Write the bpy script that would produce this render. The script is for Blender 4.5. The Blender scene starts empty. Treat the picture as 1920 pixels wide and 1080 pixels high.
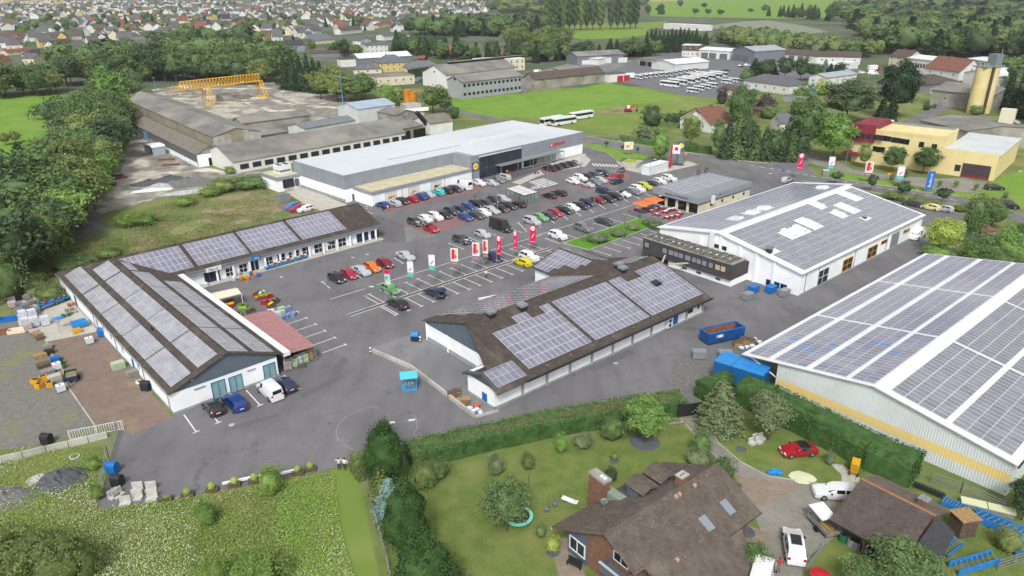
import bpy,bmesh,math,random
import numpy as np
from mathutils import Vector,Matrix
rnd=random.Random(11)
sc=bpy.context.scene
COL=sc.collection
R=math.radians
# ---------------------------------------------------------------- camera
HH,FPX=54.0,1347.0
_p,_r=R(22.9),R(-0.436)
_fw=Vector((0,math.cos(_p),-math.sin(_p)))
_u0=Vector((0,math.sin(_p),math.cos(_p)))
_r0=Vector((1,0,0))
_rt=math.cos(_r)*_r0+math.sin(_r)*_u0
_up=-math.sin(_r)*_r0+math.cos(_r)*_u0
cam_d=bpy.data.cameras.new('camera')
cam=bpy.data.objects.new('camera',cam_d)
COL.objects.link(cam)
cam_d.sensor_width=36
cam_d.lens=FPX/1920*36
cam_d.clip_start,cam_d.clip_end=0.5,20000
M=Matrix.Identity(4)
for i in range(3):
 M[i][0],M[i][1],M[i][2]=_rt[i],_up[i],-_fw[i]
M[2][3]=HH
cam.matrix_world=M
sc.camera=cam
# ---------------------------------------------------------------- light
SUN_EL,SUN_AZ=48,186          # soft daylight under thin cloud
w=bpy.data.worlds.new('World');sc.world=w;w.use_nodes=True
nt=w.node_tree;bg=nt.nodes['Background']
sky=nt.nodes.new('ShaderNodeTexSky');sky.sky_type='NISHITA';sky.sun_disc=False
sky.sun_elevation=R(SUN_EL);sky.sun_rotation=R(SUN_AZ)
sky.air_density,sky.dust_density,sky.ozone_density=1.0,4.0,1.0
hs=nt.nodes.new('ShaderNodeHueSaturation');hs.inputs['Saturation'].default_value=0.08
nt.links.new(sky.outputs[0],hs.inputs['Color']);nt.links.new(hs.outputs[0],bg.inputs[0])
bg.inputs[1].default_value=0.14
sd=bpy.data.lights.new('sun','SUN');sd.energy=1.7;sd.angle=R(9);sd.color=(1,.97,.93)
sun=bpy.data.objects.new('sun',sd);COL.objects.link(sun)
_a=R(SUN_AZ);_e=R(SUN_EL)
sun.rotation_euler=(-Vector((math.sin(_a)*math.cos(_e),math.cos(_a)*math.cos(_e),math.sin(_e)))).to_track_quat('-Z','Y').to_euler()
sc.view_settings.view_transform='Standard';sc.view_settings.look='None'
sc.view_settings.exposure=0.34;sc.view_settings.gamma=1;sc.view_settings.use_curve_mapping=False
sc.cycles.max_bounces=5;sc.cycles.diffuse_bounces=3;sc.cycles.glossy_bounces=2
sc.cycles.transmission_bounces=3;sc.cycles.volume_bounces=0;sc.cycles.use_denoising=True
sc.cycles.caustics_reflective=False;sc.cycles.caustics_refractive=False
# ---------------------------------------------------------------- geometry of the place
def G(u,v,z=0.0):
 d=_fw*FPX+_rt*(u-960)-_up*(v-540)
 t=(z-HH)/d.z
 return Vector((0,0,HH))+d*t
def proj(p):
 d=Vector(p)-Vector((0,0,HH));k=d.dot(_fw)
 if k<1:return(-9999,-9999,k)
 return(960+FPX*d.dot(_rt)/k,540-FPX*d.dot(_up)/k,k)
# ---------------------------------------------------------------- materials
def lin(h,k=0.85):
 h=h.lstrip('#');o=[]
 for i in(0,2,4):
  c=int(h[i:i+2],16)/255
  o.append(k*(c/12.92 if c<=.04045 else((c+.055)/1.055)**2.4))
 return o
MATS={}
def mat(name,col,rough=.75,col2=None,scale=1.0,detail=5,spec=.35,metal=0,bump=0,bscale=None,col3=None,scale3=.08,lo=.35,hi=.65,objvar=0,coat=0,coords='W',lo3=.4,hi3=.65,alpha=1,stretch=None,bdist=.05):
 if name in MATS:return MATS[name]
 m=bpy.data.materials.new(name);m.use_nodes=True;MATS[name]=m
 n=m.node_tree.nodes;l=m.node_tree.links;b=n['Principled BSDF']
 if isinstance(col,str):col=lin(col)
 b.inputs['Roughness'].default_value=rough;b.inputs['Metallic'].default_value=metal
 b.inputs['Specular IOR Level'].default_value=spec;b.inputs['Coat Weight'].default_value=coat
 b.inputs['Alpha'].default_value=alpha
 b.inputs['Base Color'].default_value=(*col,1)
 src=None
 def vec():
  nonlocal src
  if src is None:
   if coords=='W':src=n.new('ShaderNodeNewGeometry').outputs['Position']
   else:src=n.new('ShaderNodeTexCoord').outputs['Object']
   if stretch:
    mp=n.new('ShaderNodeMapping');mp.inputs['Scale'].default_value=stretch
    l.new(src,mp.inputs[0]);src=mp.outputs[0]
  return src
 def noise(s,d):
  t=n.new('ShaderNodeTexNoise');t.inputs['Scale'].default_value=s;t.inputs['Detail'].default_value=d
  l.new(vec(),t.inputs['Vector']);return t.outputs['Fac']
 def ramp(x,a,c):
  r=n.new('ShaderNodeMapRange');r.inputs['From Min'].default_value=a;r.inputs['From Max'].default_value=c
  l.new(x,r.inputs['Value']);return r.outputs[0]
 out=None
 if col2 is not None:
  if isinstance(col2,str):col2=lin(col2)
  mx=n.new('ShaderNodeMix');mx.data_type='RGBA'
  mx.inputs['A'].default_value=(*col,1);mx.inputs['B'].default_value=(*col2,1)
  l.new(ramp(noise(scale,detail),lo,hi),mx.inputs['Factor']);out=mx.outputs['Result']
 if col3 is not None:
  if isinstance(col3,str):col3=lin(col3)
  mx=n.new('ShaderNodeMix');mx.data_type='RGBA'
  if out is not None:l.new(out,mx.inputs['A'])
  else:mx.inputs['A'].default_value=(*col,1)
  mx.inputs['B'].default_value=(*col3,1)
  l.new(ramp(noise(scale3,4),lo3,hi3),mx.inputs['Factor']);out=mx.outputs['Result']
 if objvar:
  oi=n.new('ShaderNodeObjectInfo');hv=n.new('ShaderNodeHueSaturation')
  a1=n.new('ShaderNodeMapRange');a1.inputs['To Min'].default_value=1-objvar;a1.inputs['To Max'].default_value=1+objvar
  l.new(oi.outputs['Random'],a1.inputs['Value']);l.new(a1.outputs[0],hv.inputs['Value'])
  a2=n.new('ShaderNodeMapRange');a2.inputs['To Min'].default_value=.5+objvar*.06;a2.inputs['To Max'].default_value=.5-objvar*.06
  l.new(oi.outputs['Random'],a2.inputs['Value']);l.new(a2.outputs[0],hv.inputs['Hue'])
  if out is not None:l.new(out,hv.inputs['Color'])
  else:hv.inputs['Color'].default_value=(*col,1)
  out=hv.outputs[0]
 if out is not None:l.new(out,b.inputs['Base Color'])
 if bump:
  bp=n.new('ShaderNodeBump');bp.inputs['Strength'].default_value=bump;bp.inputs['Distance'].default_value=bdist
  l.new(noise(bscale or scale*4,4),bp.inputs['Height']);l.new(bp.outputs[0],b.inputs['Normal'])
 return m
# ---------------------------------------------------------------- mesh builder
class MB:
 def __init__(s):s.v=[];s.f=[];s.m=[]
 def poly(s,pts,m=0):
  i=len(s.v);s.v+=[tuple(p)for p in pts];s.f.append(tuple(range(i,i+len(pts))));s.m.append(m)
 def box(s,x0,y0,z0,x1,y1,z1,m=0,top=None,bottom=True):
  if x1<x0:x0,x1=x1,x0
  if y1<y0:y0,y1=y1,y0
  i=len(s.v)
  s.v+=[(x0,y0,z0),(x1,y0,z0),(x1,y1,z0),(x0,y1,z0),(x0,y0,z1),(x1,y0,z1),(x1,y1,z1),(x0,y1,z1)]
  fs=[(4,5,6,7),(0,1,5,4),(1,2,6,5),(2,3,7,6),(3,0,4,7)]+([(3,2,1,0)]if bottom else[])
  for k,q in enumerate(fs):s.f.append(tuple(i+j for j in q));s.m.append(top if(k==0 and top is not None)else m)
 def obox(s,c,ax,ay,az,m=0):
  """box from centre and three half-axis vectors"""
  c,ax,ay,az=map(Vector,(c,ax,ay,az));i=len(s.v)
  for dz in(-1,1):
   for dx,dy in((-1,-1),(1,-1),(1,1),(-1,1)):s.v.append(tuple(c+ax*dx+ay*dy+az*dz))
  for q in[(4,5,6,7),(0,1,5,4),(1,2,6,5),(2,3,7,6),(3,0,4,7),(3,2,1,0)]:s.f.append(tuple(i+j for j in q));s.m.append(m)
 def prism(s,pts,z0,z1,m=0,top=None,bottom=False):
  n=len(pts);i=len(s.v)
  s.v+=[(p[0],p[1],z0)for p in pts]+[(p[0],p[1],z1)for p in pts]
  ar=sum(pts[k][0]*pts[(k+1)%n][1]-pts[(k+1)%n][0]*pts[k][1]for k in range(n))
  o=1 if ar>0 else-1
  for k in range(n):
   j=(k+1)%n;q=(i+k,i+j,i+n+j,i+n+k);s.f.append(q[::o]);s.m.append(m)
  s.f.append(tuple(range(i+n,i+2*n))[::o]);s.m.append(m if top is None else top)
  if bottom:s.f.append(tuple(range(i,i+n))[::-o]);s.m.append(m)
 def cyl(s,p0,p1,r0,r1=None,n=8,m=0,cap=True):
  p0,p1=Vector(p0),Vector(p1);r1=r0 if r1 is None else r1
  d=(p1-p0)
  if d.length<1e-6:return
  d.normalize();a=d.cross(Vector((0,0,1))if abs(d.z)<.9 else Vector((1,0,0))).normalized();b=d.cross(a)
  i=len(s.v)
  for p,r in((p0,r0),(p1,r1)):
   for k in range(n):
    t=2*math.pi*k/n;s.v.append(tuple(p+a*(r*math.cos(t))+b*(r*math.sin(t))))
  for k in range(n):
   j=(k+1)%n;s.f.append((i+k,i+n+k,i+n+j,i+j));s.m.append(m)
  if cap:
   s.f.append(tuple(i+n+k for k in range(n))[::-1]);s.m.append(m);s.f.append(tuple(i+k for k in range(n)));s.m.append(m)
 def tube(s,pts,r,n=6,m=0):
  for a,b in zip(pts,pts[1:]):s.cyl(a,b,r,r,n,m,True)
 def bar(s,p0,p1,w,h,m=0):
  p0,p1=Vector(p0),Vector(p1);d=p1-p0;c=(p0+p1)/2
  a=d.cross(Vector((0,0,1)))
  if a.length<1e-5:a=Vector((1,0,0))
  a.normalize();b=a.cross(d).normalized()
  s.obox(c,d/2,a*(w/2),b*(h/2),m)
 def blob(s,c,rx,ry,rz,sub=1,jit=.1,m=0,seed=0):
  rr=random.Random(seed);bm=bmesh.new();bmesh.ops.create_icosphere(bm,subdivisions=sub,radius=1)
  i=len(s.v)
  for v in bm.verts:
   k=1+rr.uniform(-jit,jit);s.v.append((c[0]+v.co.x*rx*k,c[1]+v.co.y*ry*k,c[2]+v.co.z*rz*k))
  for f in bm.faces:s.f.append(tuple(i+v.index for v in f.verts));s.m.append(m)
  bm.free()
 def mesh(s,name,mats,smooth=False):
  me=bpy.data.meshes.new(name);me.from_pydata(s.v,[],s.f)
  for m in(mats if isinstance(mats,(list,tuple))else[mats]):me.materials.append(m)
  if len(me.materials)>1:me.polygons.foreach_set('material_index',s.m)
  if smooth:me.polygons.foreach_set('use_smooth',[True]*len(me.polygons))
  return me
def ob(name,me,parent=None,loc=(0,0,0),rz=0.0,kind=None):
 if isinstance(me,tuple):me=me[0].mesh(name,*me[1:])
 o=bpy.data.objects.new(name,me);COL.objects.link(o)
 o.location=loc;o.rotation_euler=(0,0,rz)
 if parent is not None:o.parent=parent
 if kind:o['kind']=kind
 return o
LAB=[]          # things whose label may need an ordinal
def tag(o,label,cat,group=None,uniq=True):
 o['label']=label;o['category']=cat
 if group:o['group']=group
 if uniq:LAB.append(o)
 return o
def thing(name,label,cat,loc=(0,0,0),rz=0.0,group=None):
 o=bpy.data.objects.new(name,None);COL.objects.link(o)
 o.location=loc;o.rotation_euler=(0,0,rz);o.empty_display_size=.2
 return tag(o,label,cat,group)
def struct(name,me):return ob(name,me,kind='structure')
def cp(o,parent=None,loc=None,rz=None):
 c=o.copy();COL.objects.link(c)
 if parent is not None:c.parent=parent
 if loc is not None:c.location=loc
 if rz is not None:c.rotation_euler=(0,0,rz)
 return c
def cptree(root,kids,loc,rz,scale=None):
 """kids: list of (obj, [sub objs])"""
 r=cp(root,None,loc,rz);LAB.append(r)
 if scale:r.scale=scale
 for k,subs in kids:
  c=cp(k,r)
  for q in subs:cp(q,c)
 return r
def frame(O,deg):
 """rotation for a building: local x runs along the compass heading deg, local y = left of it"""
 return R(90-deg)
def text(name,body,size,m,parent=None,loc=(0,0,0),rot=(0,0,0),ext=.02,align='CENTER',shear=0):
 cu=bpy.data.curves.new(name,'FONT');cu.body=body;cu.size=size;cu.extrude=ext
 cu.align_x=align;cu.align_y='CENTER';cu.shear=shear;cu.materials.append(m)
 cu.resolution_u=3
 t=bpy.data.objects.new(name,cu);me=bpy.data.meshes.new_from_object(t);me.name=name
 if not me.materials:me.materials.append(m)
 bpy.data.objects.remove(t);bpy.data.curves.remove(cu)
 o=bpy.data.objects.new(name,me);COL.objects.link(o);o.location=loc;o.rotation_euler=rot
 if parent is not None:o.parent=parent
 return o
NUMW=['','first','second','third','fourth','fifth','sixth','seventh','eighth','ninth','tenth','eleventh','twelfth','thirteenth','fourteenth','fifteenth','sixteenth','seventeenth','eighteenth','nineteenth']
CARD=['zero','one','two','three','four','five','six','seven','eight','nine','ten','eleven','twelve','thirteen','fourteen','fifteen','sixteen','seventeen','eighteen','nineteen']
TENS={20:'twenty',30:'thirty',40:'forty',50:'fifty',60:'sixty',70:'seventy',80:'eighty',90:'ninety'}
def ordw(k):
 if k<20:return NUMW[k]
 t,q=k//10*10,k%10
 return(TENS[t][:-1]+'ieth')if q==0 else TENS[t]+'-'+NUMW[q]
def cardw(k):
 if k<20:return CARD[k]
 if k>=100:return str(k)
 t,q=k//10*10,k%10
 return TENS[t]+('' if q==0 else '-'+CARD[q])
def world_loc(o):return o.matrix_basis.translation
def finish_labels():
 by={}
 for o in LAB:by.setdefault(o['label'],[]).append(o)
 for lb,os_ in by.items():
  if len(os_)==1:continue
  os_.sort(key=lambda o:proj(world_loc(o))[0])
  for k,o in enumerate(os_,1):
   n=len(os_)
   pos='leftmost one' if k==1 else 'rightmost one' if k==n else ordw(k)+' from left'
   o['label']=lb+', '+pos
# palette -------------------------------------------------------------------
def asphalt(name,c1,c2,c3,crack=.5,st=(.35,.06,1),rot=0.85):
 m=mat(name,c1,.9,c2,.35,9,bump=.25,bscale=14,col3=c3,scale3=.07,lo3=.42,hi3=.68,spec=.2)
 n,l=m.node_tree.nodes,m.node_tree.links;b=n['Principled BSDF'];ge=n.new('ShaderNodeNewGeometry')
 def add(fac,col,k):
  mx=n.new('ShaderNodeMix');mx.data_type='RGBA';mx.blend_type='MULTIPLY';mx.inputs['B'].default_value=(col,col,col*.99,1)
  mm=n.new('ShaderNodeMath');mm.operation='MULTIPLY';mm.inputs[1].default_value=k;l.new(fac,mm.inputs[0]);l.new(mm.outputs[0],mx.inputs['Factor'])
  l.new(b.inputs['Base Color'].links[0].from_socket,mx.inputs['A']);l.new(mx.outputs['Result'],b.inputs['Base Color'])
 def rng(x,a_,c_):
  r=n.new('ShaderNodeMapRange');r.inputs['From Min'].default_value=a_;r.inputs['From Max'].default_value=c_;l.new(x,r.inputs['Value']);return r.outputs[0]
 mp=n.new('ShaderNodeMapping');mp.inputs['Rotation'].default_value=(0,0,rot);mp.inputs['Scale'].default_value=st;l.new(ge.outputs['Position'],mp.inputs[0])
 t=n.new('ShaderNodeTexNoise');t.inputs['Scale'].default_value=1.2;t.inputs['Detail'].default_value=6;l.new(mp.outputs[0],t.inputs['Vector']);add(rng(t.outputs['Fac'],.42,.75),.84,1)
 t=n.new('ShaderNodeTexNoise');t.inputs['Scale'].default_value=.8;t.inputs['Detail'].default_value=3;l.new(ge.outputs['Position'],t.inputs['Vector']);add(rng(t.outputs['Fac'],.66,.74),.6,.8)
 d=n.new('ShaderNodeTexNoise');d.inputs['Scale'].default_value=.5;d.inputs['Detail'].default_value=4;l.new(ge.outputs['Position'],d.inputs['Vector'])
 va=n.new('ShaderNodeVectorMath');va.operation='MULTIPLY_ADD';va.inputs[1].default_value=(5,5,0);l.new(d.outputs['Color'],va.inputs[0]);l.new(ge.outputs['Position'],va.inputs[2])
 v=n.new('ShaderNodeTexVoronoi');v.feature='DISTANCE_TO_EDGE';v.inputs['Scale'].default_value=.09;l.new(va.outputs[0],v.inputs['Vector']);add(rng(v.outputs['Distance'],.006,.002),.55,crack)
 return m
ASPH=asphalt('asphalt','#78777a','#807f81','#6e6d70')
ASPH2=asphalt('asphalt_old','#848487','#8e8d8f','#7a7a7d')
ROAD=asphalt('road_asphalt','#7a797d','#848387','#727174',.3)
PAINT=mat('road_paint','#f2f2f0',.8,'#d2d2d0',3,4)
WHITE=mat('white_render',lin('#f2f4f6',1),.85,lin('#e6e9ec',1),.35,5,spec=.2)
WHITEM=mat('white_metal','#f0f3f5',.5,'#e3e7ea',.4,4)
GREYC=mat('grey_cladding','#8f969f',.55,'#989fa8',.3,3)
GREYD=mat('slate_cladding','#5d6a75',.7,'#66737e',.5,3)
PLINTH=mat('grey_plinth','#a9adb0',.85,'#989c9f',.8,4)
DARK=mat('dark_metal','#2e3033',.5)
BLACK=mat('black_plastic','#1c1d1f',.5)
STEEL=mat('galvanised_steel','#a3a9ad',.45,'#8f9599',3,3,metal=.3)
CONC=mat('concrete','#b3b0aa',.9,'#9c9992',1.2,6,col3='#c4c1ba',scale3=.2)
CONCD=mat('weathered_concrete','#97948d',.92,'#7d7a73',.5,7,col3='#aeaaa0',scale3=.15)
GLASS=mat('window_glass','#2a333c',.08,spec=.7)
GLASSD=mat('dark_glass','#1f252b',.12,spec=.6)
BLUE=mat('blue_paint','#1b6bb8',.5,'#2173c0',.8,3)
BLUEF=mat('blue_frame','#1f62a8',.5)
TARP=mat('blue_tarpaulin','#2b86cc',.55,'#3590d4',1.5,3)
WOOD=mat('raw_wood','#b49468',.85,'#93754e',3,5)
WOODD=mat('weathered_wood','#6f5f50',.9,'#584a3e',3,5)
YEL=mat('yellow_paint','#e0a92e',.5,'#d39c22',1,3)
FADED=mat('faded_paint','#a5a5a5',.85,'#8d8d8f',1,5)
YELW=mat('yellow_wall','#ecd58a',.85,'#e6cc7c',.5,4)
RED=mat('red_paint','#b8202c',.45)
REDP=mat('red_paving','#96706f',.9,'#876365',1.5,4,bump=.15,bscale=8)
BRICK=mat('brick_brown','#8c6a55',.9,'#77584a',2.5,5,bump=.2,bscale=12)
ORANGE=mat('orange_fabric','#f27a3a',.8)
TEAL=mat('teal_print','#42b5ae',.7)
PINK=mat('pink_print','#d81e5b',.7)
# ================================================================ GROUND
ROUGH=mat('rough_grass','#75834f',.95,'#918f60',.25,8,bump=.5,bscale=3,col3='#647645',scale3=.06,spec=.1)
TOWNG=mat('town_ground','#5f6a50',.95,'#75776d',.05,6,col3='#536244',scale3=.012,spec=.1)
LAWN=mat('lawn_grass','#66793f',.95,'#7a864c',.5,8,bump=.4,bscale=8,col3='#8c8d58',scale3=.13,lo3=.52,hi3=.75,spec=.1)
FIELD=mat('bright_field_grass','#6a9138',.95,'#7ba043',.12,8,bump=.4,bscale=3,col3='#7f9a48',scale3=.03,spec=.1)
FIELD2=mat('dull_field_grass','#778d45',.95,'#8b9657',.15,8,bump=.4,bscale=3,col3='#6c8a3a',scale3=.04,spec=.1)
GRAVEL=mat('gravel','#77756f',.95,'#878580',1.4,8,bump=.7,bscale=9,col3='#868a58',scale3=.16,lo3=.55,hi3=.68,spec=.1)
GRAVELD=mat('dark_gravel','#6d6d6c',.95,'#807f7d',1.6,8,bump=.7,bscale=9,spec=.1)
EARTH=mat('bare_earth','#8b7d66',.95,'#a09478',.5,8,bump=.5,bscale=5,col3='#77804a',scale3=.12,lo3=.5,hi3=.62,spec=.1)
PAVEB=mat('brown_pavers','#8b7a70',.9,'#98857a',.5,7,bump=.3,bscale=10,col3='#b29a80',scale3=.12,lo3=.55,hi3=.75,spec=.2)
PAVEG=mat('grey_pavers','#9a978f',.9,'#8c8980',.9,6,bump=.3,bscale=9,col3='#a5a096',scale3=.15,spec=.2)
PAVER=mat('reddish_pavers','#a69688',.9,'#998a7c',1.0,6,bump=.3,bscale=9,spec=.2)
YARDC=mat('cracked_concrete_yard','#a09c93',.95,'#7a766d',.3,9,bump=.4,bscale=4,col3='#d5d1c6',scale3=.1,lo3=.52,hi3=.62,spec=.1)
LCONC=mat('light_concrete','#c4c0b5',.9,'#b5b1a6',.6,6,bump=.15,bscale=8,spec=.2)
CLAY=mat('clay_court','#b9694a',.95,'#a85c40',.3,4)
PITCH=mat('ash_pitch','#7e8874',.95,'#8b9281',.08,5)
STUBBLE=mat('stubble_field','#b3a56c',.95,'#a79a62',.05,5)
SOIL=mat('dark_mulch','#4b423b',.95,'#5a5048',4,5,bump=.5)
for m_ in(PAVEG,PAVER,PAVEB):
 n,l=m_.node_tree.nodes,m_.node_tree.links;b_=n['Principled BSDF'];br=n.new('ShaderNodeTexBrick');br.inputs['Scale'].default_value=1;br.inputs['Brick Width'].default_value=.5;br.inputs['Row Height'].default_value=.25;br.inputs['Mortar Size'].default_value=.022
 br.inputs['Color1'].default_value=(1,1,1,1);br.inputs['Color2'].default_value=(.86,.86,.86,1);br.inputs['Mortar'].default_value=(.55,.55,.55,1);mp=n.new('ShaderNodeMapping');mp.inputs['Rotation'].default_value=(0,0,.7);l.new(n.new('ShaderNodeNewGeometry').outputs['Position'],mp.inputs[0]);l.new(mp.outputs[0],br.inputs['Vector'])
 mx=n.new('ShaderNodeMix');mx.data_type='RGBA';mx.blend_type='MULTIPLY';mx.inputs['Factor'].default_value=1;l.new(b_.inputs['Base Color'].links[0].from_socket,mx.inputs['A']);l.new(br.outputs['Color'],mx.inputs['B']);l.new(mx.outputs['Result'],b_.inputs['Base Color'])
def sheet(name,px,m,z,parent=None):
 mb=MB();mb.poly([tuple(G(u,v,z))for u,v in px])
 # make sure it faces up
 a=[Vector(p)for p in mb.v];ar=sum(a[i].x*a[(i+1)%len(a)].y-a[(i+1)%len(a)].x*a[i].y for i in range(len(a)))
 if ar<0:mb.f[0]=mb.f[0][::-1]
 me=mb.mesh(name,m)
 return struct(name,me)
mb=MB();mb.poly([(-7000,-600,-.06),(7000,-600,-.06),(7000,9000,-.06),(-7000,9000,-.06)])
struct('ground',mb.mesh('ground',TOWNG))
mb=MB();mb.poly([(-260,-60,-.03),(420,-60,-.03),(420,420,-.03),(-260,420,-.03)])
struct('rough_meadow_ground',mb.mesh('rough_meadow_ground',ROUGH))
sheet('car_park_asphalt',[(182,955),(200,905),(222,800),(327,779),(340,540),(480,440),(600,400),(660,375),(900,330),(1040,295),(1098,274),(1135,285),(1152,297),(1167,305),(1240,297),(1420,322),(1502,338),(1580,348),(1700,380),(1790,395),(1830,410),(1860,430),(1850,470),(1775,492),(1740,480),(1600,552),(1440,655),(1395,672),(1300,668),(1270,672),(1262,695),(1270,740),(1282,770),(1270,768),(1000,815),(850,845),(760,872),(660,868),(600,884),(440,914),(300,938)],ASPH,.0)
sheet('front_apron_asphalt',[(690,653),(905,778),(930,770),(985,741),(884,690),(801,637),(770,628)],ASPH2,.006)
sheet('shop_forecourt_asphalt',[(640,450),(716,455),(735,452),(760,455),(820,442),(757,421),(690,400),(600,415)],ASPH2,.006)
sheet('brown_paved_yard',[(87,641),(186,620),(318,777),(327,783),(250,812),(178,798),(125,722),(117,692),(97,665)],PAVEB,.006)
sheet('concrete_storage_pad',[(22,562),(85,552),(115,545),(150,570),(186,621),(87,641),(70,620),(36,612)],LCONC,.01)
sheet('gravel_yard',[(-160,610),(40,600),(70,625),(97,665),(117,692),(125,722),(178,798),(100,830),(-160,870)],GRAVEL,-.012)
sheet('gravel_verge',[(1395,672),(1300,668),(1265,674),(1258,695),(1262,725),(1280,762),(1285,780),(1310,782),(1310,735),(1365,710)],GRAVELD,.007)
sheet('grey_gravel_heap_ground',[(110,410),(150,402),(185,406),(205,425),(170,445),(115,452),(90,430)],GRAVELD,-.015)
sheet('stony_bank_ground',[(395,372),(480,358),(515,372),(530,395),(500,408),(420,425),(370,415)],EARTH,-.014)
sheet('garden_lawn',[(690,880),(770,870),(1000,830),(1270,785),(1290,800),(1330,850),(1400,905),(1440,1010),(1430,1200),(730,1200),(700,1000)],LAWN,-.01)
sheet('side_lawn',[(1318,786),(1390,770),(1560,850),(1760,915),(2050,1020),(2050,1200),(1500,1200),(1505,1060),(1560,1010),(1620,905),(1540,910),(1440,895),(1385,866),(1345,830)],LAWN,-.01)
sheet('paved_driveway',[(1276,785),(1318,780),(1346,830),(1388,866),(1440,893),(1540,908),(1640,905),(1600,960),(1562,1010),(1520,1040),(1500,1090),(1405,1200),(1330,1200),(1440,1030),(1425,990),(1395,930),(1380,890),(1325,842)],PAVEG,-.004)
sheet('reddish_paved_band',[(1372,890),(1480,906),(1500,912),(1430,950),(1415,945)],PAVER,.002)
sheet('reddish_paved_corner',[(1405,985),(1455,1005),(1430,1035),(1390,1010)],PAVER,.002)
sheet('garden_patio',[(1032,1018),(1070,1005),(1100,1085),(1160,1150),(1060,1130),(1040,1050)],PAVER,.002)
sheet('mown_path',[(620,880),(662,880),(675,905),(735,1200),(650,1200),(632,960)],FIELD2,-.012)
sheet('sand_patch',[(1555,868),(1580,872),(1612,895),(1612,912),(1578,908),(1578,890)],LCONC,-.004)
# fields
sheet('big_left_field',[(-900,176),(0,180),(100,172),(120,190),(124,240),(115,285),(70,330),(0,345),(-400,420)],FIELD,-.02)
sheet('bright_green_field',[(843,197),(850,187),(1085,166),(1135,154),(1275,180),(1240,190),(1130,203),(1100,222),(1020,222),(920,218),(843,206)],FIELD,-.02)
sheet('rough_building_plot',[(1275,180),(1345,175),(1362,192),(1345,216),(1262,238),(1235,246),(1130,250),(1090,243),(1020,228),(1020,222),(1100,222),(1130,203),(1240,190)],FIELD2,-.018)
sheet('excavated_soil',[(1135,203),(1165,198),(1190,203),(1200,208),(1170,212),(1130,216),(1105,216)],EARTH,-.012)
sheet('far_meadow',[(1215,4),(1400,-6),(1560,-8),(1640,2),(1540,34),(1450,35),(1300,32),(1220,30)],FIELD,.1)
sheet('far_stubble_field',[(1215,4),(1220,-2),(1400,-14),(1400,-6)],STUBBLE,.12)
sheet('far_left_stubble',[(-600,0),(0,6),(110,8),(125,1),(0,-6),(-600,-10)],STUBBLE,.12)
sheet('ash_pitch',[(1325,48),(1395,40),(1440,38),(1500,47),(1555,60),(1500,64),(1420,68),(1370,66)],PITCH,.1)
sheet('grass_pitch',[(1040,62),(1215,54),(1220,66),(1160,72),(1090,74)],FIELD,.1)
sheet('pitch_verge',[(1010,48),(1250,40),(1260,52),(1215,54),(1040,62)],FIELD2,.05)
sheet('clay_court',[(852,104),(900,100),(906,108),(853,114)],CLAY,.1)
sheet('clay_court',[(912,98),(952,96),(955,101),(914,104)],CLAY,.1)
sheet('clay_court',[(824,92),(842,84),(868,85),(850,96),(836,104)],CLAY,.1)
sheet('depot_asphalt',[(1160,152),(1130,140),(1190,112),(1245,98),(1300,96),(1430,108),(1620,130),(1560,145),(1440,152),(1405,180),(1330,184),(1280,178)],mat('depot_asphalt','#77777c',.9,'#6c6c71',.2,5),.01)
sheet('works_yard',[(985,140),(1075,116),(1200,112),(1190,125),(1130,140),(1090,150),(990,158)],ASPH2,.004)
sheet('factory_concrete_yard',[(285,168),(350,158),(480,160),(620,166),(655,185),(640,222),(560,228),(440,250),(380,235),(300,190)],YARDC,.006)
sheet('factory_side_yard',[(212,250),(230,240),(300,262),(370,310),(440,325),(520,310),(470,330),(350,366),(300,372),(185,402),(122,425),(108,408),(180,365),(220,310)],YARDC,-.008)
sheet('factory_yard_asphalt',[(985,175),(1000,155),(985,140),(870,135),(830,150),(760,150),(700,160),(690,150),(720,135),(820,120)],ASPH2,.004)
PALE=mat('pale_concrete_slabs','#cfcabd',.95,'#a29c90',.35,9,bump=.3,bscale=4,col3='#8b867c',scale3=.12,lo3=.5,hi3=.62)
sheet('pale_concrete_slabs',[(330,186),(400,182),(470,196),(500,206),(420,224),(375,214)],PALE,.02);sheet('pale_concrete_slabs',[(510,178),(600,172),(640,190),(560,196)],PALE,.02);sheet('pale_concrete_slabs',[(235,300),(290,318),(330,352),(250,385),(190,400),(170,392),(215,350)],PALE,.004)
# roads
sheet('main_road',[(770,180),(842,200),(920,220),(1000,240),(1098,256),(1160,266),(1215,276),(1285,286),(1329,291),(1382,301),(1440,306),(1487,286),(1520,283),(1523,297),(1512,312),(1530,329),(1590,340),(1635,347),(1722,360),(1800,371),(1860,384),(1960,412),(1960,436),(1860,398),(1800,383),(1715,371),(1640,360),(1580,347),(1502,338),(1420,322),(1283,300),(1217,291),(1160,280),(1098,266),(1000,250),(920,228),(842,208),(770,186)],ROAD,.008)
sheet('side_street',[(1700,226),(1762,197),(1810,183),(1850,165),(1862,167),(1815,190),(1784,203),(1735,226),(1700,240)],ROAD,.006)
sheet('office_forecourt',[(1520,284),(1560,296),(1600,318),(1690,330),(1760,335),(1810,333),(1850,344),(1835,362),(1750,356),(1690,343),(1620,330),(1560,318),(1515,305)],PAVEG,.012)
sheet('roadside_grass',[(1560,318),(1620,331),(1690,344),(1750,357),(1835,363),(1860,342),(1960,300),(1960,400),(1860,382),(1800,369),(1722,358),(1635,345),(1585,337),(1545,325)],FIELD,.004)
sheet('north_verge',[(1640,366),(1715,376),(1800,386),(1840,405),(1800,402),(1720,385)],ROUGH,.018)
sheet('entrance_verge',[(1096,275),(1120,270),(1217,293),(1210,298),(1167,296),(1160,304),(1152,296),(1135,285)],FIELD,.012)
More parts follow.
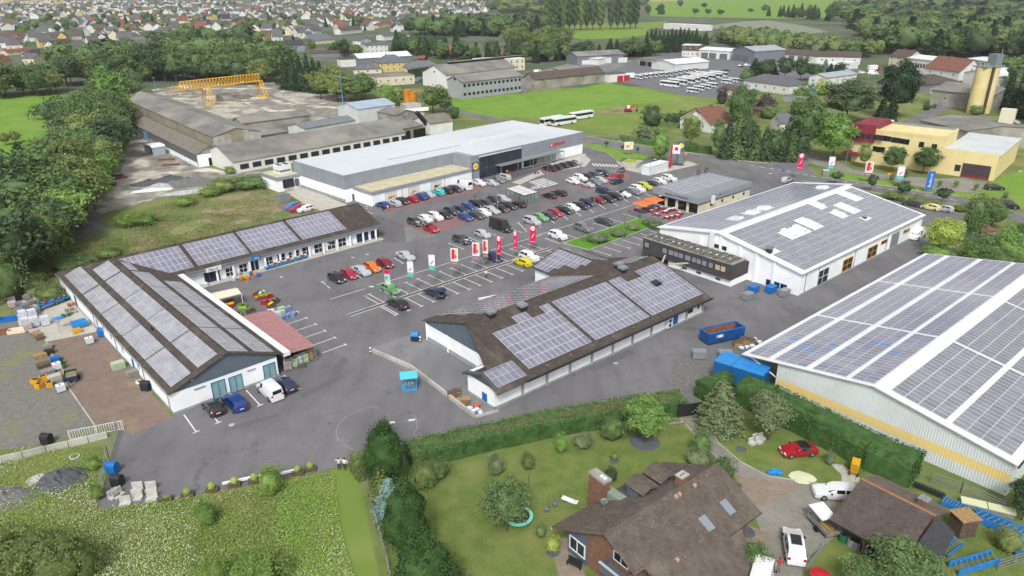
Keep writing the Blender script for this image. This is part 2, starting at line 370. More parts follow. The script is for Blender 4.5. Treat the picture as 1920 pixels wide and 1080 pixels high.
sheet('right_rough_ground',[(1860,430),(1960,440),(1960,500),(1850,478),(1775,492),(1790,470),(1815,440)],ROUGH,.006)
sheet('light_pavement',[(1155,303),(1170,318),(1200,325),(1228,327),(1310,309),(1290,302),(1250,315),(1210,312)],LCONC,.012)
sheet('store_apron',[(960,342),(1000,325),(1045,302),(1095,288),(1108,300),(1098,312),(1060,318),(1010,330),(975,346)],LCONC,.012)
sheet('store_apron_entrance',[(900,345),(905,335),(1000,318),(1043,304),(1010,318),(935,345)],mat('dark_pavers','#5b5b60',.9),.016)
sheet('loading_ramp',[(535,360),(565,350),(650,383),(700,400),(690,408),(640,410),(575,385)],LCONC,.008)
sheet('lot_lawn_strip',[(1056,456),(1197,410),(1237,420),(1104,469)],mat('strip_grass','#588a2c',.95,'#649434',.8,5,bump=.4,bscale=8,spec=.1),.012)
# red paved bays
sheet('red_bay_paving',[(757,421),(822,402),(900,378),(962,362),(990,372),(955,396),(870,420),(807,441)],REDP,.012)
sheet('red_bay_paving',[(706,386),(840,352),(880,342),(890,358),(812,376),(724,399)],REDP,.012)
sheet('red_bay_paving',[(885,346),(960,328),(966,337),(895,356)],REDP,.013)
sheet('red_bay_paving',[(1010,318),(1085,303),(1094,308),(1022,328)],REDP,.017)
sheet('red_bay_paving',[(1010,360),(1036,352),(1068,368),(1034,378)],REDP,.013)
sheet('red_bay_paving',[(1060,344),(1110,328),(1180,322),(1180,335),(1150,345),(1100,356)],REDP,.013)
sheet('red_bay_paving',[(517,386),(552,378),(590,398),(548,402)],REDP,.013)
sheet('terrace_paving',[(1178,395),(1232,372),(1300,395),(1320,410),(1260,425),(1236,416)],mat('terrace_slabs','#85888c',.9,'#7a7d80',1,4),.016)
PATCH=asphalt('asphalt_patch','#6e6d70','#757477','#676669',.2)
for q in([(617,700),(642,668),(654,674),(630,707)],[(757,421),(690,398),(718,455),(762,453)],[(1320,420),(1350,408),(1372,412),(1340,425)],[(1100,690),(1180,655),(1190,662),(1112,698)],[(1265,610),(1330,615),(1322,622),(1260,617)],[(560,740),(640,700),(650,706),(570,748)],[(820,300),(822,299),(821,301)],[(430,800),(520,775),(526,780),(438,806)],[(1580,590),(1660,550),(1670,556),(1592,597)]):
 sheet('asphalt_patch',q,PATCH,.0095)
# ---------------------------------------------------------------- painted markings
mk=MB();fadedmk=MB()
def stripe(p,q,wd=.13,z=.024):
 wd*=1.35
 p,q=Vector(p),Vector(q);d=(q-p);d.z=0
 if d.length<.01:return
 n=Vector((-d.y,d.x,0)).normalized()*(wd/2)
 mk.poly([(p+n).to_3d()[:2]+(z,),(p-n).to_3d()[:2]+(z,),(q-n).to_3d()[:2]+(z,),(q+n).to_3d()[:2]+(z,)])
def fixup(mb_):
 for i,f in enumerate(mb_.f):
  a=[mb_.v[k]for k in f]
  if sum(a[k][0]*a[(k+1)%len(a)][1]-a[(k+1)%len(a)][0]*a[k][1]for k in range(len(a)))<0:mb_.f[i]=f[::-1]
def bays(a0,a1,b0,n,T=True,skip=()):
 A0,A1,B0=G(*a0),G(*a1),G(*b0);st=(A1-A0)/n;d=B0-A0;u=st.normalized()*.45
 for k in range(n+1):
  if k in skip:continue
  p=A0+st*k;stripe(p,p+d)
  if T:stripe(p-u,p+u,.13,.028)
fl=lambda x,y:(700+x/6,430+y/6)
z7=lambda x,y:(960+x/4,270+y/4)
z6=lambda x,y:(480+x/4,270+y/4)
z2=lambda x,y:(480+x/4,540+y/4)
S0,S1=G(*fl(0,862)),G(*fl(1640,318));sdir=(S1-S0).normalized();sn=Vector((-sdir.y,sdir.x,0))
S0=S0-sdir*5.5
stripe(S0,S1+sdir*9);stripe(S0-sn*1.0,S1+sdir*9-sn*1.0)
BAY=2.82
T0=G(*fl(335,607));q=(T0-S0).dot(sdir)
for k in range(-3,12): 
 b=S0+sdir*(q+k*BAY+.6)
 stripe(b,b+sn*5.2);stripe(b+sn*5.2-sdir*.45,b+sn*5.2+sdir*.45,.13,.028)
 c=b-sn*1.0-sdir*1.6
 stripe(c,c-sn*5.2);stripe(c-sn*5.2-sdir*.45,c-sn*5.2+sdir*.45,.13,.028)
for s_ in(1,-1):
 for dx in(-3*BAY-1.1,11*BAY+2.2):
  b=S0+sdir*(q+dx+.6)-(sn*1.0 if s_<0 else sn*0);stripe(b,b+sn*5.2*s_)
bays((604,528),(740,484),(619,541),5)
bays((1100,1),(1101,1),(1100,1),1)if 0 else None
bays(z7(45,590),z7(960,345),z7(110,655),10)
bays(z7(255,710),z7(835,525),z7(365,750),5)
bays(z7(735,835),z7(1215,660),z7(610,795),7)
bays(z6(1450,745),z6(1880,625),z6(1560,790),3)
bays(z2(670,425),z2(250,135),z2(490,490),6)
bays((368,810),(560,730),(345,778),5)
stripe(G(*fl(40,625)),G(*fl(1900,60)),.12)
stripe(G(*z2(555,85)),G(*z2(820,5)),.12)
stripe(G(*z7(190,685)),G(*z7(930,450)),.12)
# circle segments painted on the big forecourt
c0=G(707,802); 
for a0,a1 in((95,215),(225,262),(-20,40)):
 pts=[c0+Vector((math.cos(R(t)),math.sin(R(t)),0))*5.3 for t in range(a0,a1+1,8)];s_mk=mk;mk=fadedmk
 for p,q_ in zip(pts,pts[1:]):stripe(p,q_,.07)
 mk=s_mk
# zebra crossings
def zebra(a,b,c,n):
 A,B,C_=G(*a),G(*b),G(*c);st=(B-A)/n;d=C_-A
 for k in range(n):
  p=A+st*(k+.25);mk.poly([tuple(p)[:2]+(.026,),tuple(p+st*.5)[:2]+(.026,),tuple(p+st*.5+d)[:2]+(.026,),tuple(p+d)[:2]+(.026,)])
zebra(z7(120,285),z7(235,330),z7(235,255),6)
zebra(z7(130,345),z7(215,330),z7(150,320),4)
zebra(z7(590,145),z7(790,155),z7(610,165),8)
# road dashes
def dashes(a,b,n,wd=.25,z=.02):
 A,B=G(*a),G(*b)
 for k in range(n):stripe(A.lerp(B,(k+.25)/n),A.lerp(B,(k+.75)/n),wd,z)
dashes((1440,315),(1535,332),6);dashes((1535,332),(1800,377),12,.18);dashes((1400,309),(1440,315),2)
fixup(fadedmk);struct('faded_markings',fadedmk.mesh('faded_markings',FADED));fixup(mk);struct('road_markings',mk.mesh('road_markings',PAINT))
mk2=MB();mk2.poly([tuple(S0-sn*.12)[:2]+(.02,),tuple(S1+sdir*9-sn*.12)[:2]+(.02,),tuple(S1+sdir*9-sn*.88)[:2]+(.02,),tuple(S0-sn*.88)[:2]+(.02,)]);fixup(mk2)
struct('red_paving_strip',mk2.mesh('red_paving_strip',mat('spine_paving','#675a5b',.9,'#5a4e50',2,3)))
def kerb(px,wd=.15,h=.12,name='kerb',m=CONC,close=False):
 mb_=MB();P=[G(*p)for p in px]
 if close:P.append(P[0])
 for a,b in zip(P,P[1:]):mb_.bar(a+Vector((0,0,h/2-.02)),b+Vector((0,0,h/2-.02)),wd,h+.04)
 struct(name,mb_.mesh(name,m))
kerb([(1056,456),(1197,410),(1237,420),(1104,469)],close=True)
kerb([(1096,275),(1135,285),(1152,297),(1160,304)])
kerb([(1155,303),(1170,318),(1200,325),(1228,327),(1310,309)])
kerb([(125,722),(178,798)],.2,.1);kerb([(87,641),(97,665),(117,692),(125,722)],.2,.1)
kerb([(1545,327),(1590,338),(1635,345),(1722,358),(1800,369)],.15)
kerb([(1502,339),(1580,348),(1640,361),(1715,372),(1800,384)],.15)
kerb([(1098,256),(1160,266),(1215,276),(1285,286),(1329,291),(1382,301),(1440,306)],.2)
kerb([(1276,785),(1325,842),(1380,890)],.12,.1);kerb([(1318,780),(1346,830),(1388,866),(1440,893),(1540,908)],.12,.1)
# ================================================================ HELPERS FOR BUILDINGS
_pr={}
class Frame:
 def __init__(s,uv,deg):
  s.O=G(*uv)if len(uv)==2 else Vector(uv);s.deg=deg;s.rz=R(90-deg)
  h=R(deg);s.x=Vector((math.sin(h),math.cos(h),0));s.y=Vector((-math.cos(h),math.sin(h),0))
 def loc(s,P):d=Vector(P)-s.O;return Vector((d.dot(s.x),d.dot(s.y),d.z))
 def at(s,u,v,z=0):return s.loc(G(u,v,z))
 def _ray(s,u,v):
  d=_fw*FPX+_rt*(u-960)-_up*(v-540);c=s.loc((0,0,HH));return c,Vector((d.dot(s.x),d.dot(s.y),d.z))
 def wx(s,u,v,x0):c,d=s._ray(u,v);k=(x0-c.x)/d.x;return c+d*k
 def wy(s,u,v,y0):c,d=s._ray(u,v);k=(y0-c.y)/d.y;return c+d*k
 def w(s,x,y,z=0):return s.O+s.x*x+s.y*y+Vector((0,0,z))
class Slope:
 def __init__(s,O,ru,dv,t):s.O,s.ru,s.dv,s.t=Vector(O),Vector(ru),Vector(dv),t;s.c=1/math.hypot(1,t);s.n=(s.dv*t+Vector((0,0,1))).normalized()
 def pt(s,l,q,lift=0):h=q*s.c;return s.O+s.ru*l+s.dv*h-Vector((0,0,s.t*h))+s.n*lift
 def rot(s):
  y=s.n.cross(s.ru);m=Matrix((s.ru,y,s.n)).transposed();return m.to_euler()
def tile_mat(name,c1,c2,per=.3,c3=None,rough=.85,axis='X'):
 m=mat(name,c1,rough,c2,1.2,7,col3=c3,scale3=.35,lo3=.55,hi3=.72,spec=.2,coords='O')
 n,l=m.node_tree.nodes,m.node_tree.links
 tc=n.new('ShaderNodeTexCoord');wv=n.new('ShaderNodeTexWave');wv.wave_type='BANDS';wv.bands_direction=axis
 wv.inputs['Scale'].default_value=2*math.pi/per/20;wv.inputs['Distortion'].default_value=0
 l.new(tc.outputs['Object'],wv.inputs['Vector']);bp=n.new('ShaderNodeBump');bp.inputs['Strength'].default_value=.35;bp.inputs['Distance'].default_value=.04
 l.new(wv.outputs['Fac'],bp.inputs['Height']);l.new(bp.outputs[0],n['Principled BSDF'].inputs['Normal'])
 return m
def tiled(mb,S,qmax,al,ar,pitch=.34,th=.035,m=0):
 n=max(1,round(qmax/pitch));p=qmax/n
 for k in range(n):
  q0,q1=k*p,(k+1)*p
  a0,a1,b0,b1=al(q0),al(q1),ar(q0),ar(q1)
  mb.poly([S.pt(a1,q1,th),S.pt(b1,q1,th),S.pt(b0,q0,0.0),S.pt(a0,q0,0.0)],m)
  mb.poly([S.pt(a1,q1,-.005),S.pt(b1,q1,-.005),S.pt(b1,q1,th),S.pt(a1,q1,th)],m)
  # underside / verge
 mb.poly([S.pt(al(0),0,-.12),S.pt(ar(0),0,-.12),S.pt(ar(qmax),qmax,-.12),S.pt(al(qmax),qmax,-.12)],m)
 mb.poly([S.pt(al(qmax),qmax,-.12),S.pt(ar(qmax),qmax,-.12),S.pt(ar(qmax),qmax,th),S.pt(al(qmax),qmax,th)],m)
 mb.poly([S.pt(al(0),0,.0),S.pt(al(0),0,-.12),S.pt(al(qmax),qmax,-.12),S.pt(al(qmax),qmax,.03)],m)
 mb.poly([S.pt(ar(0),0,-.12),S.pt(ar(0),0,.0),S.pt(ar(qmax),qmax,.03),S.pt(ar(qmax),qmax,-.12)],m)
PVG=mat('solar_cells','#8e8d9d',.16,'#807f90',.7,3,spec=.6,objvar=.1)
PVG2=mat('solar_cells_thin_film','#acadb3',.18,'#94959f',.5,3,spec=.6,objvar=.05)
PVG3=mat('solar_cells_grey','#8d9099',.22,'#80838c',.6,3,spec=.6,objvar=.1)
PVG4=mat('solar_cells_blue','#85869c',.16,'#787a93',.25,4,spec=.6,objvar=.16,col3='#9d9ba8',scale3=.07)
PVB=mat('solar_cells_bright_blue','#5e90c6',.2,'#4f82bd',.6,3,spec=.6)
PVF=mat('aluminium_frame','#dfe2e8',.4,metal=.15)
_pm={}
def panel_mb(wd,ht,th=.045,fr=.035,mb=None,T=None,cells=0):
 mb=mb or MB();T=T or(lambda x,y,z:(x,y,z));a,b=wd/2,ht/2
 P=lambda x,y,z:T(x,y,z)
 mb.poly([P(-a+fr,-b+fr,th-.006),P(a-fr,-b+fr,th-.006),P(a-fr,b-fr,th-.006),P(-a+fr,b-fr,th-.006)],0)
 o=[(-a,-b),(a,-b),(a,b),(-a,b)];i_=[(-a+fr,-b+fr),(a-fr,-b+fr),(a-fr,b-fr),(-a+fr,b-fr)]
 for k in range(4):
  j=(k+1)%4
  mb.poly([P(*o[k],th),P(*o[j],th),P(*i_[j],th),P(*i_[k],th)],1)
  mb.poly([P(*o[k],0),P(*o[j],0),P(*o[j],th),P(*o[k],th)],1)
 return mb
def pv(parent,S,cells,wd,ht,gm,lift=.06,limit=300,fr=.035,special=None,fm=None,used=[0]):
 """cells: list of (l, q) centres on slope S; each a panel of width wd along the ridge"""
 fm=fm or PVF
 key=(wd,ht,gm.name,fr)
 if key not in _pm:_pm[key]=panel_mb(wd,ht,fr=fr).mesh('solar_panel',[gm,fm])
 me=_pm[key];rot=S.rot()
 pw=parent.matrix_basis
 cells=sorted(cells,key=lambda c:(pw@S.pt(c[0],c[1],0)-Vector((0,0,HH))).length)
 sp=[]
 for k,(l,q)in enumerate(cells):
  if k>=limit:sp.append((l,q));continue
  o=ob('solar_panel',me,parent,S.pt(l,q,lift));o.rotation_euler=rot
  if special and(k in special):
   o.material_slots[0].link='OBJECT';o.material_slots[0].material=PVB
 if sp:
  y=S.n.cross(S.ru);mb=MB()
  for l,q in sp:
   c=S.pt(l,q,lift);panel_mb(wd,ht,fr=fr,mb=mb,T=lambda x,y_,z:tuple(c+S.ru*x+y*y_+S.n*z))
  ob('solar_panel_field',(mb,[gm,fm]),parent,kind='stuff')
 return max(0,limit-len(cells))
def grid(l0,l1,q0,q1,nl,nq,skip=None):
 out=[]
 for i in range(nl):
  for j in range(nq):
   l=l0+(l1-l0)*(i+.5)/nl;q=q0+(q1-q0)*(j+.5)/nq
   if skip and skip(l,q):continue
   out.append((l,q))
 return out
_wm={}
def win(parent,loc,rz,wd,ht,nv=0,nh=0,fm=None,gm=None,name='window',bar=.07,dep=.09,sub='pane'):
 fm=fm or WHITEM;gm=gm or GLASS
 key=(round(wd,2),round(ht,2),nv,nh,fm.name,gm.name,bar)
 if key not in _wm:
  f=MB();a,b=wd/2,ht/2;d0,d1=-dep,.03
  f.box(-a,d0,-b,-a+bar,d1,b);f.box(a-bar,d0,-b,a,d1,b)
  f.box(-a+bar,d0,-b,a-bar,d1,-b+bar);f.box(-a+bar,d0,b-bar,a-bar,d1,b)
  for k in range(nv):
   x=-a+wd*(k+1)/(nv+1);f.box(x-bar*.4,d0+.012,-b+bar,x+bar*.4,d1-.003,b-bar)
  for k in range(nh):
   z=-b+ht*(k+1)/(nh+1);f.box(-a+bar,d0+.014,z-bar*.4,a-bar,d1-.005,z+bar*.4)
  g=MB();g.poly([(-a+bar*.5,-.035,-b+bar*.5),(a-bar*.5,-.035,-b+bar*.5),(a-bar*.5,-.035,b-bar*.5),(-a+bar*.5,-.035,b-bar*.5)])
  _wm[key]=(f.mesh(name,fm),g.mesh('pane',gm))
 o=ob(name,_wm[key][0],parent,loc,R(rz));ob(sub,_wm[key][1],o);return o
def winx(parent,F,x0,tl,br,z=None,**k):
 p,q=F.wx(*tl,x0),F.wx(*br,x0);zt,zb=(p.z,q.z)if z is None else z
 return win(parent,(x0,(p.y+q.y)/2,(zt+zb)/2),-90,abs(p.y-q.y),abs(zt-zb),**k)
def winy(parent,F,y0,tl,br,z=None,rz=0,**k):
 p,q=F.wy(*tl,y0),F.wy(*br,y0);zt,zb=(p.z,q.z)if z is None else z
 return win(parent,((p.x+q.x)/2,y0,(zt+zb)/2),rz,abs(p.x-q.x),abs(zt-zb),**k)
def pipe_y(parent,x,y,h,name='downpipe'):
 m=MB();m.cyl((x,y,0),(x,y,h),.06,n=6);return ob(name,(m,STEEL),parent)
z1=lambda x,y:(x/4,540+y/4)
z3=lambda x,y:(960+x/4,540+y/4)
z4=lambda x,y:(1440+x/4,540+y/4)
z5=lambda x,y:(x/4,270+y/4)
z8=lambda x,y:(1440+x/4,270+y/4)
fz=lambda x,y:(370+x/9,440+y/9)
TILE=tile_mat('brown_concrete_tiles','#5c544f','#4c4541',.33,'#6b635c')
TILEY=tile_mat('brown_concrete_tiles_cross','#5c544f','#4c4541',.33,'#6b635c',axis='Y')
X,Y,NY=Vector((1,0,0)),Vector((0,1,0)),Vector((0,-1,0));NX=Vector((-1,0,0))
# ================================================================ L-SHAPED SHOP BUILDING
FL=Frame((327,777),-42.6)
L=thing('shop_building','L-shaped white shop building with brown tiled roof and solar panels beside brown paved yard','shop building',FL.O,FL.rz)
mb=MB()
mb.box(.0,-15.35,0,44,0,3.36,0);mb.box(44,-61,.0,60.3,0,3.34,0)
ob('wall',(mb,WHITE),L)
m=MB();m.box(-.06,-15.41,0,60.36,.06,.35);m.box(43.9,-61.06,0,44.1,-15.5,.12);ob('plinth',(m,PLINTH),L)
# gable cladding: separate boards
for k in range(38):
 y0=-15.3+15.25*k/38;y1=-15.3+15.25*(k+1)/38-.03;f=lambda y:6.5-abs(y+8.2)*.38
 g=MB();zt0,zt1=f(y0),f(y1)
 if min(zt0,zt1)<3.4:continue
 g.v=[(-.05,y0,3.2),(-.05,y1,3.2),(-.05,y1,zt1),(-.05,y0,zt0),(.05,y0,3.2),(.05,y1,3.2),(.05,y1,zt1),(.05,y0,zt0)]
 g.f=[(0,3,2,1),(0,1,5,4),(1,2,6,5),(2,3,7,6),(3,0,4,7),(4,5,6,7)];g.m=[0]*6
 ob('cladding_board',(g,GREYD),L)
m=MB();m.poly([(-.01,-15.35,3.3),(-.01,-8.2,6.5),(-.01,0,3.3)]);ob('gable',(m,GREYD),L)
SL1=Slope((0,-8.2,6.6),X,Y,.38);SL2=Slope((0,-8.2,6.6),X,NY,.38)
SL3=Slope((52.4,0,6.6),NY,NX,.353);SL4=Slope((52.4,0,6.6),NY,X,.375)
qa=8.5/SL1.c;qb=8.5/SL2.c;qc=9.2/SL3.c;qd=8.5/SL4.c
m=MB()
tiled(m,SL1,qa,lambda q:-.4,lambda q:52.4+8.3*q/qa);tiled(m,SL2,qb,lambda q:-.4,lambda q:52.4-9.1*q/qb)
for k in range(88):a=-.4+.6*k;m.cyl((a,-8.2,6.62),(a+.62,-8.2,6.6),.11,.1,6)
ob('roof',(m,TILE),L)
m=MB();tiled(m,SL3,qc,lambda q:8.2+8.5*q/qc,lambda q:62);tiled(m,SL4,qd,lambda q:8.2-8.45*q/qd,lambda q:62)
for k in range(89):a=8.2+.6*k;m.cyl((52.4,-a,6.62),(52.4,-a-.62,6.6),.11,.1,6)
ob('roof',(m,TILEY),L)
# gutters and eaves
m=MB();m.cyl((-.4,.42,3.3),(60.7,.42,3.3),.08,n=6);ob('gutter',(m,STEEL),L)
m=MB();m.cyl((43.1,-16.8,3.3),(43.1,-62,3.3),.08,n=6);ob('gutter',(m,STEEL),L)
m=MB();m.box(-.45,-17.4,3.0,43.0,-16.35,3.62);ob('white_fascia',(m,WHITEM),L)
m=MB();m.box(43.25,-61.2,2.55,43.5,-17.4,3.2);ob('grey_fascia',(m,GREYC),L)
m=MB();m.poly([(44,-61.02,3.3),(60.3,-61.02,3.3),(52.4,-61.02,6.45)][::-1]);ob('gable',(m,GREYD),L)
# panels
sp_=[.95+.0,2.5];cells=[]
for a0,a1 in((.85,11.1),(11.5,22),(22.25,33.2),(33.5,44.4),(45,57.3)):
 n=max(1,round((a1-a0)/.88))
 cells+=grid(a0,a1,5.1,8.2,n,2)
 cells+=grid(a0,min(a1,52.4),.9,4.0,max(1,round((min(a1,52.4)-a0)/.88)),2)
pv(L,SL1,cells,.86,1.53,PVG2,limit=200,fr=.02)
cells=[]
for a0,a1 in((.4,10.8),(11.2,22.2),(22.5,33.2),(33.5,43)):
 cells+=grid(a0,a1,.45,3.5,round((a1-a0)/.88),2); 
 if a0<40:cells+=grid(a0,min(a1,43.8-(a0>33)*6),4.5,7.5,round((min(a1,43.8-(a0>33)*6)-a0)/.88),2)
cells+=grid(44,49.6,.5,2,6,1)
pv(L,SL2,cells,.86,1.5,PVG2,limit=30,fr=.02)
cells=grid(20.9,31.2,.8,8.4,10,4)+grid(31.9,42.4,.7,8.3,10,4)+grid(43.2,53.8,.6,8.35,10,4)
for r,n in((0,11),(1,10),(2,9),(3,8)):cells+=grid(20-n*1.02,20,.85+r*1.9,.85+(r+1)*1.9,n,1)
pv(L,SL3,cells,1.02,1.88,PVG,limit=70)
for a_,q_ in((19.6,.3),(31.6,.5),(42.9,.4)):
 m=MB();p=SL3.pt(a_,q_,0);m.cyl(p,p+Vector((0,0,.6)),.09,n=6);ob('vent_pipe',(m,DARK),L)
p=SL1.pt(18,4.6,0);m=MB();m.cyl(p,p+Vector((0,0,.7)),.12,n=8);m.cyl(p+Vector((0,0,.7)),p+Vector((0,0,.78)),.18,n=8);ob('vent_pipe',(m,DARK),L)
# front gable windows with blue frames
PALE=mat('frosted_film','#8fb3b4',.35,'#7fa3a6',.8,3)
for tl,br in((z1(1578,715),z1(1705,800)),(z1(1710,675),z1(1830,755)),(z2(48,585),z2(157,668))):
 o=winx(L,FL,0,tl,br,nv=1,fm=BLUEF,gm=PALE,bar=.09)
 pq,qq=FL.wx(*tl,0),FL.wx(*br,0);mm=MB();mm.box(-.03,-abs(pq.y-qq.y)/2+.1,.0,.0,abs(pq.y-qq.y)/2-.1,.45)
 ob('transom_pane',(mm,GLASSD),o,(0,-.0,abs(pq.z-qq.z)/2-.55),R(90))
for tl,br in((z1(1455,762),z1(1540,735)),(z1(1855,628),z1(1915,600))):
 a_,b_=FL.wx(*tl,-.08),FL.wx(*br,-.08);m=MB();m.box(-.14,b_.y,(a_.z+b_.z)/2-.06,.02,a_.y,(a_.z+b_.z)/2+.06);ob('sign_light',(m,STEEL),L)
for u,v in(z1(1440,690),z1(1540,608),z1(1662,520)):
 a_=FL.wx(u,v,-.08);m=MB();m.blob((-.15,a_.y,a_.z),.12,.12,.1,1,0);ob('security_light',(m,WHITEM),L)
# yard side
for tl,br,gm in((z1(835,372),z1(856,432),GLASS),(z1(770,285),z1(787,325),GLASS),(z1(1035,570),z1(1047,606),GLASS),(z1(922,480),z1(942,520),GLASS)):
 a_,b_=FL.wy(*tl,0),FL.wy(*br,0);win(L,((a_.x+b_.x)/2,.0,1.9),180,1.2,1.1,nv=1,gm=gm)
for(u,v),mm,hh in((z1(1140,770),BLUE,1.1),(z1(1003,580),BLUE,2.0),(z1(730,265),STEEL,2.1),(z1(575,110),WOODD,2.1)):
 a_=FL.wy(u,v,0);m=MB();m.box(a_.x-.5,-.02,.02,a_.x+.5,.06,hh);d=ob('door',(m,mm),L)
 m=MB();m.box(a_.x+.3,.06,1.0,a_.x+.4,.12,1.06);ob('handle',(m,STEEL),d)
for(u,v)in(z1(1075,640),z1(870,430),z1(700,220),z1(555,60),z1(1283,930)):
 a_=FL.wy(u,v,.1);pipe_y(L,max(.05,a_.x),.12,3.3)
# shop fronts
WX=44.0
for tl,br,nv,nh,fm in[(fz(460,575),fz(640,735),1,1,WHITEM),(fz(690,510),fz(860,655),1,1,WHITEM),(fz(1125,395),fz(1290,530),1,1,WHITEM),(fz(1335,340),fz(1500,475),1,1,WHITEM),(fz(1530,300),fz(1612,410),0,1,WHITEM),(fz(1650,262),fz(1732,372),0,1,WHITEM),(z6(340,775),z6(415,835),1,1,WHITEM),(z6(430,755),z6(508,812),1,1,WHITEM),
  (z6(530,735),z6(602,815),1,1,WHITEM),(z6(612,712),z6(682,795),1,1,WHITEM),(z6(697,692),z6(724,772),0,1,WHITEM),(z6(752,678),z6(848,765),3,1,BLUEF),(z6(858,655),z6(920,738),1,1,DARK)]:
 p,q_=FL.wx(*tl,WX),FL.wx(*br,WX); 
 o=winx(L,FL,WX,tl,br,z=(min(p.z,2.75),max(q_.z,.25)),nv=nv,nh=nh,fm=fm,gm=GLASSD,bar=.1,name='shop_window')
for tl,br,nv in((fz(110,690),fz(405,830),2),(fz(890,500),fz(1060,640),1)):
 winx(L,FL,WX,tl,br,z=(2.5,.05),nv=nv,fm=BLUEF if nv==2 else WHITEM,gm=GLASSD,bar=.1,name='shop_door')
for k in range(12):
 b_=60.6-k*3.35
 if b_>22:m=MB();m.box(43.3,-b_-.18,0,43.6,-b_+.18,2.6);ob('pillar',(m,WHITE),L)
m=MB();m.box(42.2,-62,0,44,-17.5,.1);ob('shop_walkway',(m,LCONC),L)
a_=FL.wx(*fz(145,595),43.0);b_=FL.wx(*fz(410,560),43.0)
sgn=thing('shop_sign','white shop sign board with black lettering over the left shop door','sign',FL.w(43.0,(a_.y+b_.y)/2,3.0),FL.rz)
m=MB();m.box(-.06,-abs(a_.y-b_.y)/2,-.42,.12,abs(a_.y-b_.y)/2,.42);ob('board',(m,WHITEM),sgn)
text('lettering','Fan-X',.75,BLACK,sgn,(-.07,.1,0),(R(90),0,R(-90)))
a_=FL.wx(*fz(990,375),42.9)
sgn=thing('shop_sign','bright blue square shop sign with yellow lettering above the open shop door','sign',FL.w(42.9,a_.y,3.05),FL.rz)
m=MB();m.box(-.1,-.85,-.55,.2,.85,.55);ob('board',(m,BLUE),sgn)
text('lettering','TEDi',.62,mat('yellow_print','#ffd91c',.6),sgn,(-.11,0,0),(R(90),0,R(-90)))
# ================================================================ CENTRAL STORE
FC=Frame((801,637),49.67)
C=thing('store_building','long white store with brown tiled roof, three solar fields and grey gable in the middle','store building',FC.O,FC.rz)
TC=.314;BR_,ZR=11.4,7.2
m=MB();m.box(0,-23.6,0,43,0,3.4);m.box(-4.9,-23.6,0,.0,-17.6,3.4)
m.poly([(-4.9,-17.6,3.4),(-4.9,-23.6,3.4),(-4.9,-20.9,4.4)]);m.poly([(43,-23.6,3.4),(43,0,3.4),(43,-11.4,7.0)])
m.box(29.6,0,0,43,6.1,3.4)
ob('wall',(m,WHITE),C)
m=MB();m.box(-.07,-17.5,0,0,.07,.75);m.box(-.07,0,0,29.5,.07,.75);m.box(0,-23.7,0,43.1,-23.6,.3);m.box(-5.0,-23.7,0,-4.9,-17.5,.3);m.box(-5.0,-23.7,0,0,-23.6,.3)
ob('plinth',(m,PLINTH),C)
for k in range(46):
 y0=-.05-17.4*k/46;y1=-.05-17.4*(k+1)/46+.03
 f=lambda y:ZR-.1-abs(y+BR_)*TC;zb=3.05
 g=MB();g.v=[(-.08,y1,zb),(-.08,y0,zb),(-.08,y0,f(y0)),(-.08,y1,f(y1)),(.02,y1,zb),(.02,y0,zb),(.02,y0,f(y0)),(.02,y1,f(y1))]
 g.f=[(0,1,2,3)[::-1],(0,1,5,4),(1,2,6,5),(2,3,7,6),(3,0,4,7),(4,5,6,7)];g.m=[0]*6
 ob('cladding_board',(g,GREYD),C)
for k in range(18):
 y0=-17.3-6.9*k/18;y1=-17.3-6.9*(k+1)/18+.03
 f=lambda y:4.6-abs(y+20.9)*TC;zb=3.05
 if min(f(y0),f(y1))<zb:continue
 g=MB();g.v=[(-4.98,y1,zb),(-4.98,y0,zb),(-4.98,y0,f(y0)),(-4.98,y1,f(y1)),(-4.9,y1,zb),(-4.9,y0,zb),(-4.9,y0,f(y0)),(-4.9,y1,f(y1))]
 g.f=[(0,3,2,1),(0,1,5,4),(1,2,6,5),(2,3,7,6),(3,0,4,7),(4,5,6,7)];g.m=[0]*6
 ob('cladding_board',(g,GREYD),C)
SR=Slope((0,-BR_,ZR),X,NY,TC);SLf=Slope((0,-BR_,ZR),X,Y,TC)
qr=13.5/SR.c;ql=12.1/SR.c
m=MB();q1=9.5/SR.c
tiled(m,SR,qr,lambda q:-.35 if q<q1 else-5.4,lambda q:43.5)
tiled(m,SLf,ql,lambda q:-.35,lambda q:43.5)
SA=Slope((0,-20.9,4.22),X,Y,TC);tiled(m,SA,4/SA.c,lambda q:-5.4,lambda q:-.02)
for k in range(73):a=-.35+.6*k;m.cyl((a,-BR_,ZR+.02),(a+.62,-BR_,ZR),.12,.1,6)
for k in range(8):a=-5.4+.62*k;m.cyl((a,-20.9,4.25),(a+.62,-20.9,4.23),.12,.1,6)
ob('roof',(m,TILE),C)
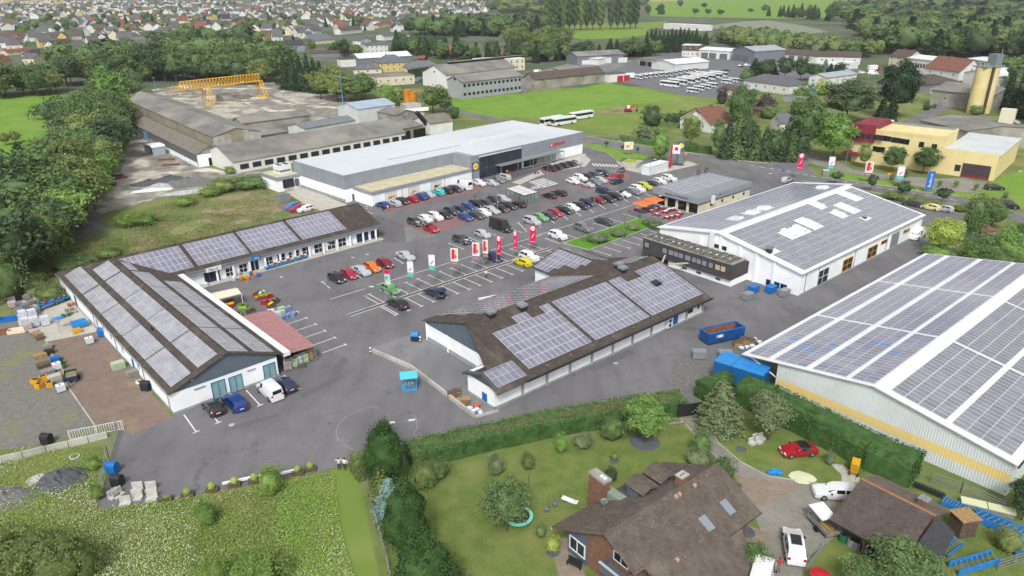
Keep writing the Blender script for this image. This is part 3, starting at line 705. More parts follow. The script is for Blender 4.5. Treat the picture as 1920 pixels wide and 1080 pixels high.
# wing towards the car park
WR,WZ=36.4,5.75
SW=Slope((WR,0,WZ),Y,NX,TC);SW2=Slope((WR,0,WZ),Y,X,TC)
m=MB();qw=7.4/SW.c
tiled(m,SW,qw,lambda q:-6.8+6.4*min(1,q/qw),lambda q:6.7);tiled(m,SW2,qw,lambda q:-6.8+6.4*min(1,q/qw),lambda q:6.7)
ob('wing_roof',(m,TILEY),C)
m=MB();m.poly([(29.6,6.12,3.4),(43,6.12,3.4),(WR,6.12,5.6)][::-1]);ob('gable',(m,GREYD),C)
cells=grid(1.9,14.75,3.7,12.3,13,5)+grid(7.0,9.9,1.97,3.7,3,1)+grid(12.8,14.75,1.97,3.7,2,1)
cells+=grid(15.6,28.4,1.95,12.35,13,6)
cells+=[c for c in grid(29.1,43.0,1.95,12.35,14,6)if not(c[1]<3.7 and 32.5<c[0]<35.9)and not(35.9<c[0]<38 and 5.4<c[1]<7.2)]
cells+=grid(-4.5,.75,9.75,13.1,5,2)
pv(C,SR,cells,.965,1.69,PVG,limit=235)
cells=[(l,q)for l,q in grid(2.6,28.5,1.2,12.4,26,7)if l>5.4-(q-1.4)*.25]
cells+=[(l,q)for l,q in grid(38,43.2,1.2,5.5,5,3)]
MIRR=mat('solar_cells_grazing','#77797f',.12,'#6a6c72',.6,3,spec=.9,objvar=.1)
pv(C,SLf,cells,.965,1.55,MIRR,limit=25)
# wing panels (stepped)
cells=[]
for r,(l0,l1)in enumerate(((-3.2,6.2),(-2.2,6.2),(.8,6.2),(2.7,6.2))):
 n=round((l1-l0)/1.0);cells+=grid(l1-n*1.0,l1,.5+r*1.72,.5+(r+1)*1.72,n,1)
pv(C,SW,cells,.965,1.67,PVG,limit=30)
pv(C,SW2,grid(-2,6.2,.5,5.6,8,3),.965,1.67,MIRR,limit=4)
# pilasters, doors, windows on the long wall
for k in range(10):
 x=.2+k*4.72
 m=MB();m.box(x-.2,-23.78,0,x+.2,-23.6,3.35);ob('pilaster',(m,PLINTH),C)
for y in(-.1,-6.0,-13.5):
 m=MB();m.box(-.12,y-.17,.05,0,y+.17,3.1);ob('pilaster',(m,WHITE),C)
m=MB();m.box(0,-25.1,2.95,43.4,-24.85,3.2);ob('gutter',(m,DARK),C)
def doorx(P,F,x0,tl,br,mm):
 a_,b_=F.wx(*tl,x0),F.wx(*br,x0);m_=MB();m_.box(x0-.07,b_.y,.05,x0+.02,a_.y,a_.z);d=ob('door',(m_,mm),P)
 m_=MB();m_.box(x0-.13,a_.y-.3,1.0,x0-.07,a_.y-.18,1.06);ob('handle',(m_,STEEL),d)
 return d
def doory(P,F,y0,tl,br,mm):
 a_,b_=F.wy(*tl,y0),F.wy(*br,y0);m_=MB();m_.box(a_.x,y0-.07,.05,b_.x,y0+.02,max(2.0,a_.z));d=ob('door',(m_,mm),P)
 m_=MB();m_.box(a_.x+.15,y0-.13,1.0,a_.x+.28,y0-.07,1.06);ob('handle',(m_,STEEL),d)
 return d
doorx(C,FC,-4.9,z2(1697,775),z2(1735,880),BLUE)
doory(C,FC,-23.6,z3(1210,235),z3(1238,285),BLUE)
for tl,br in((z3(1312,175),z3(1348,235)),(z3(1388,143),z3(1403,165)),(z3(1421,128),z3(1435,150))):
 a_,b_=FC.wy(*tl,-23.6),FC.wy(*br,-23.6);win(C,((a_.x+b_.x)/2,-23.6,1.7),0,abs(a_.x-b_.x),.55+.35*abs(a_.x-b_.x),fm=PLINTH,gm=GLASSD)
a_=FC.wy(*z3(1170,260),-23.8)
m=MB();m.box(a_.x-.55,-24.2,.5,a_.x+.55,-23.75,2.2);ac=ob('air_conditioner',(m,WHITEM),C)
for zz in(.95,1.75):m=MB();m.cyl((a_.x+.1,-24.2,zz),(a_.x+.1,-24.23,zz),.32,n=12);ob('fan_grille',(m,DARK),ac)
def roof_vent(P,p,s=.6,h=.9):
 m_=MB();m_.box(p.x-s,p.y-s,p.z-.4,p.x+s,p.y+s,p.z+h*.55);o=ob('roof_vent',(m_,DARK),P)
 m_=MB();m_.box(p.x-s*1.25,p.y-s*1.25,p.z+h*.6,p.x+s*1.25,p.y+s*1.25,p.z+h);ob('vent_hood',(m_,STEEL),o)
for S_,l,q in((SR,4.2,.3),(SR,9.9,1.2),(SR,33.8,1.0),(SLf,34.4,.5)):roof_vent(C,S_.pt(l,q,0),.55,1.0)
p=SR.pt(36.9,6.3,0);m=MB();m.box(p.x-.8,p.y-.6,p.z-.2,p.x+.8,p.y+.6,p.z+.25);ob('roof_hatch',(m,DARK),C)
# ================================================================ HALL WITH SKYLIGHTS
FN=Frame((1497.5,555),49.4)
N=thing('warehouse','white hall with solar roof, skylights and yellow window frames right of dark annexe','warehouse',FN.O,FN.rz)
m=MB();prof=[(0,0),(0,4.45),(18.3,7.7),(33,5.3),(33,0)]
def gabled(mb_,x0,x1,pts,x1b=None):
 """pts (y, z) closed profile extruded along x"""
 n=len(pts); 
 for k in range(n):
  j=(k+1)%n;(ya,za),(yb,zb_)=pts[k],pts[j]
  mb_.poly([(x0,ya,za),(x1,ya,za),(x1,yb,zb_),(x0,yb,zb_)])
 mb_.poly([(x0,y,z)for y,z in pts][::-1]);mb_.poly([(x1,y,z)for y,z in pts])
gabled(m,0,54,prof);ob('wall',(m,WHITE),N)
NS=Slope((0,18.3,7.8),X,NY,.18);NL=Slope((0,18.3,7.8),X,Y,.16)
def slab(mb_,S,l0,l1,q0,q1,th=.15,lift=0,m=0):
 c=[S.pt(l0,q0,lift),S.pt(l1,q0,lift),S.pt(l1,q1,lift),S.pt(l0,q1,lift)];d=[p+S.n*th for p in c]
 i=len(mb_.v);mb_.v+=[tuple(p)for p in c+d]
 for f in((4,7,6,5),(0,1,2,3),(0,4,5,1),(1,5,6,2),(2,6,7,3),(3,7,4,0)):mb_.f.append(tuple(i+k for k in f));mb_.m.append(m)
m=MB();slab(m,NS,-.5,54.6,0,18.9);slab(m,NL,-.5,56.5,0,15.4);ob('roof',(m,WHITEM),N)
m=MB();m.cyl((-.5,-.42,4.4),(54.6,-.42,4.4),.1,n=6);ob('gutter',(m,STEEL),N)
SKR=[(12.3,14.3,6.1,9.3),(16.5,18.6,6.3,9.3),(21.2,23.8,6.0,9.0),(33.5,35.1,1.3,4.4),(33.4,35,6.4,9.4),(38.6,40.5,5.9,9.2),(46.5,48.6,1.4,5.9),(36.9,38.6,11.4,13)]
hole=lambda l,q:any(a-.7<l<b+.7 and c-.6<q<d+.6 for a,b,c,d in SKR)or(l<4.3 and q>9 and q<12)or(32<l<36.5 and q<2)
c1=grid(1.2,53.6,1.2,18.3,52,10,hole)
pv(N,NS,c1,.975,1.66,PVG3,limit=250,lift=.2)
SKL=[(10.6,13,2.5,5),(17.5,20,3,5.4),(22.3,24.8,3.2,5.6),(48.6,51,3.2,5.6)]
holel=lambda l,q:any(a-.5<l<b+.5 and c-.5<q<d+.5 for a,b,c,d in SKL)
pv(N,NL,grid(1.6,54.5,.9,14.6,53,8,holel),.97,1.66,PVG4,limit=45,lift=.2)
def skylight(P,S,a,b,c,d):
 m_=MB();slab(m_,S,a+.3,b-.3,c+.1,d-.1,.55,.15);o=ob('skylight',(m_,WHITEM),P)
 m_=MB();slab(m_,S,a+.45,b-.45,c+.25,d-.25,.04,.7);ob('skylight_dome',(m_,mat('opal_plastic','#dcdedd',.35)),o)
for k in SKR[:-1]:skylight(N,NS,*k)
for k in SKL:skylight(N,NL,*k)
roof_vent(N,NS.pt(37.8,12.2,.1),.35,.7);roof_vent(N,NS.pt(1.6,10.5,.1),.45,1.5)
for tl,br,z_,fm in((z8(380,945),z8(440,1035),(3.3,.1),WHITEM),(z8(570,850),z8(625,915),(3.0,.4),YEL),(z8(757,760),z8(808,830),(3.0,.4),YEL)):
 winy(N,FN,0,tl,br,z=z_,nv=1,nh=1,fm=fm,gm=GLASSD,bar=.12)
for tl,br in((z8(853,715),z8(895,725)),(z8(1020,632),z8(1060,645))):winy(N,FN,0,tl,br,z=(3.1,2.2),nv=1,fm=YEL)
doory(N,FN,0,z8(930,680),z8(970,740),STEEL)
for k in range(11):m=MB();m.box(4.9*k+1.6,-.06,.02,4.9*k+1.9,0,4.3);ob('wall_joint',(m,PLINTH),N)if k in(0,1,4,7)else None
m=MB();m.box(0,-.09,.0,54,0,.3);ob('plinth',(m,PLINTH),N)
for y in(5.5,9.5,13.2,17.6,22.5,28,32.8):
 m=MB();m.box(-.25,y-.3,0,0,y+.3,4.5+min(y*.17,3)-max(0,(y-18.3)*.33));ob('pilaster',(m,WHITE),N)
m=MB();p=FN.wx(*z7(1503,720),-.3);m.box(-.8,p.y-.45,0,0,p.y+.45,8.0);ob('flue',(m,WHITEM),N)
a_,b_=FN.wx(*z7(1515,745),0),FN.wx(*z7(1608,800),0)
m=MB()
for k in range(9):z_=b_.z+.0+k*(a_.z-b_.z)/9;m.box(-.1,b_.y,z_,0,a_.y,z_+.09)
m.box(-.03,b_.y,b_.z,.01,a_.y,a_.z);ob('louvre',(m,DARK),N)
for k in range(3):win(N,(0,3.2+k*1.5,.8),-90,1.3,1.2,nv=1,fm=BLUEF,gm=GLASSD)
# annexe
AN=thing('annexe','dark brown raised flat roofed annexe with window row on white base beside white hall','annexe',FN.O,FN.rz)
BRN=mat('dark_fibre_cladding','#4a4447',.8,'#544d50',.6,3)
m=MB();m.box(-6.1,10.9,1.4,-1.6,32.5,4.6);m.box(-1.6,10.95,1.4,-.02,32.4,3.9);ob('wall',(m,BRN),AN)
m=MB();m.box(-5.6,11,0,-.02,26,1.4);ob('base',(m,WHITE),AN)
m=MB();m.box(-6.25,10.75,4.6,-1.45,32.65,4.75);ob('roof',(m,CONCD),AN)
for k in range(14):
 y=12.1+k*1.5;m=MB()
 for j in range(4):m.box(-5.9+j*1.06,y-.55,4.76,-5.0+j*1.06,y+.5,4.9+.05*((j+k)%3))
 ob('roof_module',(m,mat('bitumen_module','#55544f',.9,'#7a7870',1,4)),AN)
 m=MB();m.blob((-3.9,y+.72,4.82),.3,.3,.16,1,0);ob('roof_light',(m,WHITEM),AN)
for k,(x0,y0,x1,y1)in enumerate(((997,712,1032,765),(1130,760,1165,810),(1175,775,1213,835),(1215,790,1250,845),(1252,800,1287,858),(1297,815,1342,872),(1350,840,1382,885),(1385,850,1420,900),(1425,865,1462,915),(1475,875,1510,930),(1525,895,1562,950),(1567,905,1603,960))):
 a_,b_=FN.wx(*z7(x0,y0),-6.1),FN.wx(*z7(x1,y1),-6.1)
 win(AN,(-6.1,(a_.y+b_.y)/2,3.3),-90,abs(a_.y-b_.y),1.25,fm=DARK,gm=mat('curtained_glass','#c3b79a',.3)if k>9 else mat('sky_glass','#8b949c',.15,spec=.6),bar=.08)
for x0,y0 in((1295,930),(1400,967),(1545,1018)):
 a_=FN.wx(*z7(x0,y0),-5.6);win(AN,(-5.6,a_.y,.75),-90,1.1,.5,nv=1,fm=PLINTH,gm=GLASSD)
m=MB();m.bar((-6.1,26.5,2.3),(-10.5,24.0,2.2),.35,.25);ob('walkway_beam',(m,LCONC),AN)
m=MB();m.bar((-6.1,20.8,2.2),(-9.5,23,2.2),.35,.25);ob('walkway_beam',(m,LCONC),AN)
# ================================================================ CORRUGATED WAREHOUSE
FW=Frame((1450,740),49.6)
W_=thing('warehouse','huge corrugated white warehouse with yellow stripe and solar roof behind the tall hedge','warehouse',FW.O,FW.rz)
LW,RW=.155,.17
m=MB();gabled(m,0,62.6,[(0,0),(0,7.15-13*LW),(-13,7.15),(-29.2,7.15-16.2*RW),(-29.2,0)][::-1]);CORR=mat('corrugated_sheet','#dfe5e5',.55,'#d6dddd',.3,5);ob('wall',(m,CORR),W_)
zt=lambda y:7.1-((y+13)*LW if y>-13 else(-13-y)*RW)
rib=MB(); 
for k in range(92):
 y=-.15-k*.317
 for z0,z1_,mm in((0,1.66,0),(1.66,2.86,1 if y<-.3 and not-1.5<y<-1.25 else 0),(2.86,zt(y),0)):
  rib.v+=[(0,y+.1,z0),(-.03,y+.05,z0),(-.03,y-.05,z0),(0,y-.1,z0),(0,y+.1,z1_),(-.03,y+.05,z1_),(-.03,y-.05,z1_),(0,y-.1,z1_)]
  i=len(rib.v)-8
  for f in((0,1,5,4),(1,2,6,5),(2,3,7,6)):rib.f.append(tuple(i+q for q in f[::-1]));rib.m.append(mm)
ob('corrugation',(rib,[CORR,mat('yellow_stripe_paint','#f2d68c',.55)]),W_,kind='stuff')
m=MB();m.poly([(-.012,-.3,1.66),(-.012,-29.1,1.66),(-.012,-29.1,2.86),(-.012,-.3,2.86)][::-1]);ob('yellow_stripe',(m,MATS['yellow_stripe_paint']),W_)
WL=Slope((0,-13,7.3),X,Y,LW);WR_=Slope((0,-13,7.3),X,NY,RW)
m=MB();slab(m,WL,-.5,63,0,18.6,.14);slab(m,WR_,-.5,63,0,16.7,.14)
ob('roof',(m,WHITEM),W_)
m=MB();m.cyl((-.6,-29.6,4.4),(63,-29.6,4.4),.1,n=6);ob('gutter',(m,DARK),W_)
cells=[]
for a0,a1,n in((.05,19.3,20),(20,41,21),(41.7,62.4,21)):
 for q0,q1,r in((.1,3.0,2),(3.65,8.25,3),(9.1,13.85,3),(14.75,17.75,2)):cells+=grid(a0,a1,q0,q1,n,r)
pv(W_,WL,cells,.965,1.5,PVG4,limit=150,lift=.2,special={67,83,84,98,112,120,131})
cells=[]
for a0,a1,n in((.6,20.2,20),(20.8,41,21),(41.6,62.3,21)):
 for q0,q1,r in((1.75,8.45,4),(9.1,15.7,4)):cells+=grid(a0,a1,q0,q1,n,r)
pv(W_,WR_,cells,.965,1.62,PVG3,limit=148,lift=.2)
for x in(.3,8,16,24,32,40,48,56):
 m=MB();m.bar((x,.0,2.6),(x,5.0,4.45),.14,.14);m.bar((x,0,2.6),(x,0,4.6),.1,.1);ob('canopy_strut',(m,WHITEM),W_)
# ================================================================ SUPERMARKET
FR=Frame((660,380),44.8)
RB=thing('supermarket','wide flat roofed white and grey supermarket with glass entrance behind the parking rows','supermarket',FR.O,FR.rz)
A1,AM,A0=89.5,37.2,-1.2;YB,YL,YF=27.3,1.1,-6.6
m=MB();m.prism([(A0,YL),(AM,YL),(AM,YF),(A1,YF),(A1,YB),(A0,YB)],0,7.0);ob('wall',(m,WHITE),RB)
m=MB();m.prism([(A0-.1,YL-.1),(AM-.1,YL-.1),(AM-.1,YF-.1),(A1+.1,YF-.1),(A1+.1,YB+.1),(A0-.1,YB+.1)],7.0,7.45);ob('parapet',(m,GREYC),RB)
ROOFM=mat('light_roof_membrane','#ced5db',.6,'#c2cad1',.12,5,col3='#d6dbe0',scale3=.03)
m=MB()
for k in range(9):
 for j in range(3):
  x0=A0+.2+k*(A1-A0-.4)/9;x1=x0+(A1-A0-.4)/9-.12;y0=YF+.2+j*(YB-YF-.4)/3;y1=y0+(YB-YF-.4)/3-.12
  if j==0 and x0<AM: 
   if x1<AM:y0=max(y0,YL+.2)
   else:y0=max(y0,YL+.2)
  if y1>y0:g=MB();g.box(x0,y0,7.45,x1,y1,7.53+.01*((k+j)%2));ob('roof_sheet',(g,ROOFM),RB)
m=MB();m.box(50,6,7.54,80,8.6,8.1);ob('roof_light_strip',(m,mat('opal_plastic','#dcdedd',.35)),RB)
m=MB();m.box(18,7.2,7.5,46,7.5,7.62);ob('roof_seam',(m,STEEL),RB)
def panels(P,x0,x1,y,z0,z1_,nx,nz,along='x',out=-1,mm=GREYC):
 for i in range(nx):
  for j in range(nz):
   a,b=x0+(x1-x0)*i/nx+.015,x0+(x1-x0)*(i+1)/nx-.015;c,d=z0+(z1_-z0)*j/nz+.012,z0+(z1_-z0)*(j+1)/nz-.012
   g=MB()
   if along=='x':g.box(a,y,c,b,y+.06*out,d)
   else:g.box(y,a,c,y+.06*out,b,d)
   ob('cladding_panel',(g,mm),P)
panels(RB,A0,AM,YL,3.6,7.0,6,3);panels(RB,YL,YB,A0,3.6,7.0,4,3,'y');panels(RB,YF,YL,AM,3.6,7.0,1,3,'y')
panels(RB,59.2,A1,YF,3.4,7.0,6,3);panels(RB,AM,40.9,YF,.5,7.0,1,5)
m=MB();m.box(40.9,YF-.08,.1,59.2,YF,6.6);gl=ob('glass_facade',(m,mat('facade_glass','#3b4651',.1,'#2f3943',.3,3,spec=.7)),RB)
m=MB()
for k in range(10):m.box(41.0+k*1.82,YF-.14,.1,41.07+k*1.82,YF-.08,6.6)
for z_ in(2.7,4.0,5.3):m.box(40.9,YF-.13,z_,59.2,YF-.08,z_+.06)
ob('glazing_bar',(m,DARK),gl)
m=MB();m.box(47.5,YF-2.6,3.1,77,YF-.1,3.3);ob('canopy',(m,STEEL),RB)
for x in(47.7,55,62,69,76.8):m=MB();m.cyl((x,YF-2.5,0),(x,YF-2.5,3.1),.08,n=6);ob('canopy_post',(m,STEEL),RB)
ENTR=mat('dark_interior','#3a3434',.7,'#5a4840',1.5,4)
m=MB();m.box(49,YF-.2,.1,58.9,YF-.15,2.8);ob('entrance',(m,ENTR),RB)
for k,x in enumerate((60.2,63.3,66.4,69.5,72.6)):win(RB,(x+1.4,YF,1.6),0,2.9,2.7,nv=1,fm=DARK,gm=[GLASSD,GLASSD,mat('window_poster','#cfc6b6',.5,'#9a8f86',.8,3),MATS['window_poster'],mat('window_poster_pale','#d6dcd8',.5,'#a9c0b4',.6,3)][k],name='shop_window')
# lean-to with advertising boards
m=MB();m.box(1.6,YL,0,AM-.1,-7.4,3.2);ob('lean_to_wall',(m,WHITE),RB)
m=MB();m.box(1.4,YL-.02,3.2,AM-.02,-7.6,4.0);ob('lean_to_fascia',(m,GREYC),RB)
m=MB();m.box(1.8,YL-.2,4.0,AM-.4,-7.1,4.05);ob('gravel_roof',(m,mat('gravel_roofing','#d2cbae',.95,'#bdb596',.5,6)),RB)
m=MB();m.box(A0-.08,1.1,0,A0,27.3,.9);m.box(1.55,-7.47,0,37,-7.4,.35);ob('plinth',(m,PLINTH),RB)
doory(RB,FR,YL,z6(720,378),z6(752,432),mat('dark_door','#5b6065',.5))
for x in(11.3,26.5):pipe_y(RB,x,-7.5,3.3)
for k,(tl,br)in enumerate(((z6(965,360),z6(1055,420)),(z6(1142,322),z6(1226,375)),(z6(1310,285),z6(1393,335)))):
 a_,b_=FR.wy(*tl,-7.45),FR.wy(*br,-7.45);xc,hw=(a_.x+b_.x)/2,abs(b_.x-a_.x)/2
 t=thing('advertising_board',['pale advertising board with a sliced loaf nearest the left corner of the supermarket','pale advertising board with a bread roll, middle one on the supermarket wall','pale advertising board with a dark loaf beside the white parked van'][k],'poster',FR.w(xc,-7.45,1.75),FR.rz)
 m=MB();m.box(-hw,-.06,-1.1,hw,0,1.1);ob('board',(m,mat('poster_paper','#e9e3de',.6)),t)
 m=MB();m.box(-hw-.05,-.08,-1.15,-hw,.0,1.15);m.box(hw,-.08,-1.15,hw+.05,.0,1.15);m.box(-hw,-.08,1.1,hw,0,1.15);m.box(-hw,-.08,-1.15,hw,0,-1.1);ob('board_frame',(m,STEEL),t)
 pc=[('#c98a4a','#8a5a34'),('#e0a84a','#c9c4bd'),('#6d3a2c','#8d6b5c')][k]
 m=MB();m.blob((-.1,-.07,-.3),.75,.015,.38,2,.12,0,k);m.blob((-.75,-.07,-.62),.32,.014,.16,1,.1,1,5);m.blob((1.0,-.07,-.2),.22,.012,.34,1,.1,2,6);m.box(.85,-.075,.55,1.25,-.062,.95,3)
 ob('print',(m,[mat('print%d'%k,pc[0],.6),mat('red_print','#b93a3a',.6),mat('printb%d'%k,pc[1],.6),mat('yellow_print','#ffd91c',.6)]),t)
 text('lettering','frisch gebacken',.3,mat('rose_print','#c98f96',.6),t,(-.3,-.065,.7),(R(90),0,0),.004)
# loading dock
m=MB();m.box(-8.3,24.2,0,A0-.02,33.5,3.3);ob('loading_dock',(m,WHITE),RB)
m=MB();m.box(-8.5,24,3.3,A0-.1,33.7,4.2);ob('dock_fascia',(m,GREYC),RB)
m=MB();m.box(-8.2,24.3,4.2,A0-.2,33.4,4.24);ob('gravel_roof',(m,MATS['gravel_roofing']),RB)
m=MB();m.box(-6.8,23.7,.9,-3.6,24.2,3.3);ob('dock_shelter',(m,BLACK),RB)
m=MB();m.box(-6.4,23.55,1.0,-4.0,23.72,2.9);ob('dock_door',(m,DARK),RB)
m=MB();m.box(-3.0,23.6,.9,-2.0,24.2,2.9);ob('dock_door',(m,mat('dark_door','#5b6065',.5)),RB)
m=MB();m.box(-5.9,27.3,4.24,-1.8,30.6,4.5);m.box(-5.9,27.3,5.3,-1.9,30.6,6.6)
for x in(-5.8,-2.1): 
 for y in(27.4,30.4):m.box(x,y,4.4,x+.15,y+.15,5.3)
cu=ob('cooling_unit',(m,WHITEM),RB)
for x in(-4.9,-2.9):
 for y in(28.2,29.7):m=MB();m.cyl((x,y,6.6),(x,y,6.72),.6,n=14);ob('fan',(m,DARK),cu)
# signs on the facade
def disc(mb_,c,r,y,m,n=28,th=.04):
 mb_.cyl((c[0],y,c[1]),(c[0],y-th,c[1]),r,n=n,m=m)
def round_logo(P,loc,s,rz=0):
 m_=MB();m_.box(-s,-.14,-s,s,0,s,0);b=ob('board',(m_,mat('logo_blue','#0f4aa3',.5)),P,loc,rz)
 m_=MB();disc(m_,(0,0),s*.9,-.145,0);ob('logo_ring',(m_,mat('logo_red','#e0252b',.5)),b)
 m_=MB();disc(m_,(0,0),s*.82,-.19,0);ob('logo_disc',(m_,mat('logo_yellow','#ffe01a',.5)),b)
 text('lettering','L DL',s*.62,mat('logo_blue','#0f4aa3',.5),b,(0,-.24,-.02*s),(R(90),0,0),.01)
 text('lettering','i',s*.72,MATS['logo_red'],b,(-.16*s,-.24,.06*s),(R(90),R(18),0),.01)
a_=FR.wy(*z6(1643,168),YF)
sg=thing('store_logo_sign','square blue store sign with yellow disc and red ring on the supermarket corner','sign',FR.w(a_.x,YF-.06,a_.z),FR.rz)
round_logo(sg,(0,0,0),1.25)
a_=FR.wy(*z3(0,0),YF);p0,p1=FR.wy(870+1200/7.68,250+175/7.68,YF),FR.wy(870+1480/7.68,250+130/7.68,YF)
sg=thing('store_name_sign','red lettering sign with round emblem high on the grey supermarket facade','sign',FR.w((p0.x+p1.x)/2,YF-.12,(p0.z+p1.z)/2),FR.rz)
text('lettering','R SSMANN',1.55,mat('sign_red','#d9213b',.5),sg,(.12,0,0),(R(90),0,0),.06)
m=MB();disc(m,(-3.02,0),.62,-.02,0,20);o=ob('emblem',(m,MATS['sign_red']),sg);m=MB();disc(m,(-3.02,0),.36,-.07,0,16,.02);ob('emblem_centre',(m,WHITEM),o)
p0=FR.wy(870+940/7.68,250+395/7.68,YF-.2)
text('shop_lettering','ROSSMANN',.55,MATS['sign_red'],RB,(p0.x,YF-.2,3.0-.1),(R(90),0,0),.02)
# ================================================================ BAKERY
FQ=Frame((1290,409),49.0)
QB=thing('bakery_cafe','cream bakery cafe with grey fascia and solar roof beside orange parasols','cafe',FQ.O,FQ.rz)
CREAM=mat('cream_render','#e8e2c8',.85,'#ddd6ba',.4,3)
x0,x1,yR,yL_=4.0,27,-.3,13.6
m=MB();m.box(x0,yR,0,x1,yL_,3.0);ob('wall',(m,CREAM),QB)
m=MB();m.box(x0-.9,yR-.25,3.0,x1+.3,yL_+.25,4.55);ob('fascia',(m,GREYC),QB)
m=MB();m.box(x0-.92,yR-.27,2.85,x1+.32,yL_+.27,3.0);ob('fascia_trim',(m,DARK),QB)
m=MB();m.box(x0-.7,yR,4.55,x1+.1,yL_,4.6);ob('roof',(m,STEEL),QB)
SQ=Slope((0,yL_-.3,4.75),X,NY,.02);pv(QB,SQ,grid(x0-.3,x1-.3,.2,13.4,22,8),1.0,1.58,PVG3,limit=176,lift=0)
for k in range(4):win(QB,(x0,1.4+k*3.35,1.45),-90,2.6,2.4,nv=1,fm=DARK,gm=GLASSD,name='shop_window')
for k in range(5):m=MB();m.box(x0-.25,-.4+k*3.4-.0,0,x0,-.4+k*3.4+.4,3.0);ob('pillar',(m,CREAM),QB)
for x in(9,14,19,24):win(QB,(x,yR,1.9),0,.7,.7,fm=DARK,gm=GLASSD)
m=MB();m.box(8.6,yR-.75,2.2,9.6,yR-.26,4.2);ob('air_conditioner',(m,WHITEM),QB)
text('lettering','Bäckerei.  die  Mühlenbäcker',.62,DARK,QB,(x0-.93,6.2,3.8),(R(90),0,R(-90)),.02)
text('lettering','Frisch',.5,DARK,QB,(12.5,yR-.27,3.8),(R(90),0,0),.02)
for k,(u,v)in enumerate((z7(1397,235),z7(1455,220))):
 p=FQ.at(u,v,4.6);m=MB()
 for j in range(14):
  t0,t1=2*math.pi*j/14,2*math.pi*(j+1)/14
  m.bar((p.x+.7*math.cos(t0),p.y,5.4+.75*math.sin(t0)),(p.x+.7*math.cos(t1),p.y,5.4+.75*math.sin(t1)),.18,.12)
 ob('ring_ornament',(m,DARK),QB)
# ================================================================ TREES
nr=np.random.default_rng(5)
def leaf_mat(name,c1,c2,k=1.25,ov=.16):
 k*=1.02;g_=lambda h:[.12*sum(lin(h,1))/3+.88*x for x in lin(h,1)]
 m=mat(name,[x*k for x in g_(c1)],.8,[x*k for x in g_(c2)],.9,3,spec=.15,objvar=ov,lo=.4,hi=.62)
 n,l=m.node_tree.nodes,m.node_tree.links
 b=n['Principled BSDF'];tr=n.new('ShaderNodeBsdfTranslucent');ms=n.new('ShaderNodeMixShader');ms.inputs[0].default_value=.3
 src=b.inputs['Base Color'].links[0].from_socket;l.new(src,tr.inputs[0])
 l.new(b.outputs[0],ms.inputs[1]);l.new(tr.outputs[0],ms.inputs[2]);l.new(ms.outputs[0],n['Material Output'].inputs[0])
 return m
LM={'dark':leaf_mat('leaves_dark','#425739','#546a47'),'mid':leaf_mat('leaves_mid','#566e40','#6a824e'),'light':leaf_mat('leaves_light','#66883f','#7b9a4c'),
      'olive':leaf_mat('leaves_olive','#65753f','#7a874c'),'yellow':leaf_mat('leaves_yellow_green','#82983f','#95a84c'),'fir':leaf_mat('needles_dark','#30462f','#3f5639'),
      'pine':leaf_mat('needles_pine','#36552a','#4d6d36',1.05,.1),'blue':leaf_mat('needles_blue','#6d8a84','#83a09a'),'purple':leaf_mat('leaves_purple','#43383c','#54454a'),'grey':leaf_mat('leaves_grey_green','#64724f','#76855d'),
      'hedge':leaf_mat('hedge_leaves','#3f5f30','#4f7038',1.2,.03),'weed':leaf_mat('weed_leaves','#67853c','#7d9448',1.2,.08)}
BARK=mat('bark','#6b5e50',.95,'#574b3f',4,4)
def quads(P,N,s,asp=1.0):
 """leaf quads at P with normals N and half sizes s"""
 n=len(P);N=N/np.maximum(np.linalg.norm(N,axis=1,keepdims=True),1e-6)
 r=nr.normal(size=(n,3));A=np.cross(N,r);A/=np.maximum(np.linalg.norm(A,axis=1,keepdims=True),1e-6);B=np.cross(N,A)
 A=A*s[:,None]*asp;B=B*s[:,None]
 bend=N*(s[:,None]*.35)
 return np.stack([P-A-bend*.3,P-B+bend*.4,P+A-bend*.3,P+B+bend*.4],1).reshape(-1,3)
def mesh_np(name,V,F4,mats):
 me=bpy.data.meshes.new(name);nv,nf=len(V),len(F4)
 me.vertices.add(nv);me.vertices.foreach_set('co',V.astype(np.float32).ravel())
 me.loops.add(nf*4);me.loops.foreach_set('vertex_index',F4.astype(np.int32).ravel())
 me.polygons.add(nf);me.polygons.foreach_set('loop_start',np.arange(0,nf*4,4,dtype=np.int32))
 for m in mats:me.materials.append(m)
 me.update();return me
def core_quads(fn,nu=14,nv=9):
 """closed lumpy core: fn(theta, t in 0..1) -> (r, z)"""
 V,F=[],[]
 for j in range(nv+1):
  for i in range(nu):
   th=2*math.pi*i/nu;r,z=fn(th,j/nv);r*=1+.16*math.sin(3*th+j*1.7)+.1*math.sin(5*th-j);V.append((r*math.cos(th),r*math.sin(th),z))
 for j in range(nv):
  for i in range(nu):F.append((j*nu+i,j*nu+(i+1)%nu,(j+1)*nu+(i+1)%nu,(j+1)*nu+i))
 return np.array(V),np.array(F)
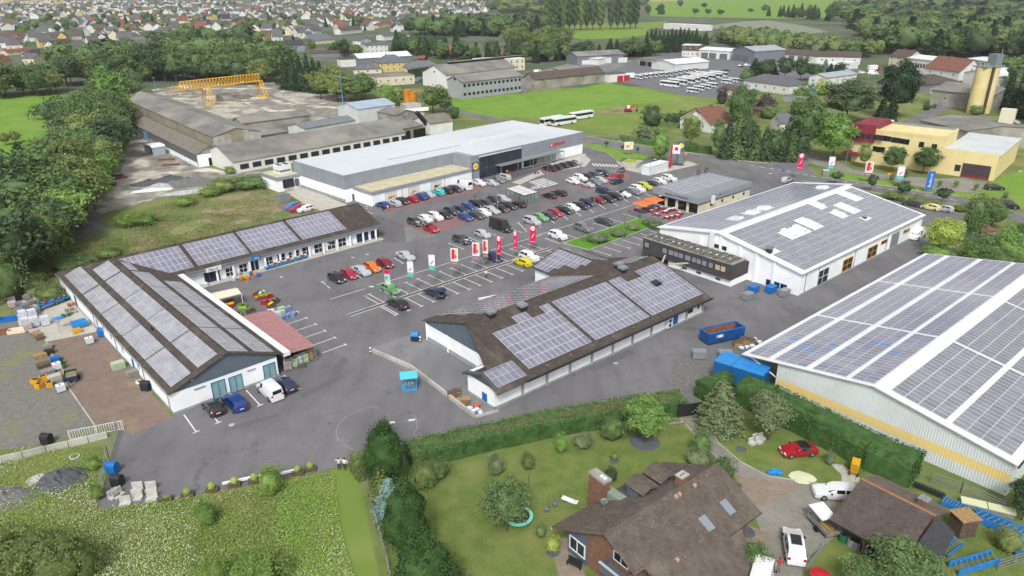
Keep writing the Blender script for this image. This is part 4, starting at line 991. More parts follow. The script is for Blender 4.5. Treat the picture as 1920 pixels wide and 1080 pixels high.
def crown(kind,seed,n=1500,leaf=.42,H=10.0,core=.72):
 g=np.random.default_rng(seed)
 def sph(k):
  d=g.normal(size=(k,3));return d/np.linalg.norm(d,axis=1,keepdims=True)
 if kind in('dec','ball','bush','willow','pine'):
  cz,rx,rz={'pine':(.5,.36,.5),'dec':(.58,.36,.42),'ball':(.66,.40,.34),'bush':(.42,.62,.55),'willow':(.55,.33,.45)}[kind]
  nc={'pine':150,'dec':42,'ball':30,'bush':34,'willow':40}[kind]
  D=sph(nc);D[:,2]=D[:,2]*.9+.12;rad=g.uniform(.35 if kind=='bush' else .5,1.0,nc)
  C=D*rad[:,None]*np.array([rx,rx,rz])*H;cr=g.uniform(.16,.4,nc)*rx*H*1.15
  if kind=='pine':f_=np.clip(.92-.62*(C[:,2]/(rz*H)),.2,1.25)[:,None];C[:,:2]*=f_;cr*=.85
  if kind=='dec':C[:,:2]+=g.normal(size=(1,2))*.04*H
  w_=np.repeat(np.arange(nc),n//nc);d=sph(len(w_))
  d[:,2]=np.where(d[:,2]<-.25,-d[:,2]*.6,d[:,2])
  P=C[w_]+d*cr[w_][:,None]*np.where(g.random((len(w_),1))<.16,g.uniform(1.05,1.5,(len(w_),1)),g.uniform(.7,1.08,(len(w_),1)));P[:,2]+=cz*H
  N=d+.55*g.normal(size=d.shape)+np.array([0,0,.25]);s=leaf*g.uniform(.6,1.25,len(w_))
  if kind=='willow':P[:,2]-=g.uniform(0,.12,len(w_))*H
  cV,cF=core_quads(lambda th,t:(math.sin(math.pi*t)**.7*rx*H*core,cz*H-rz*H*core*math.cos(math.pi*t)))
 elif kind=='poplar':
  t=g.uniform(0,1,n)**.9;th=g.uniform(0,2*math.pi,n);R_=H*.105*np.sin(np.pi*np.clip(t*.93+.07,0,1))**.55*(1+.25*np.sin(t*23+3*th))
  P=np.stack([R_*np.cos(th),R_*np.sin(th),H*(.16+.84*t)],1)*1.0;N=np.stack([np.cos(th),np.sin(th),np.full(n,.3)],1)+.5*g.normal(size=(n,3));s=leaf*g.uniform(.7,1.3,n)
  cV,cF=core_quads(lambda th,t:(H*.085*max(.02,math.sin(math.pi*min(1,t*.93+.05)))**.6,H*(.17+.78*t)))
 else:   # conifers
  wr={'fir':.2,'pine':.40,'sparse':.3}[kind];nl={'fir':15,'pine':13,'sparse':9}[kind];z0={'fir':.06,'pine':.05,'sparse':.1}[kind]
  pw={'fir':.85,'pine':.62,'sparse':.9}[kind]
  Ps,Ns=[],[]
  # branches: each whorl has boughs that carry needle clumps
  wts=np.array([(1-(k+.5)/nl)**1.1+.12 for k in range(nl)]);wts/=wts.sum()
  for k in range(nl):
   t=(k+.3)/nl;rr=wr*H*(1-t)**pw+.03*H;nb=max(5,int(4+10*(1-t)));m_=max(6,int(n*wts[k]/nb))
   off=g.uniform(0,6.28)
   for b in range(nb):
    a=off+2*math.pi*b/nb+g.uniform(-.2,.2);L_=rr*g.uniform(.8,1.12)
    q=g.uniform(.3,1,m_)**.7;sp=.18*L_ if kind!='pine' else .24*L_
    x=q*L_;dz=(-.22*q**2*L_ if kind=='fir' else .12*q*L_)
    c=np.stack([x*math.cos(a),x*math.sin(a),H*(z0+(1-z0)*t)+dz],1)
    j=g.normal(size=(m_,3))*np.array([sp*.55,sp*.55,sp*.42]);Ps.append(c+j)
    nn=g.normal(size=(m_,3))*.6+np.array([math.cos(a)*.5,math.sin(a)*.5,.7]);Ns.append(nn)
  P=np.concatenate(Ps);N=np.concatenate(Ns);s=leaf*g.uniform(.6,1.2,len(P))
  cV,cF=core_quads(lambda th,t:(wr*H*.72*(1-t)**pw+.01*H,H*(z0+.02+(.93-z0)*t)),12,8)
  if kind=='sparse':cV=cV*np.array([.5,.5,1])
 V=quads(P,N,s,.75 if kind!='willow' else .5);F=np.arange(len(V)).reshape(-1,4)
 V2=np.concatenate([V,cV]);F2=np.concatenate([F,cF+len(V)])
 return mesh_np('crown',V2,F2,[LM['mid']])
def trunk(H,top,r=.16,limbs=4,seed=0):
 q=random.Random(seed);m=MB();m.cyl((0,0,-.3),(0,0,top*H),r*1.25,r*.5,7)
 for k in range(limbs):
  a=q.uniform(0,6.28);z=H*q.uniform(.25,.5);m.cyl((0,0,z),(math.cos(a)*H*.2,math.sin(a)*H*.2,z+H*.18),r*.45,r*.15,5)
 return m.mesh('trunk',BARK)
TT={}
def template(k,kind,seed,n,leaf,tr=.5,core=.72):TT.setdefault(k,[]).append((crown(kind,seed,n,leaf,core=core),trunk(10,tr,seed=seed)))
for s_ in range(6):template('dec','dec',10+s_,2600,.3)
for s_ in range(2):template('willow','willow',20+s_,2600,.3)
for s_ in range(2):template('poplar','poplar',30+s_,1300,.3,.9)
for s_ in range(3):template('fir','fir',40+s_,1900,.3,.9)
for s_ in range(2):template('ball','ball',50+s_,1500,.34)
for s_ in range(3):template('bush','bush',60+s_,1100,.46,.3)
for s_ in range(2):template('pine','pine',70+s_,19000,.14,.9,.8)
for s_ in range(2):template('decnear','dec',80+s_,7000,.2)
template('sparse','sparse',90,2200,.17,.95)
for s_ in range(2):template('bushnear','bush',95+s_,3600,.26,.3)
template('firnear','fir',99,9000,.15,.9)
KN={'dec':('deciduous_tree','leafy tree','tree'),'willow':('willow_tree','loose drooping tree','tree'),'poplar':('poplar_tree','tall narrow poplar','tree'),'fir':('spruce_tree','pointed spruce','tree'),
      'ball':('pollard_tree','small round-crowned tree','tree'),'bush':('bush','bush','bush'),'pine':('pine_tree','broad dense pine','tree'),'decnear':('deciduous_tree','leafy tree','tree'),'sparse':('young_conifer','thin young conifer','tree'),'bushnear':('bush','shrub','bush'),'firnear':('spruce_tree','conical spruce','tree')}
CN={'dark':'dark green','mid':'green','light':'fresh green','olive':'olive green','yellow':'yellow-green','fir':'dark green','pine':'blackish green','blue':'bluish','purple':'dark purple','grey':'grey-green','hedge':'dark green','weed':'pale green'}
def tree_at(p,H,kind,col,where,ws=1.0,group=None,label=None):
 cm,tm=rnd.choice(TT[kind]);nm,desc,cat=KN[kind]
 r=thing(nm,label or f'{CN[col]} {desc} {where}',cat,(p[0],p[1],p[2]if len(p)>2 else 0),rnd.uniform(0,6.28),group)
 k=H/10;r.scale=(k*ws,k*ws,k)
 c=ob('crown',cm,r);c.material_slots[0].link='OBJECT';c.material_slots[0].material=LM[col]
 ob('trunk',tm,r)
 return r
def height_for(P,v):
 lo,hi=.2,80
 for _ in range(40):
  m_=(lo+hi)/2
  if proj((P.x,P.y,m_))[1]>v:lo=m_
  else:hi=m_
 return lo
def t(u,vt,vb,kind,col,where,wpx=None,**k):
 P=G(u,vb);H=height_for(P,vt);ws=1
 if wpx:
  w0={'dec':.8,'willow':.74,'poplar':.24,'fir':.44,'ball':.86,'bush':1.35,'pine':.84,'decnear':.8,'sparse':.6,'bushnear':1.35,'firnear':.44}[kind]*H
  ws=wpx*proj(P)[2]/FPX/w0*(1.3 if 'bush' in kind else 1)
 return tree_at(P,H,kind,col,where,ws,**k)
def strip(line,width,spacing,H,kinds,where,group,jit=.5,mass=None):
 """trees scattered along a ground polyline given in picture points"""
 P=[G(*q)for q in line];n=0
 for a,b in zip(P,P[1:]):
  d=(b-a);Ld=d.length;d.normalize();nn=Vector((-d.y,d.x,0));rows=max(1,round(width/spacing))
  for i in range(max(1,round(Ld/spacing))):
   for j in range(rows):
    p=a+d*(spacing*(i+.5+rnd.uniform(-jit,jit)))+nn*((j+.5)/rows-.5+rnd.uniform(-.3,.3)/rows)*width
    kd,cl,lo,hi,ws=rnd.choice(kinds)if isinstance(kinds[0],tuple)else kinds
    (mass.add(p,rnd.uniform(*H)*rnd.uniform(lo,hi),kd,cl,ws*rnd.uniform(.95,1.25))if mass else tree_at((p.x,p.y,0),rnd.uniform(*H)*rnd.uniform(lo,hi),kd,cl,where,ws*rnd.uniform(.95,1.25),group));n+=1
 return n
DM=[('dec','mid',.8,1.1,1.1),('dec','dark',.8,1.1,1.1),('dec','olive',.7,1,1.1),('willow','mid',.8,1,1.2),('dec','mid',.9,1.1,1.0)]
for s_ in range(3):template('lowdec','dec',110+s_,520,.62,core=.86)
for s_ in range(2):template('lowwillow','willow',120+s_,520,.6,core=.86)
for s_ in range(2):template('lowfir','fir',130+s_,620,.5,core=.9)
def np_of(me):
 v=np.empty(len(me.vertices)*3,np.float32);me.vertices.foreach_get('co',v);f=np.empty(len(me.loops),np.int32);me.loops.foreach_get('vertex_index',f)
 return v.reshape(-1,3),f.reshape(-1,4)
class Mass:
 """a far-off wood that reads as one mass"""
 def __init__(s,name):s.name=name;s.d={};s.tr=MB()
 def add(s,p,H,kind,col,ws):
  me=rnd.choice(TT['low'+kind])[0];V,F=np_of(me);k=H/10;a=rnd.uniform(0,6.28);c,n_=math.cos(a),math.sin(a)
  W=np.stack([(V[:,0]*c-V[:,1]*n_)*k*ws+p[0],(V[:,0]*n_+V[:,1]*c)*k*ws+p[1],V[:,2]*k],1);s.d.setdefault(col,[]).append((W,F))
  s.tr.cyl((p[0],p[1],-.3),(p[0],p[1],H*.5),.02*H,.012*H,5,cap=False)
 def done(s):
  Vs,Fs,mi,off=[],[],[],0;cols=sorted(s.d)
  for i,c in enumerate(cols):
   for V,F in s.d[c]:Vs.append(V);Fs.append(F+off);off+=len(V);mi.append(np.full(len(F),i,np.int32))
  me=mesh_np(s.name,np.concatenate(Vs),np.concatenate(Fs),[LM[c]for c in cols]);me.polygons.foreach_set('material_index',np.concatenate(mi))
  r=ob(s.name,me,kind='stuff');ob('trunks',(s.tr,BARK),r,kind='stuff')
# --- left belts
gl_='trees of the belt beside the left field'
strip([(-75,560),(-5,520),(45,475),(100,428),(138,375),(168,318),(188,272),(208,215),(228,178)],17,6.6,(12,16),DM+[('dec','light',.7,.9,1.1),('willow','olive',.7,.9,1.2)],'in the belt beside the left field',gl_)
t(52,265,345,'fir','fir','at the edge of the left field',60);t(12,285,405,'dec','dark','at the left edge of the left field',60)
t(148,262,375,'decnear','olive','drooping in front of the tree belt by the cracked yard',75);t(172,215,300,'decnear','olive','tallest in the tree belt beside the factory',90)
t(212,130,215,'dec','light','at the end of the tree belt near the grey factory hall',60)
t(120,375,468,'decnear','dark','at the foot of the belt beside the gravel heap',80);t(40,400,512,'decnear','mid','in front of the left belt',105)
t(15,480,560,'bushnear','mid','at the left edge of the weedy bank',70);t(105,185,222,'bush','dark','sprawling on the left field edge',60)
strip([(-260,190),(-60,186),(0,182),(60,178),(110,170)],26,9,(14,18),DM,'behind the left field','trees behind the left field')
strip([(120,160),(240,152),(330,150),(430,152),(520,158)],26,9,(17,21),DM,'behind the concrete factory yard','trees behind the factory yard')
for k,(u,vt)in enumerate(((538,108),(552,98),(566,102),(580,98),(592,106),(603,112))):t(u,vt,168+k*1.5,'fir','fir','in the dark clump behind the factory yard',26)
strip([(610,182),(650,186),(700,192)],22,9,(12,15),[('dec','olive',.9,1.1,1.2),('dec','mid',.9,1.1,1.1),('willow','olive',.8,1,1.2)],'right of the yellow gantry crane','trees right of the factory yard')
strip([(710,196),(760,200)],12,8,(9,11),[('willow','olive',.8,1,1.2),('dec','light',.7,.9,1)],'behind the blue roofed factory shed','trees behind the blue roofed shed')
t(812,160,212,'dec','olive','behind the concrete silo bins',55);t(835,178,212,'dec','mid','behind the concrete silo bins',36)
t(717,222,252,'willow','light','growing out of the ruined factory roof',24)
t(852,198,222,'bush','dark','beside the road behind the factory',18);t(700,268,285,'bush','weed','on the ruined factory roof',8)if 0 else None
# --- orchard trees on the left field
def bare_tree(u,vt,vb,w,lab):
 P=G(u,vb);H=height_for(P,vt);q=random.Random(int(u));m=MB();m.cyl((0,0,0),(0,0,H*.45),H*.035,H*.025,6)
 for k in range(16):
  a=q.uniform(0,6.28);r_=H*q.uniform(.25,.45);e=Vector((math.cos(a)*r_,math.sin(a)*r_,H*q.uniform(.6,1)));b=Vector((0,0,H*q.uniform(.3,.45)));m.cyl(b,e,H*.014,H*.005,4)
  for j in range(4):d=Vector((q.uniform(-1,1),q.uniform(-1,1),q.uniform(-.2,1)))*H*.14;c=b.lerp(e,q.uniform(.5,1));m.cyl(c,c+d,H*.006,H*.003,3)
 r=thing('orchard_tree',lab,'tree',P);ob('trunk',(m,BARK),r)
bare_tree(54,203,224,20,'bare spindly orchard tree in the middle of the left field')
for u,vt,vb in((12,250,272),(30,246,268)):t(u,vt,vb,'dec','olive','gnarled on the left field',22)
# --- town edge and middle distance
strip([(315,84),(400,85),(480,88)],26,11,(15,20),DM,'','',mass=MB1)if 0 else None
strip([(300,104),(360,106),(430,108),(480,108)],28,11,(15,21),[('dec','dark',.8,1.1,1.1),('dec','mid',.8,1,1.1),('fir','fir',.9,1.2,1)],'in the dark clump at the town edge','trees in the clump at the town edge')
MB1=Mass('wooded_strip');strip([(315,84),(400,85),(480,88)],26,11,(15,20),DM,'','',mass=MB1);strip([(120,145),(240,135),(330,136),(430,138),(520,142)],40,11,(17,22),DM,'','',mass=MB1);strip([(180,112),(260,110),(310,112)],26,11,(12,16),DM,'','',mass=MB1)
strip([(480,105),(520,95),(600,100),(680,110)],20,17,(9,14),DM+[('fir','fir',.9,1.2,1)],'among the houses behind the grey roofed workshop','trees among the near houses')
strip([(745,96),(800,104),(860,112),(960,118)],22,9,(13,18),[('fir','fir',.9,1.25,1),('dec','dark',.8,1.1,1),('fir','dark',.9,1.2,1),('dec','mid',.8,1,1)],'in the belt by the tennis courts','trees by the tennis courts')
strip([(800,62),(880,68),(950,62),(1020,66)],70,13,(17,24),[('dec','dark',.8,1.1,1.1),('fir','fir',.8,1.1,1),('dec','mid',.8,1,1.1)],'','',mass=MB1)
strip([(960,90),(1010,88),(1060,95)],30,13,(15,20),DM,'left of the poplar row','trees left of the poplars')
for k,x in enumerate((270,300,335,385,430,470,515,560,605,660,740,790,840,885,925)):
 t(960+x/4,rnd.uniform(-9,2),59-k*.35,'poplar','dark' if k%3 else 'mid','in the row beside the sports field',rnd.uniform(11,15),group='poplars beside the sports field')
strip([(985,118),(1040,114),(1100,112),(1180,107),(1230,103)],14,9,(12,16),[('fir','fir',.9,1.2,1.1),('dec','dark',.8,1,1.1),('dec','mid',.8,1,1)],'in the belt behind the builders yard','trees behind the builders yard')
for k in range(13):t(1212+k*7.6,52+rnd.uniform(-4,5),100-k*.3,'fir','fir','in the dense dark row behind the bus depot',17,group='spruces behind the bus depot')
for u,vt,vb,kd,c in((1312,66,84,'fir','fir'),(1322,58,84,'fir','fir'),(1235,12,24,'dec','dark'),(1238,8,22,'dec','dark'),(1215,10,28,'dec','dark'),(1240,6,27,'fir','dark')):t(u,vt,vb,kd,c,'beside the ash pitch',14)
for u,vt,vb in((1275,-2,16),(1303,15,28),(1320,5,16),(1327,16,29),(1350,17,30),(1408,16,24),(1432,9,24)):t(u,vt,vb,'dec','dark','alone on the far meadow',13,group='single trees on the far meadow')
strip([(1340,78),(1400,80),(1450,90),(1500,98),(1560,102),(1640,108)],60,11,(11,16),[('willow','olive',.8,1,1.2),('dec','mid',.8,1.1,1.2),('dec','olive',.8,1,1.2),('dec','grey',.7,.9,1.2)],'','',mass=MB1);MB1.done()
strip([(1450,30),(1510,34),(1570,40)],40,20,(14,20),[('dec','dark',.8,1.1,1.1),('fir','fir',.9,1.2,1)],'beyond the ash pitch','trees beyond the ash pitch')
def wood(poly,n,H,kinds,where,group,k=.016):
 mass=MW
 pts=[];us=[p[0]for p in poly];vs=[p[1]for p in poly];tries=0
 while len(pts)<n and tries<n*40:
  tries+=1;u,v=rnd.uniform(min(us),max(us)),rnd.uniform(min(vs),max(vs));ins=False
  for i in range(len(poly)):
   (x1_,y1_),(x2_,y2_)=poly[i],poly[i-1]
   if(y1_>v)!=(y2_>v)and u<(x2_-x1_)*(v-y1_)/(y2_-y1_)+x1_:ins=not ins
  if not ins:continue
  p=G(u,v);dd=p.length*k
  if any((p-q).length<dd for q in pts):continue
  pts.append(p);kd,cl,lo,hi,ws=rnd.choice(kinds);mass.add(p,rnd.uniform(*H)*rnd.uniform(lo,hi),kd,cl,ws*max(1,dd/13))
 return len(pts)
MW=Mass('wood')
WK=[('dec','mid',.8,1.1,1.25),('dec','dark',.8,1.1,1.25),('willow','olive',.8,1,1.3),('dec','olive',.8,1,1.25),('fir','fir',.9,1.2,1.4),('dec','dark',.8,1.1,1.2)]
wood([(1590,40),(1640,26),(1760,30),(1920,36),(2000,40),(2000,130),(1920,120),(1800,108),(1700,104),(1640,100)],330,(17,23),WK,'in the wood behind the brown roofed works','trees of the wood behind the works')
wood([(1560,20),(1640,4),(1760,0),(2000,4),(2000,36),(1760,28),(1600,36)],120,(17,23),WK,'on the far edge of the wood','trees on the far edge of the wood',.02)
wood([(1860,150),(1925,135),(2010,140),(2010,230),(1935,235),(1890,165)],45,(11,15),WK[:4],'on the slope right of the yellow silo','trees right of the silo',.02)
wood([(500,-6),(900,-6),(900,2),(500,3)],50,(14,20),DM,'on the skyline beyond the town','trees beyond the town',.022)
wood([(900,4),(1020,0),(1210,-4),(1210,12),(1030,30),(930,30)],110,(15,21),WK,'behind the poplar row','trees behind the poplar row',.017)
MW.done()
# --- right middle
t(1585,155,228,'decnear','dark','behind the yellow office',105);t(1676,120,222,'decnear','fir','spreading black-green behind the flag by the brown roof',82)
t(1650,180,232,'fir','fir','beside the black-green tree',30);t(1668,175,230,'fir','fir','beside the black-green tree',28);t(1560,218,303,'decnear','light','left of the yellow office',82);t(1505,188,290,'decnear','mid','left of the fresh green tree by the office',80)
t(1470,232,298,'fir','fir','beside the side road',40);t(1385,165,250,'decnear','mid','behind the red roofed house',56);t(1353,165,195,'bush','purple','beside the red roofed house',20);t(1435,178,212,'bush','purple','behind the garden shed',34)
for k,(u,vt)in enumerate(((1345,232),(1362,226),(1380,218),(1398,224),(1414,236),(1432,240),(1450,244),(1466,248),(1482,246),(1500,252))):t(u,vt-4,296+k*.8,'fir' if k%3 else 'dec','dark' if k%2 else 'mid','in the dark hedge row along the road',34,group='spruces along the road')
t(1294,208,276,'willow','olive','in front of the red roofed house',40);t(1237,246,303,'willow','light','between pavement and road by the pylons',40)
t(1222,198,236,'bushnear','dark','clipped ball-shaped beside the building plot',36);t(1258,210,234,'bush','dark','beside the clipped ball-shaped bush',28);t(1280,208,230,'bush','mid','left of the red roofed house',24);t(1215,238,262,'bush','grey','beside the hedge across the road',46)
t(1476,140,168,'fir','blue','beside the bungalow on the right',20);t(1500,108,152,'dec','dark','before the long white sheds',30);t(1470,105,150,'dec','dark','before the long white sheds',34);t(1445,110,145,'fir','fir','before the long white sheds',30);t(1555,118,145,'fir','fir','between the white sheds',20);t(1572,118,143,'dec','dark','between the white sheds',28);t(1545,110,140,'fir','blue','between the white sheds',18)
t(1527,120,150,'dec','dark','before the long white sheds',34);t(1540,150,178,'bush','yellow','in the garden by the grey shed',26);t(1520,155,185,'fir','blue','in the garden by the grey shed',26);t(1413,108,150,'fir','fir','beside the bus depot',32);t(1432,112,150,'dec','dark','beside the bus depot',36);t(1397,130,152,'bush','mid','beside the bus depot',22)
t(1502,160,190,'bush','mid','in the gardens right of the bungalow',30);t(1440,195,222,'bush','mid','in the gardens behind the road',30);t(1500,185,215,'bush','mid','in the gardens behind the road',40);t(1455,250,300,'dec','dark','in the dark hedge row along the road',40)
t(1885,130,205,'fir','fir','right of the silo',30);t(1905,128,215,'fir','fir','right of the silo',34);t(1915,150,222,'fir','fir','right of the silo',30);t(1830,198,215,'bush','mid','at the foot of the silo',22);t(1737,195,206,'bush','dark','beside the side street',14);t(1751,195,203,'bush','dark','beside the side street',8)
for k,(u,vt,vb,w_)in enumerate(((1566,322,345,24),(1632,328,359,22),(1692,341,371,35),(1765,353,382,32))):t(u,vt,vb,'ball','dark','in the verge along the main road',w_,group='clipped trees along the main road')
t(1618,270,315,'dec','olive','before the yellow office',28);t(1670,276,322,'decnear','mid','before the yellow office',44);t(1730,278,325,'decnear','mid','before the yellow office',50);t(1672,325,338,'bush','mid','on the grass by the flags',9);t(1695,320,332,'bush','dark','on the grass by the flags',12)
for u,vb in((1792,352),(1828,358),(1760,352)):t(u,vb-13,vb,'dec','weed','planted on the office forecourt',10)
t(1765,414,476,'decnear','yellow','beside the white hall corner',70);t(1816,365,464,'willow','mid','beside the red roofed shed',42);t(1858,380,428,'decnear','mid','by the road at the right edge',58);t(1840,368,395,'bush','olive','by the road at the right edge',50);t(1885,360,372,'bush','mid','on the right meadow',10)
for u,vt,vb,w_ in((1850,440,490,70),(1890,430,495,80),(1915,425,480,70),(1830,455,488,50),(1755,462,482,50),(1870,470,505,60)):t(u,vt,vb,'bushnear','mid' if u%3 else 'light','in the thicket behind the big solar roof',w_)
for u,vt,vb,w_ in((1675,360,372,40),(1700,364,376,40),(1725,370,380,40),(1760,378,390,30),(1735,378,388,30),(1800,385,396,26)):t(u,vt,vb,'bush','olive','in the low planting behind the hall',w_)
for u,vb in((1167,283),(1195,287),(1137,276)):t(u,vb-11,vb,'ball','dark','on the grass beside the drugstore entrance road',8)
for u,vt,vb,w_ in((1120,438,452,40),(1160,430,442,30),(1187,421,430,26),(1212,412,420,16),(1228,416,426,30)):t(u,vt,vb,'bush','grey' if u<1200 else 'mid','planted on the car park lawn strip',w_)
for u,vb in((1091,452),(1142,438),(1171,425),(1200,412)):
 P=G(u,vb);m=MB();m.cyl((0,0,0),(0,0,2.6),.05,.03,6);m.cyl((.25,0,0),(.25,0,1.8),.04,n=5)
 r=thing('sapling','thin staked sapling on the car park lawn strip','tree',P);ob('trunk',(m,BARK),r);m=MB()
 for k in range(9):m.cyl((0,0,2.0+.07*k),(rnd.uniform(-.4,.4),rnd.uniform(-.4,.4),2.4+.1*k),.015,n=3);m.blob((rnd.uniform(-.35,.35),rnd.uniform(-.35,.35),2.4+.1*k),.12,.12,.08,1,.3,0,k)
 ob('crown',(m,LM['olive']),r)
# --- hedges
def hedge(px,wd,h,label,col='hedge',leaf=.11,dens=150,name='hedge',rag=.12,top=None):
 rag*=.5;TP_=[]
 P=[G(*q)for q in px];T=[]; 
 r=thing(name,label,'hedge',P[0]);O=P[0];m=MB();V,N_=[],[]
 for a,b in zip(P,P[1:]):
  d=(b-a);L_=d.length;d.normalize();n=Vector((-d.y,d.x,0))
  k=max(2,int(L_/1.1));ring=[]
  for i in range(k+1):
   c=a+d*(L_*i/k)-O;jw,jh=1+rnd.uniform(-.08,.08),1+rnd.uniform(-.05,.05)
   ring.append([c+n*(wd*.5*jw),c+n*(wd*.48*jw)+Vector((0,0,h*.8*jh)),c+n*(wd*.36)+Vector((0,0,h*jh)),c-n*(wd*.36)+Vector((0,0,h*jh)),c-n*(wd*.48*jw)+Vector((0,0,h*.8*jh)),c-n*(wd*.5*jw)])
  for i in range(k):
   for j in range(5):m.poly([ring[i][j],ring[i][j+1],ring[i+1][j+1],ring[i+1][j]])
  m.poly(ring[0]);m.poly(ring[-1][::-1])
  cnt=int(L_*(2*h+wd)*dens/10)
  for _ in range(cnt):
   q=rnd.random();x=rnd.uniform(-.3,L_+.3);w_=rnd.uniform(0,2*h+wd)
   if w_<h:p,nn=n*(wd*.5)+Vector((0,0,w_)),n
   elif w_<h+wd:p,nn=n*(wd*.5-(w_-h))+Vector((0,0,h)),Vector((0,0,1))
   else:p,nn=-n*(wd*.5)+Vector((0,0,w_-h-wd)),-n
   TP_.append(h<=w_<h+wd);p=a-O+d*x+p+Vector((rnd.gauss(0,rag),rnd.gauss(0,rag),rnd.gauss(0,rag)))
   V.append(tuple(p));N_.append(tuple(nn+Vector((rnd.gauss(0,.5),rnd.gauss(0,.5),rnd.gauss(0,.5)+.2))))
  if L_>0:
   for e,dd_ in((a,-d),(b,d)):
    for _ in range(int(wd*h*dens/8)):
     p=e-O+n*rnd.uniform(-wd/2,wd/2)+Vector((0,0,rnd.uniform(0,h)))+dd_*rnd.uniform(0,.25);TP_.append(False);V.append(tuple(p));N_.append(tuple(dd_+Vector((rnd.gauss(0,.5),rnd.gauss(0,.5),rnd.gauss(0,.5)))))
 ob('hedge_body',(m,LM[col]),r)
 V,N_=np.array(V),np.array(N_);Q=quads(V,N_,leaf*nr.uniform(.6,1.3,len(V)),.7)
 me=mesh_np('foliage',Q,np.arange(len(Q)).reshape(-1,4),[LM[col],LM[top or col]]);me.polygons.foreach_set('material_index',np.array(TP_,np.int32));ob('foliage',me,r,kind='stuff')
 return r
hg=hedge([(768,868),(860,846),(1000,814),(1120,792),(1200,778),(1276,768)],3.2,2.4,'long clipped hedge with a brown worn top between asphalt and garden lawn','hedge',.12,260,top='olive')
# dry twigs showing on the worn top of that hedge
m=MB();P0=G(768,868)
for k in range(1500):
 q=rnd.random();u=860+q*(1262-860);v=np.interp(u,[860,1000,1120,1200,1276],[846,814,792,778,768])
 p=G(u,v)-P0+Vector((rnd.uniform(-.6,.6),rnd.uniform(-1.0,.2),2.25));e=p+Vector((rnd.uniform(-.25,.25),rnd.uniform(-.25,.25),rnd.uniform(.2,.5)));m.cyl(p,e,.025,.01,3,cap=False)
ob('dry_twigs',(m,mat('dry_twigs','#9a8570',.95,'#7d6a58',2,3)),hg,kind='stuff')
hedge([(1388,748),(1440,770),(1530,815),(1630,866),(1712,900)],4.0,3.2,'tall dark clipped conifer hedge in front of the corrugated warehouse','hedge',.13,230)
hedge([(1312,748),(1362,728)],2.0,2.6,'short hedge beside the black driveway gate','hedge',.13,200)
hedge([(676,880),(690,898)],2.4,2.6,'short ragged hedge beside the mown path and big pine','olive',.14,200)
hedge([(1165,262),(1200,268),(1222,272)],1.6,1.8,'clipped garden hedge across the road behind the poster board','mid',.2,90)
hedge([(1283,282),(1310,286),(1332,288)],1.8,2.4,'clipped roadside hedge right of the pylons','hedge',.2,90)
hedge([(1232,236),(1272,240)],1.8,1.8,'low clipped hedge behind the ball-shaped bush','mid',.2,80)
hedge([(768,146),(826,138)],2.5,5,'tall clipped hedge beside the yellow villa','fir',.4,40);hedge([(862,118),(900,114)],3,4.5,'dark clipped hedge by the clay courts','fir',.4,40)
hedge([(1606,148),(1650,146)],2,1.6,'low hedge before the parked vans','mid',.3,40)
# --- foreground garden
t(725,796,912,'pine','pine','at the corner of the garden',94,label='biggest rounded blackish pine at the garden corner below the street lamp')
t(766,905,1040,'pine','pine','',104,label='dense blackish pine in the middle of the fence row')
t(800,1012,1150,'pine','pine','',140,label='lowest blackish pine cut off by the bottom edge')
t(733,896,965,'firnear','blue','between the two upper pines',62);t(714,872,935,'sparse','olive','in front of the biggest pine',60)
t(798,868,912,'bushnear','olive','beside the biggest pine',44);t(822,862,894,'bushnear','mid','under the long hedge',40);t(775,1048,1100,'bushnear','grey','between the lower pines',50)
t(950,902,995,'decnear','mid','shading the trampoline',88,label='dense leafy walnut tree shading the trampoline on the lawn')
t(1208,750,828,'decnear','light','',78,label='fresh green two-headed tree growing in a dark mulch ring');t(1194,756,822,'decnear','light','',46,label='smaller stem of the fresh green tree at the mulch ring')
t(1347,712,800,'firnear','grey','beside the driveway gate',88);t(1440,740,825,'decnear','grey','on the side lawn by the tall hedge',74)
for u,vt,vb,w_,c in((1147,776,822,44,'mid'),(1313,810,852,38,'mid'),(1093,812,838,34,'grey'),(990,848,878,26,'olive'),(1052,812,846,26,'light'),(930,853,888,30,'grey'),(1152,848,862,14,'olive'),(1308,848,872,46,'grey'),(1350,862,900,50,'mid'),(1014,985,1006,20,'mid'),(1037,1008,1032,26,'yellow'),(1145,876,900,24,'dark'),(1407,1018,1070,60,'mid'),(1380,906,918,16,'mid'),(1600,860,880,20,'weed'),(1885,990,1030,44,'olive'),(1555,845,870,18,'grey'),(1368,748,762,18,'mid')):
 t(u,vt,vb,'bushnear',c,'in the garden around the brown roofed house',w_)
t(1700,1040,1125,'decnear','mid','',150,label='leafy tree cut off by the bottom edge before the brown garage');t(1610,1052,1120,'bushnear','mid','at the bottom edge before the brown garage',70)
t(1915,900,975,'decnear','dark','at the right edge beside the warehouse corner',70)
# --- weeds and bushes at the left and on the bank
for u,vt,vb,w_ in((510,878,925,48),(390,940,982,42),(55,1005,1085,120),(120,1000,1090,110),(165,1010,1080,60),(10,985,1080,90),(480,1040,1100,110),(30,1030,1100,110),(410,1040,1110,60)):t(u,vt,vb,'bushnear','olive' if u<200 else 'weed','in the flowering meadow',w_*.9)
for u,vt,vb,w_ in((432,312,326,20),(470,330,352,60),(420,335,358,50),(395,350,366,40),(488,330,346,40),(350,368,385,36),(265,400,420,60),(240,400,425,40),(95,535,560,50),(60,520,545,60),(140,480,505,70),(205,465,480,50),(178,858,880,26),(185,905,935,22)):t(u,vt,vb,'bushnear',rnd.choice(['weed','olive','mid']),'on the weedy bank behind the shops',w_)
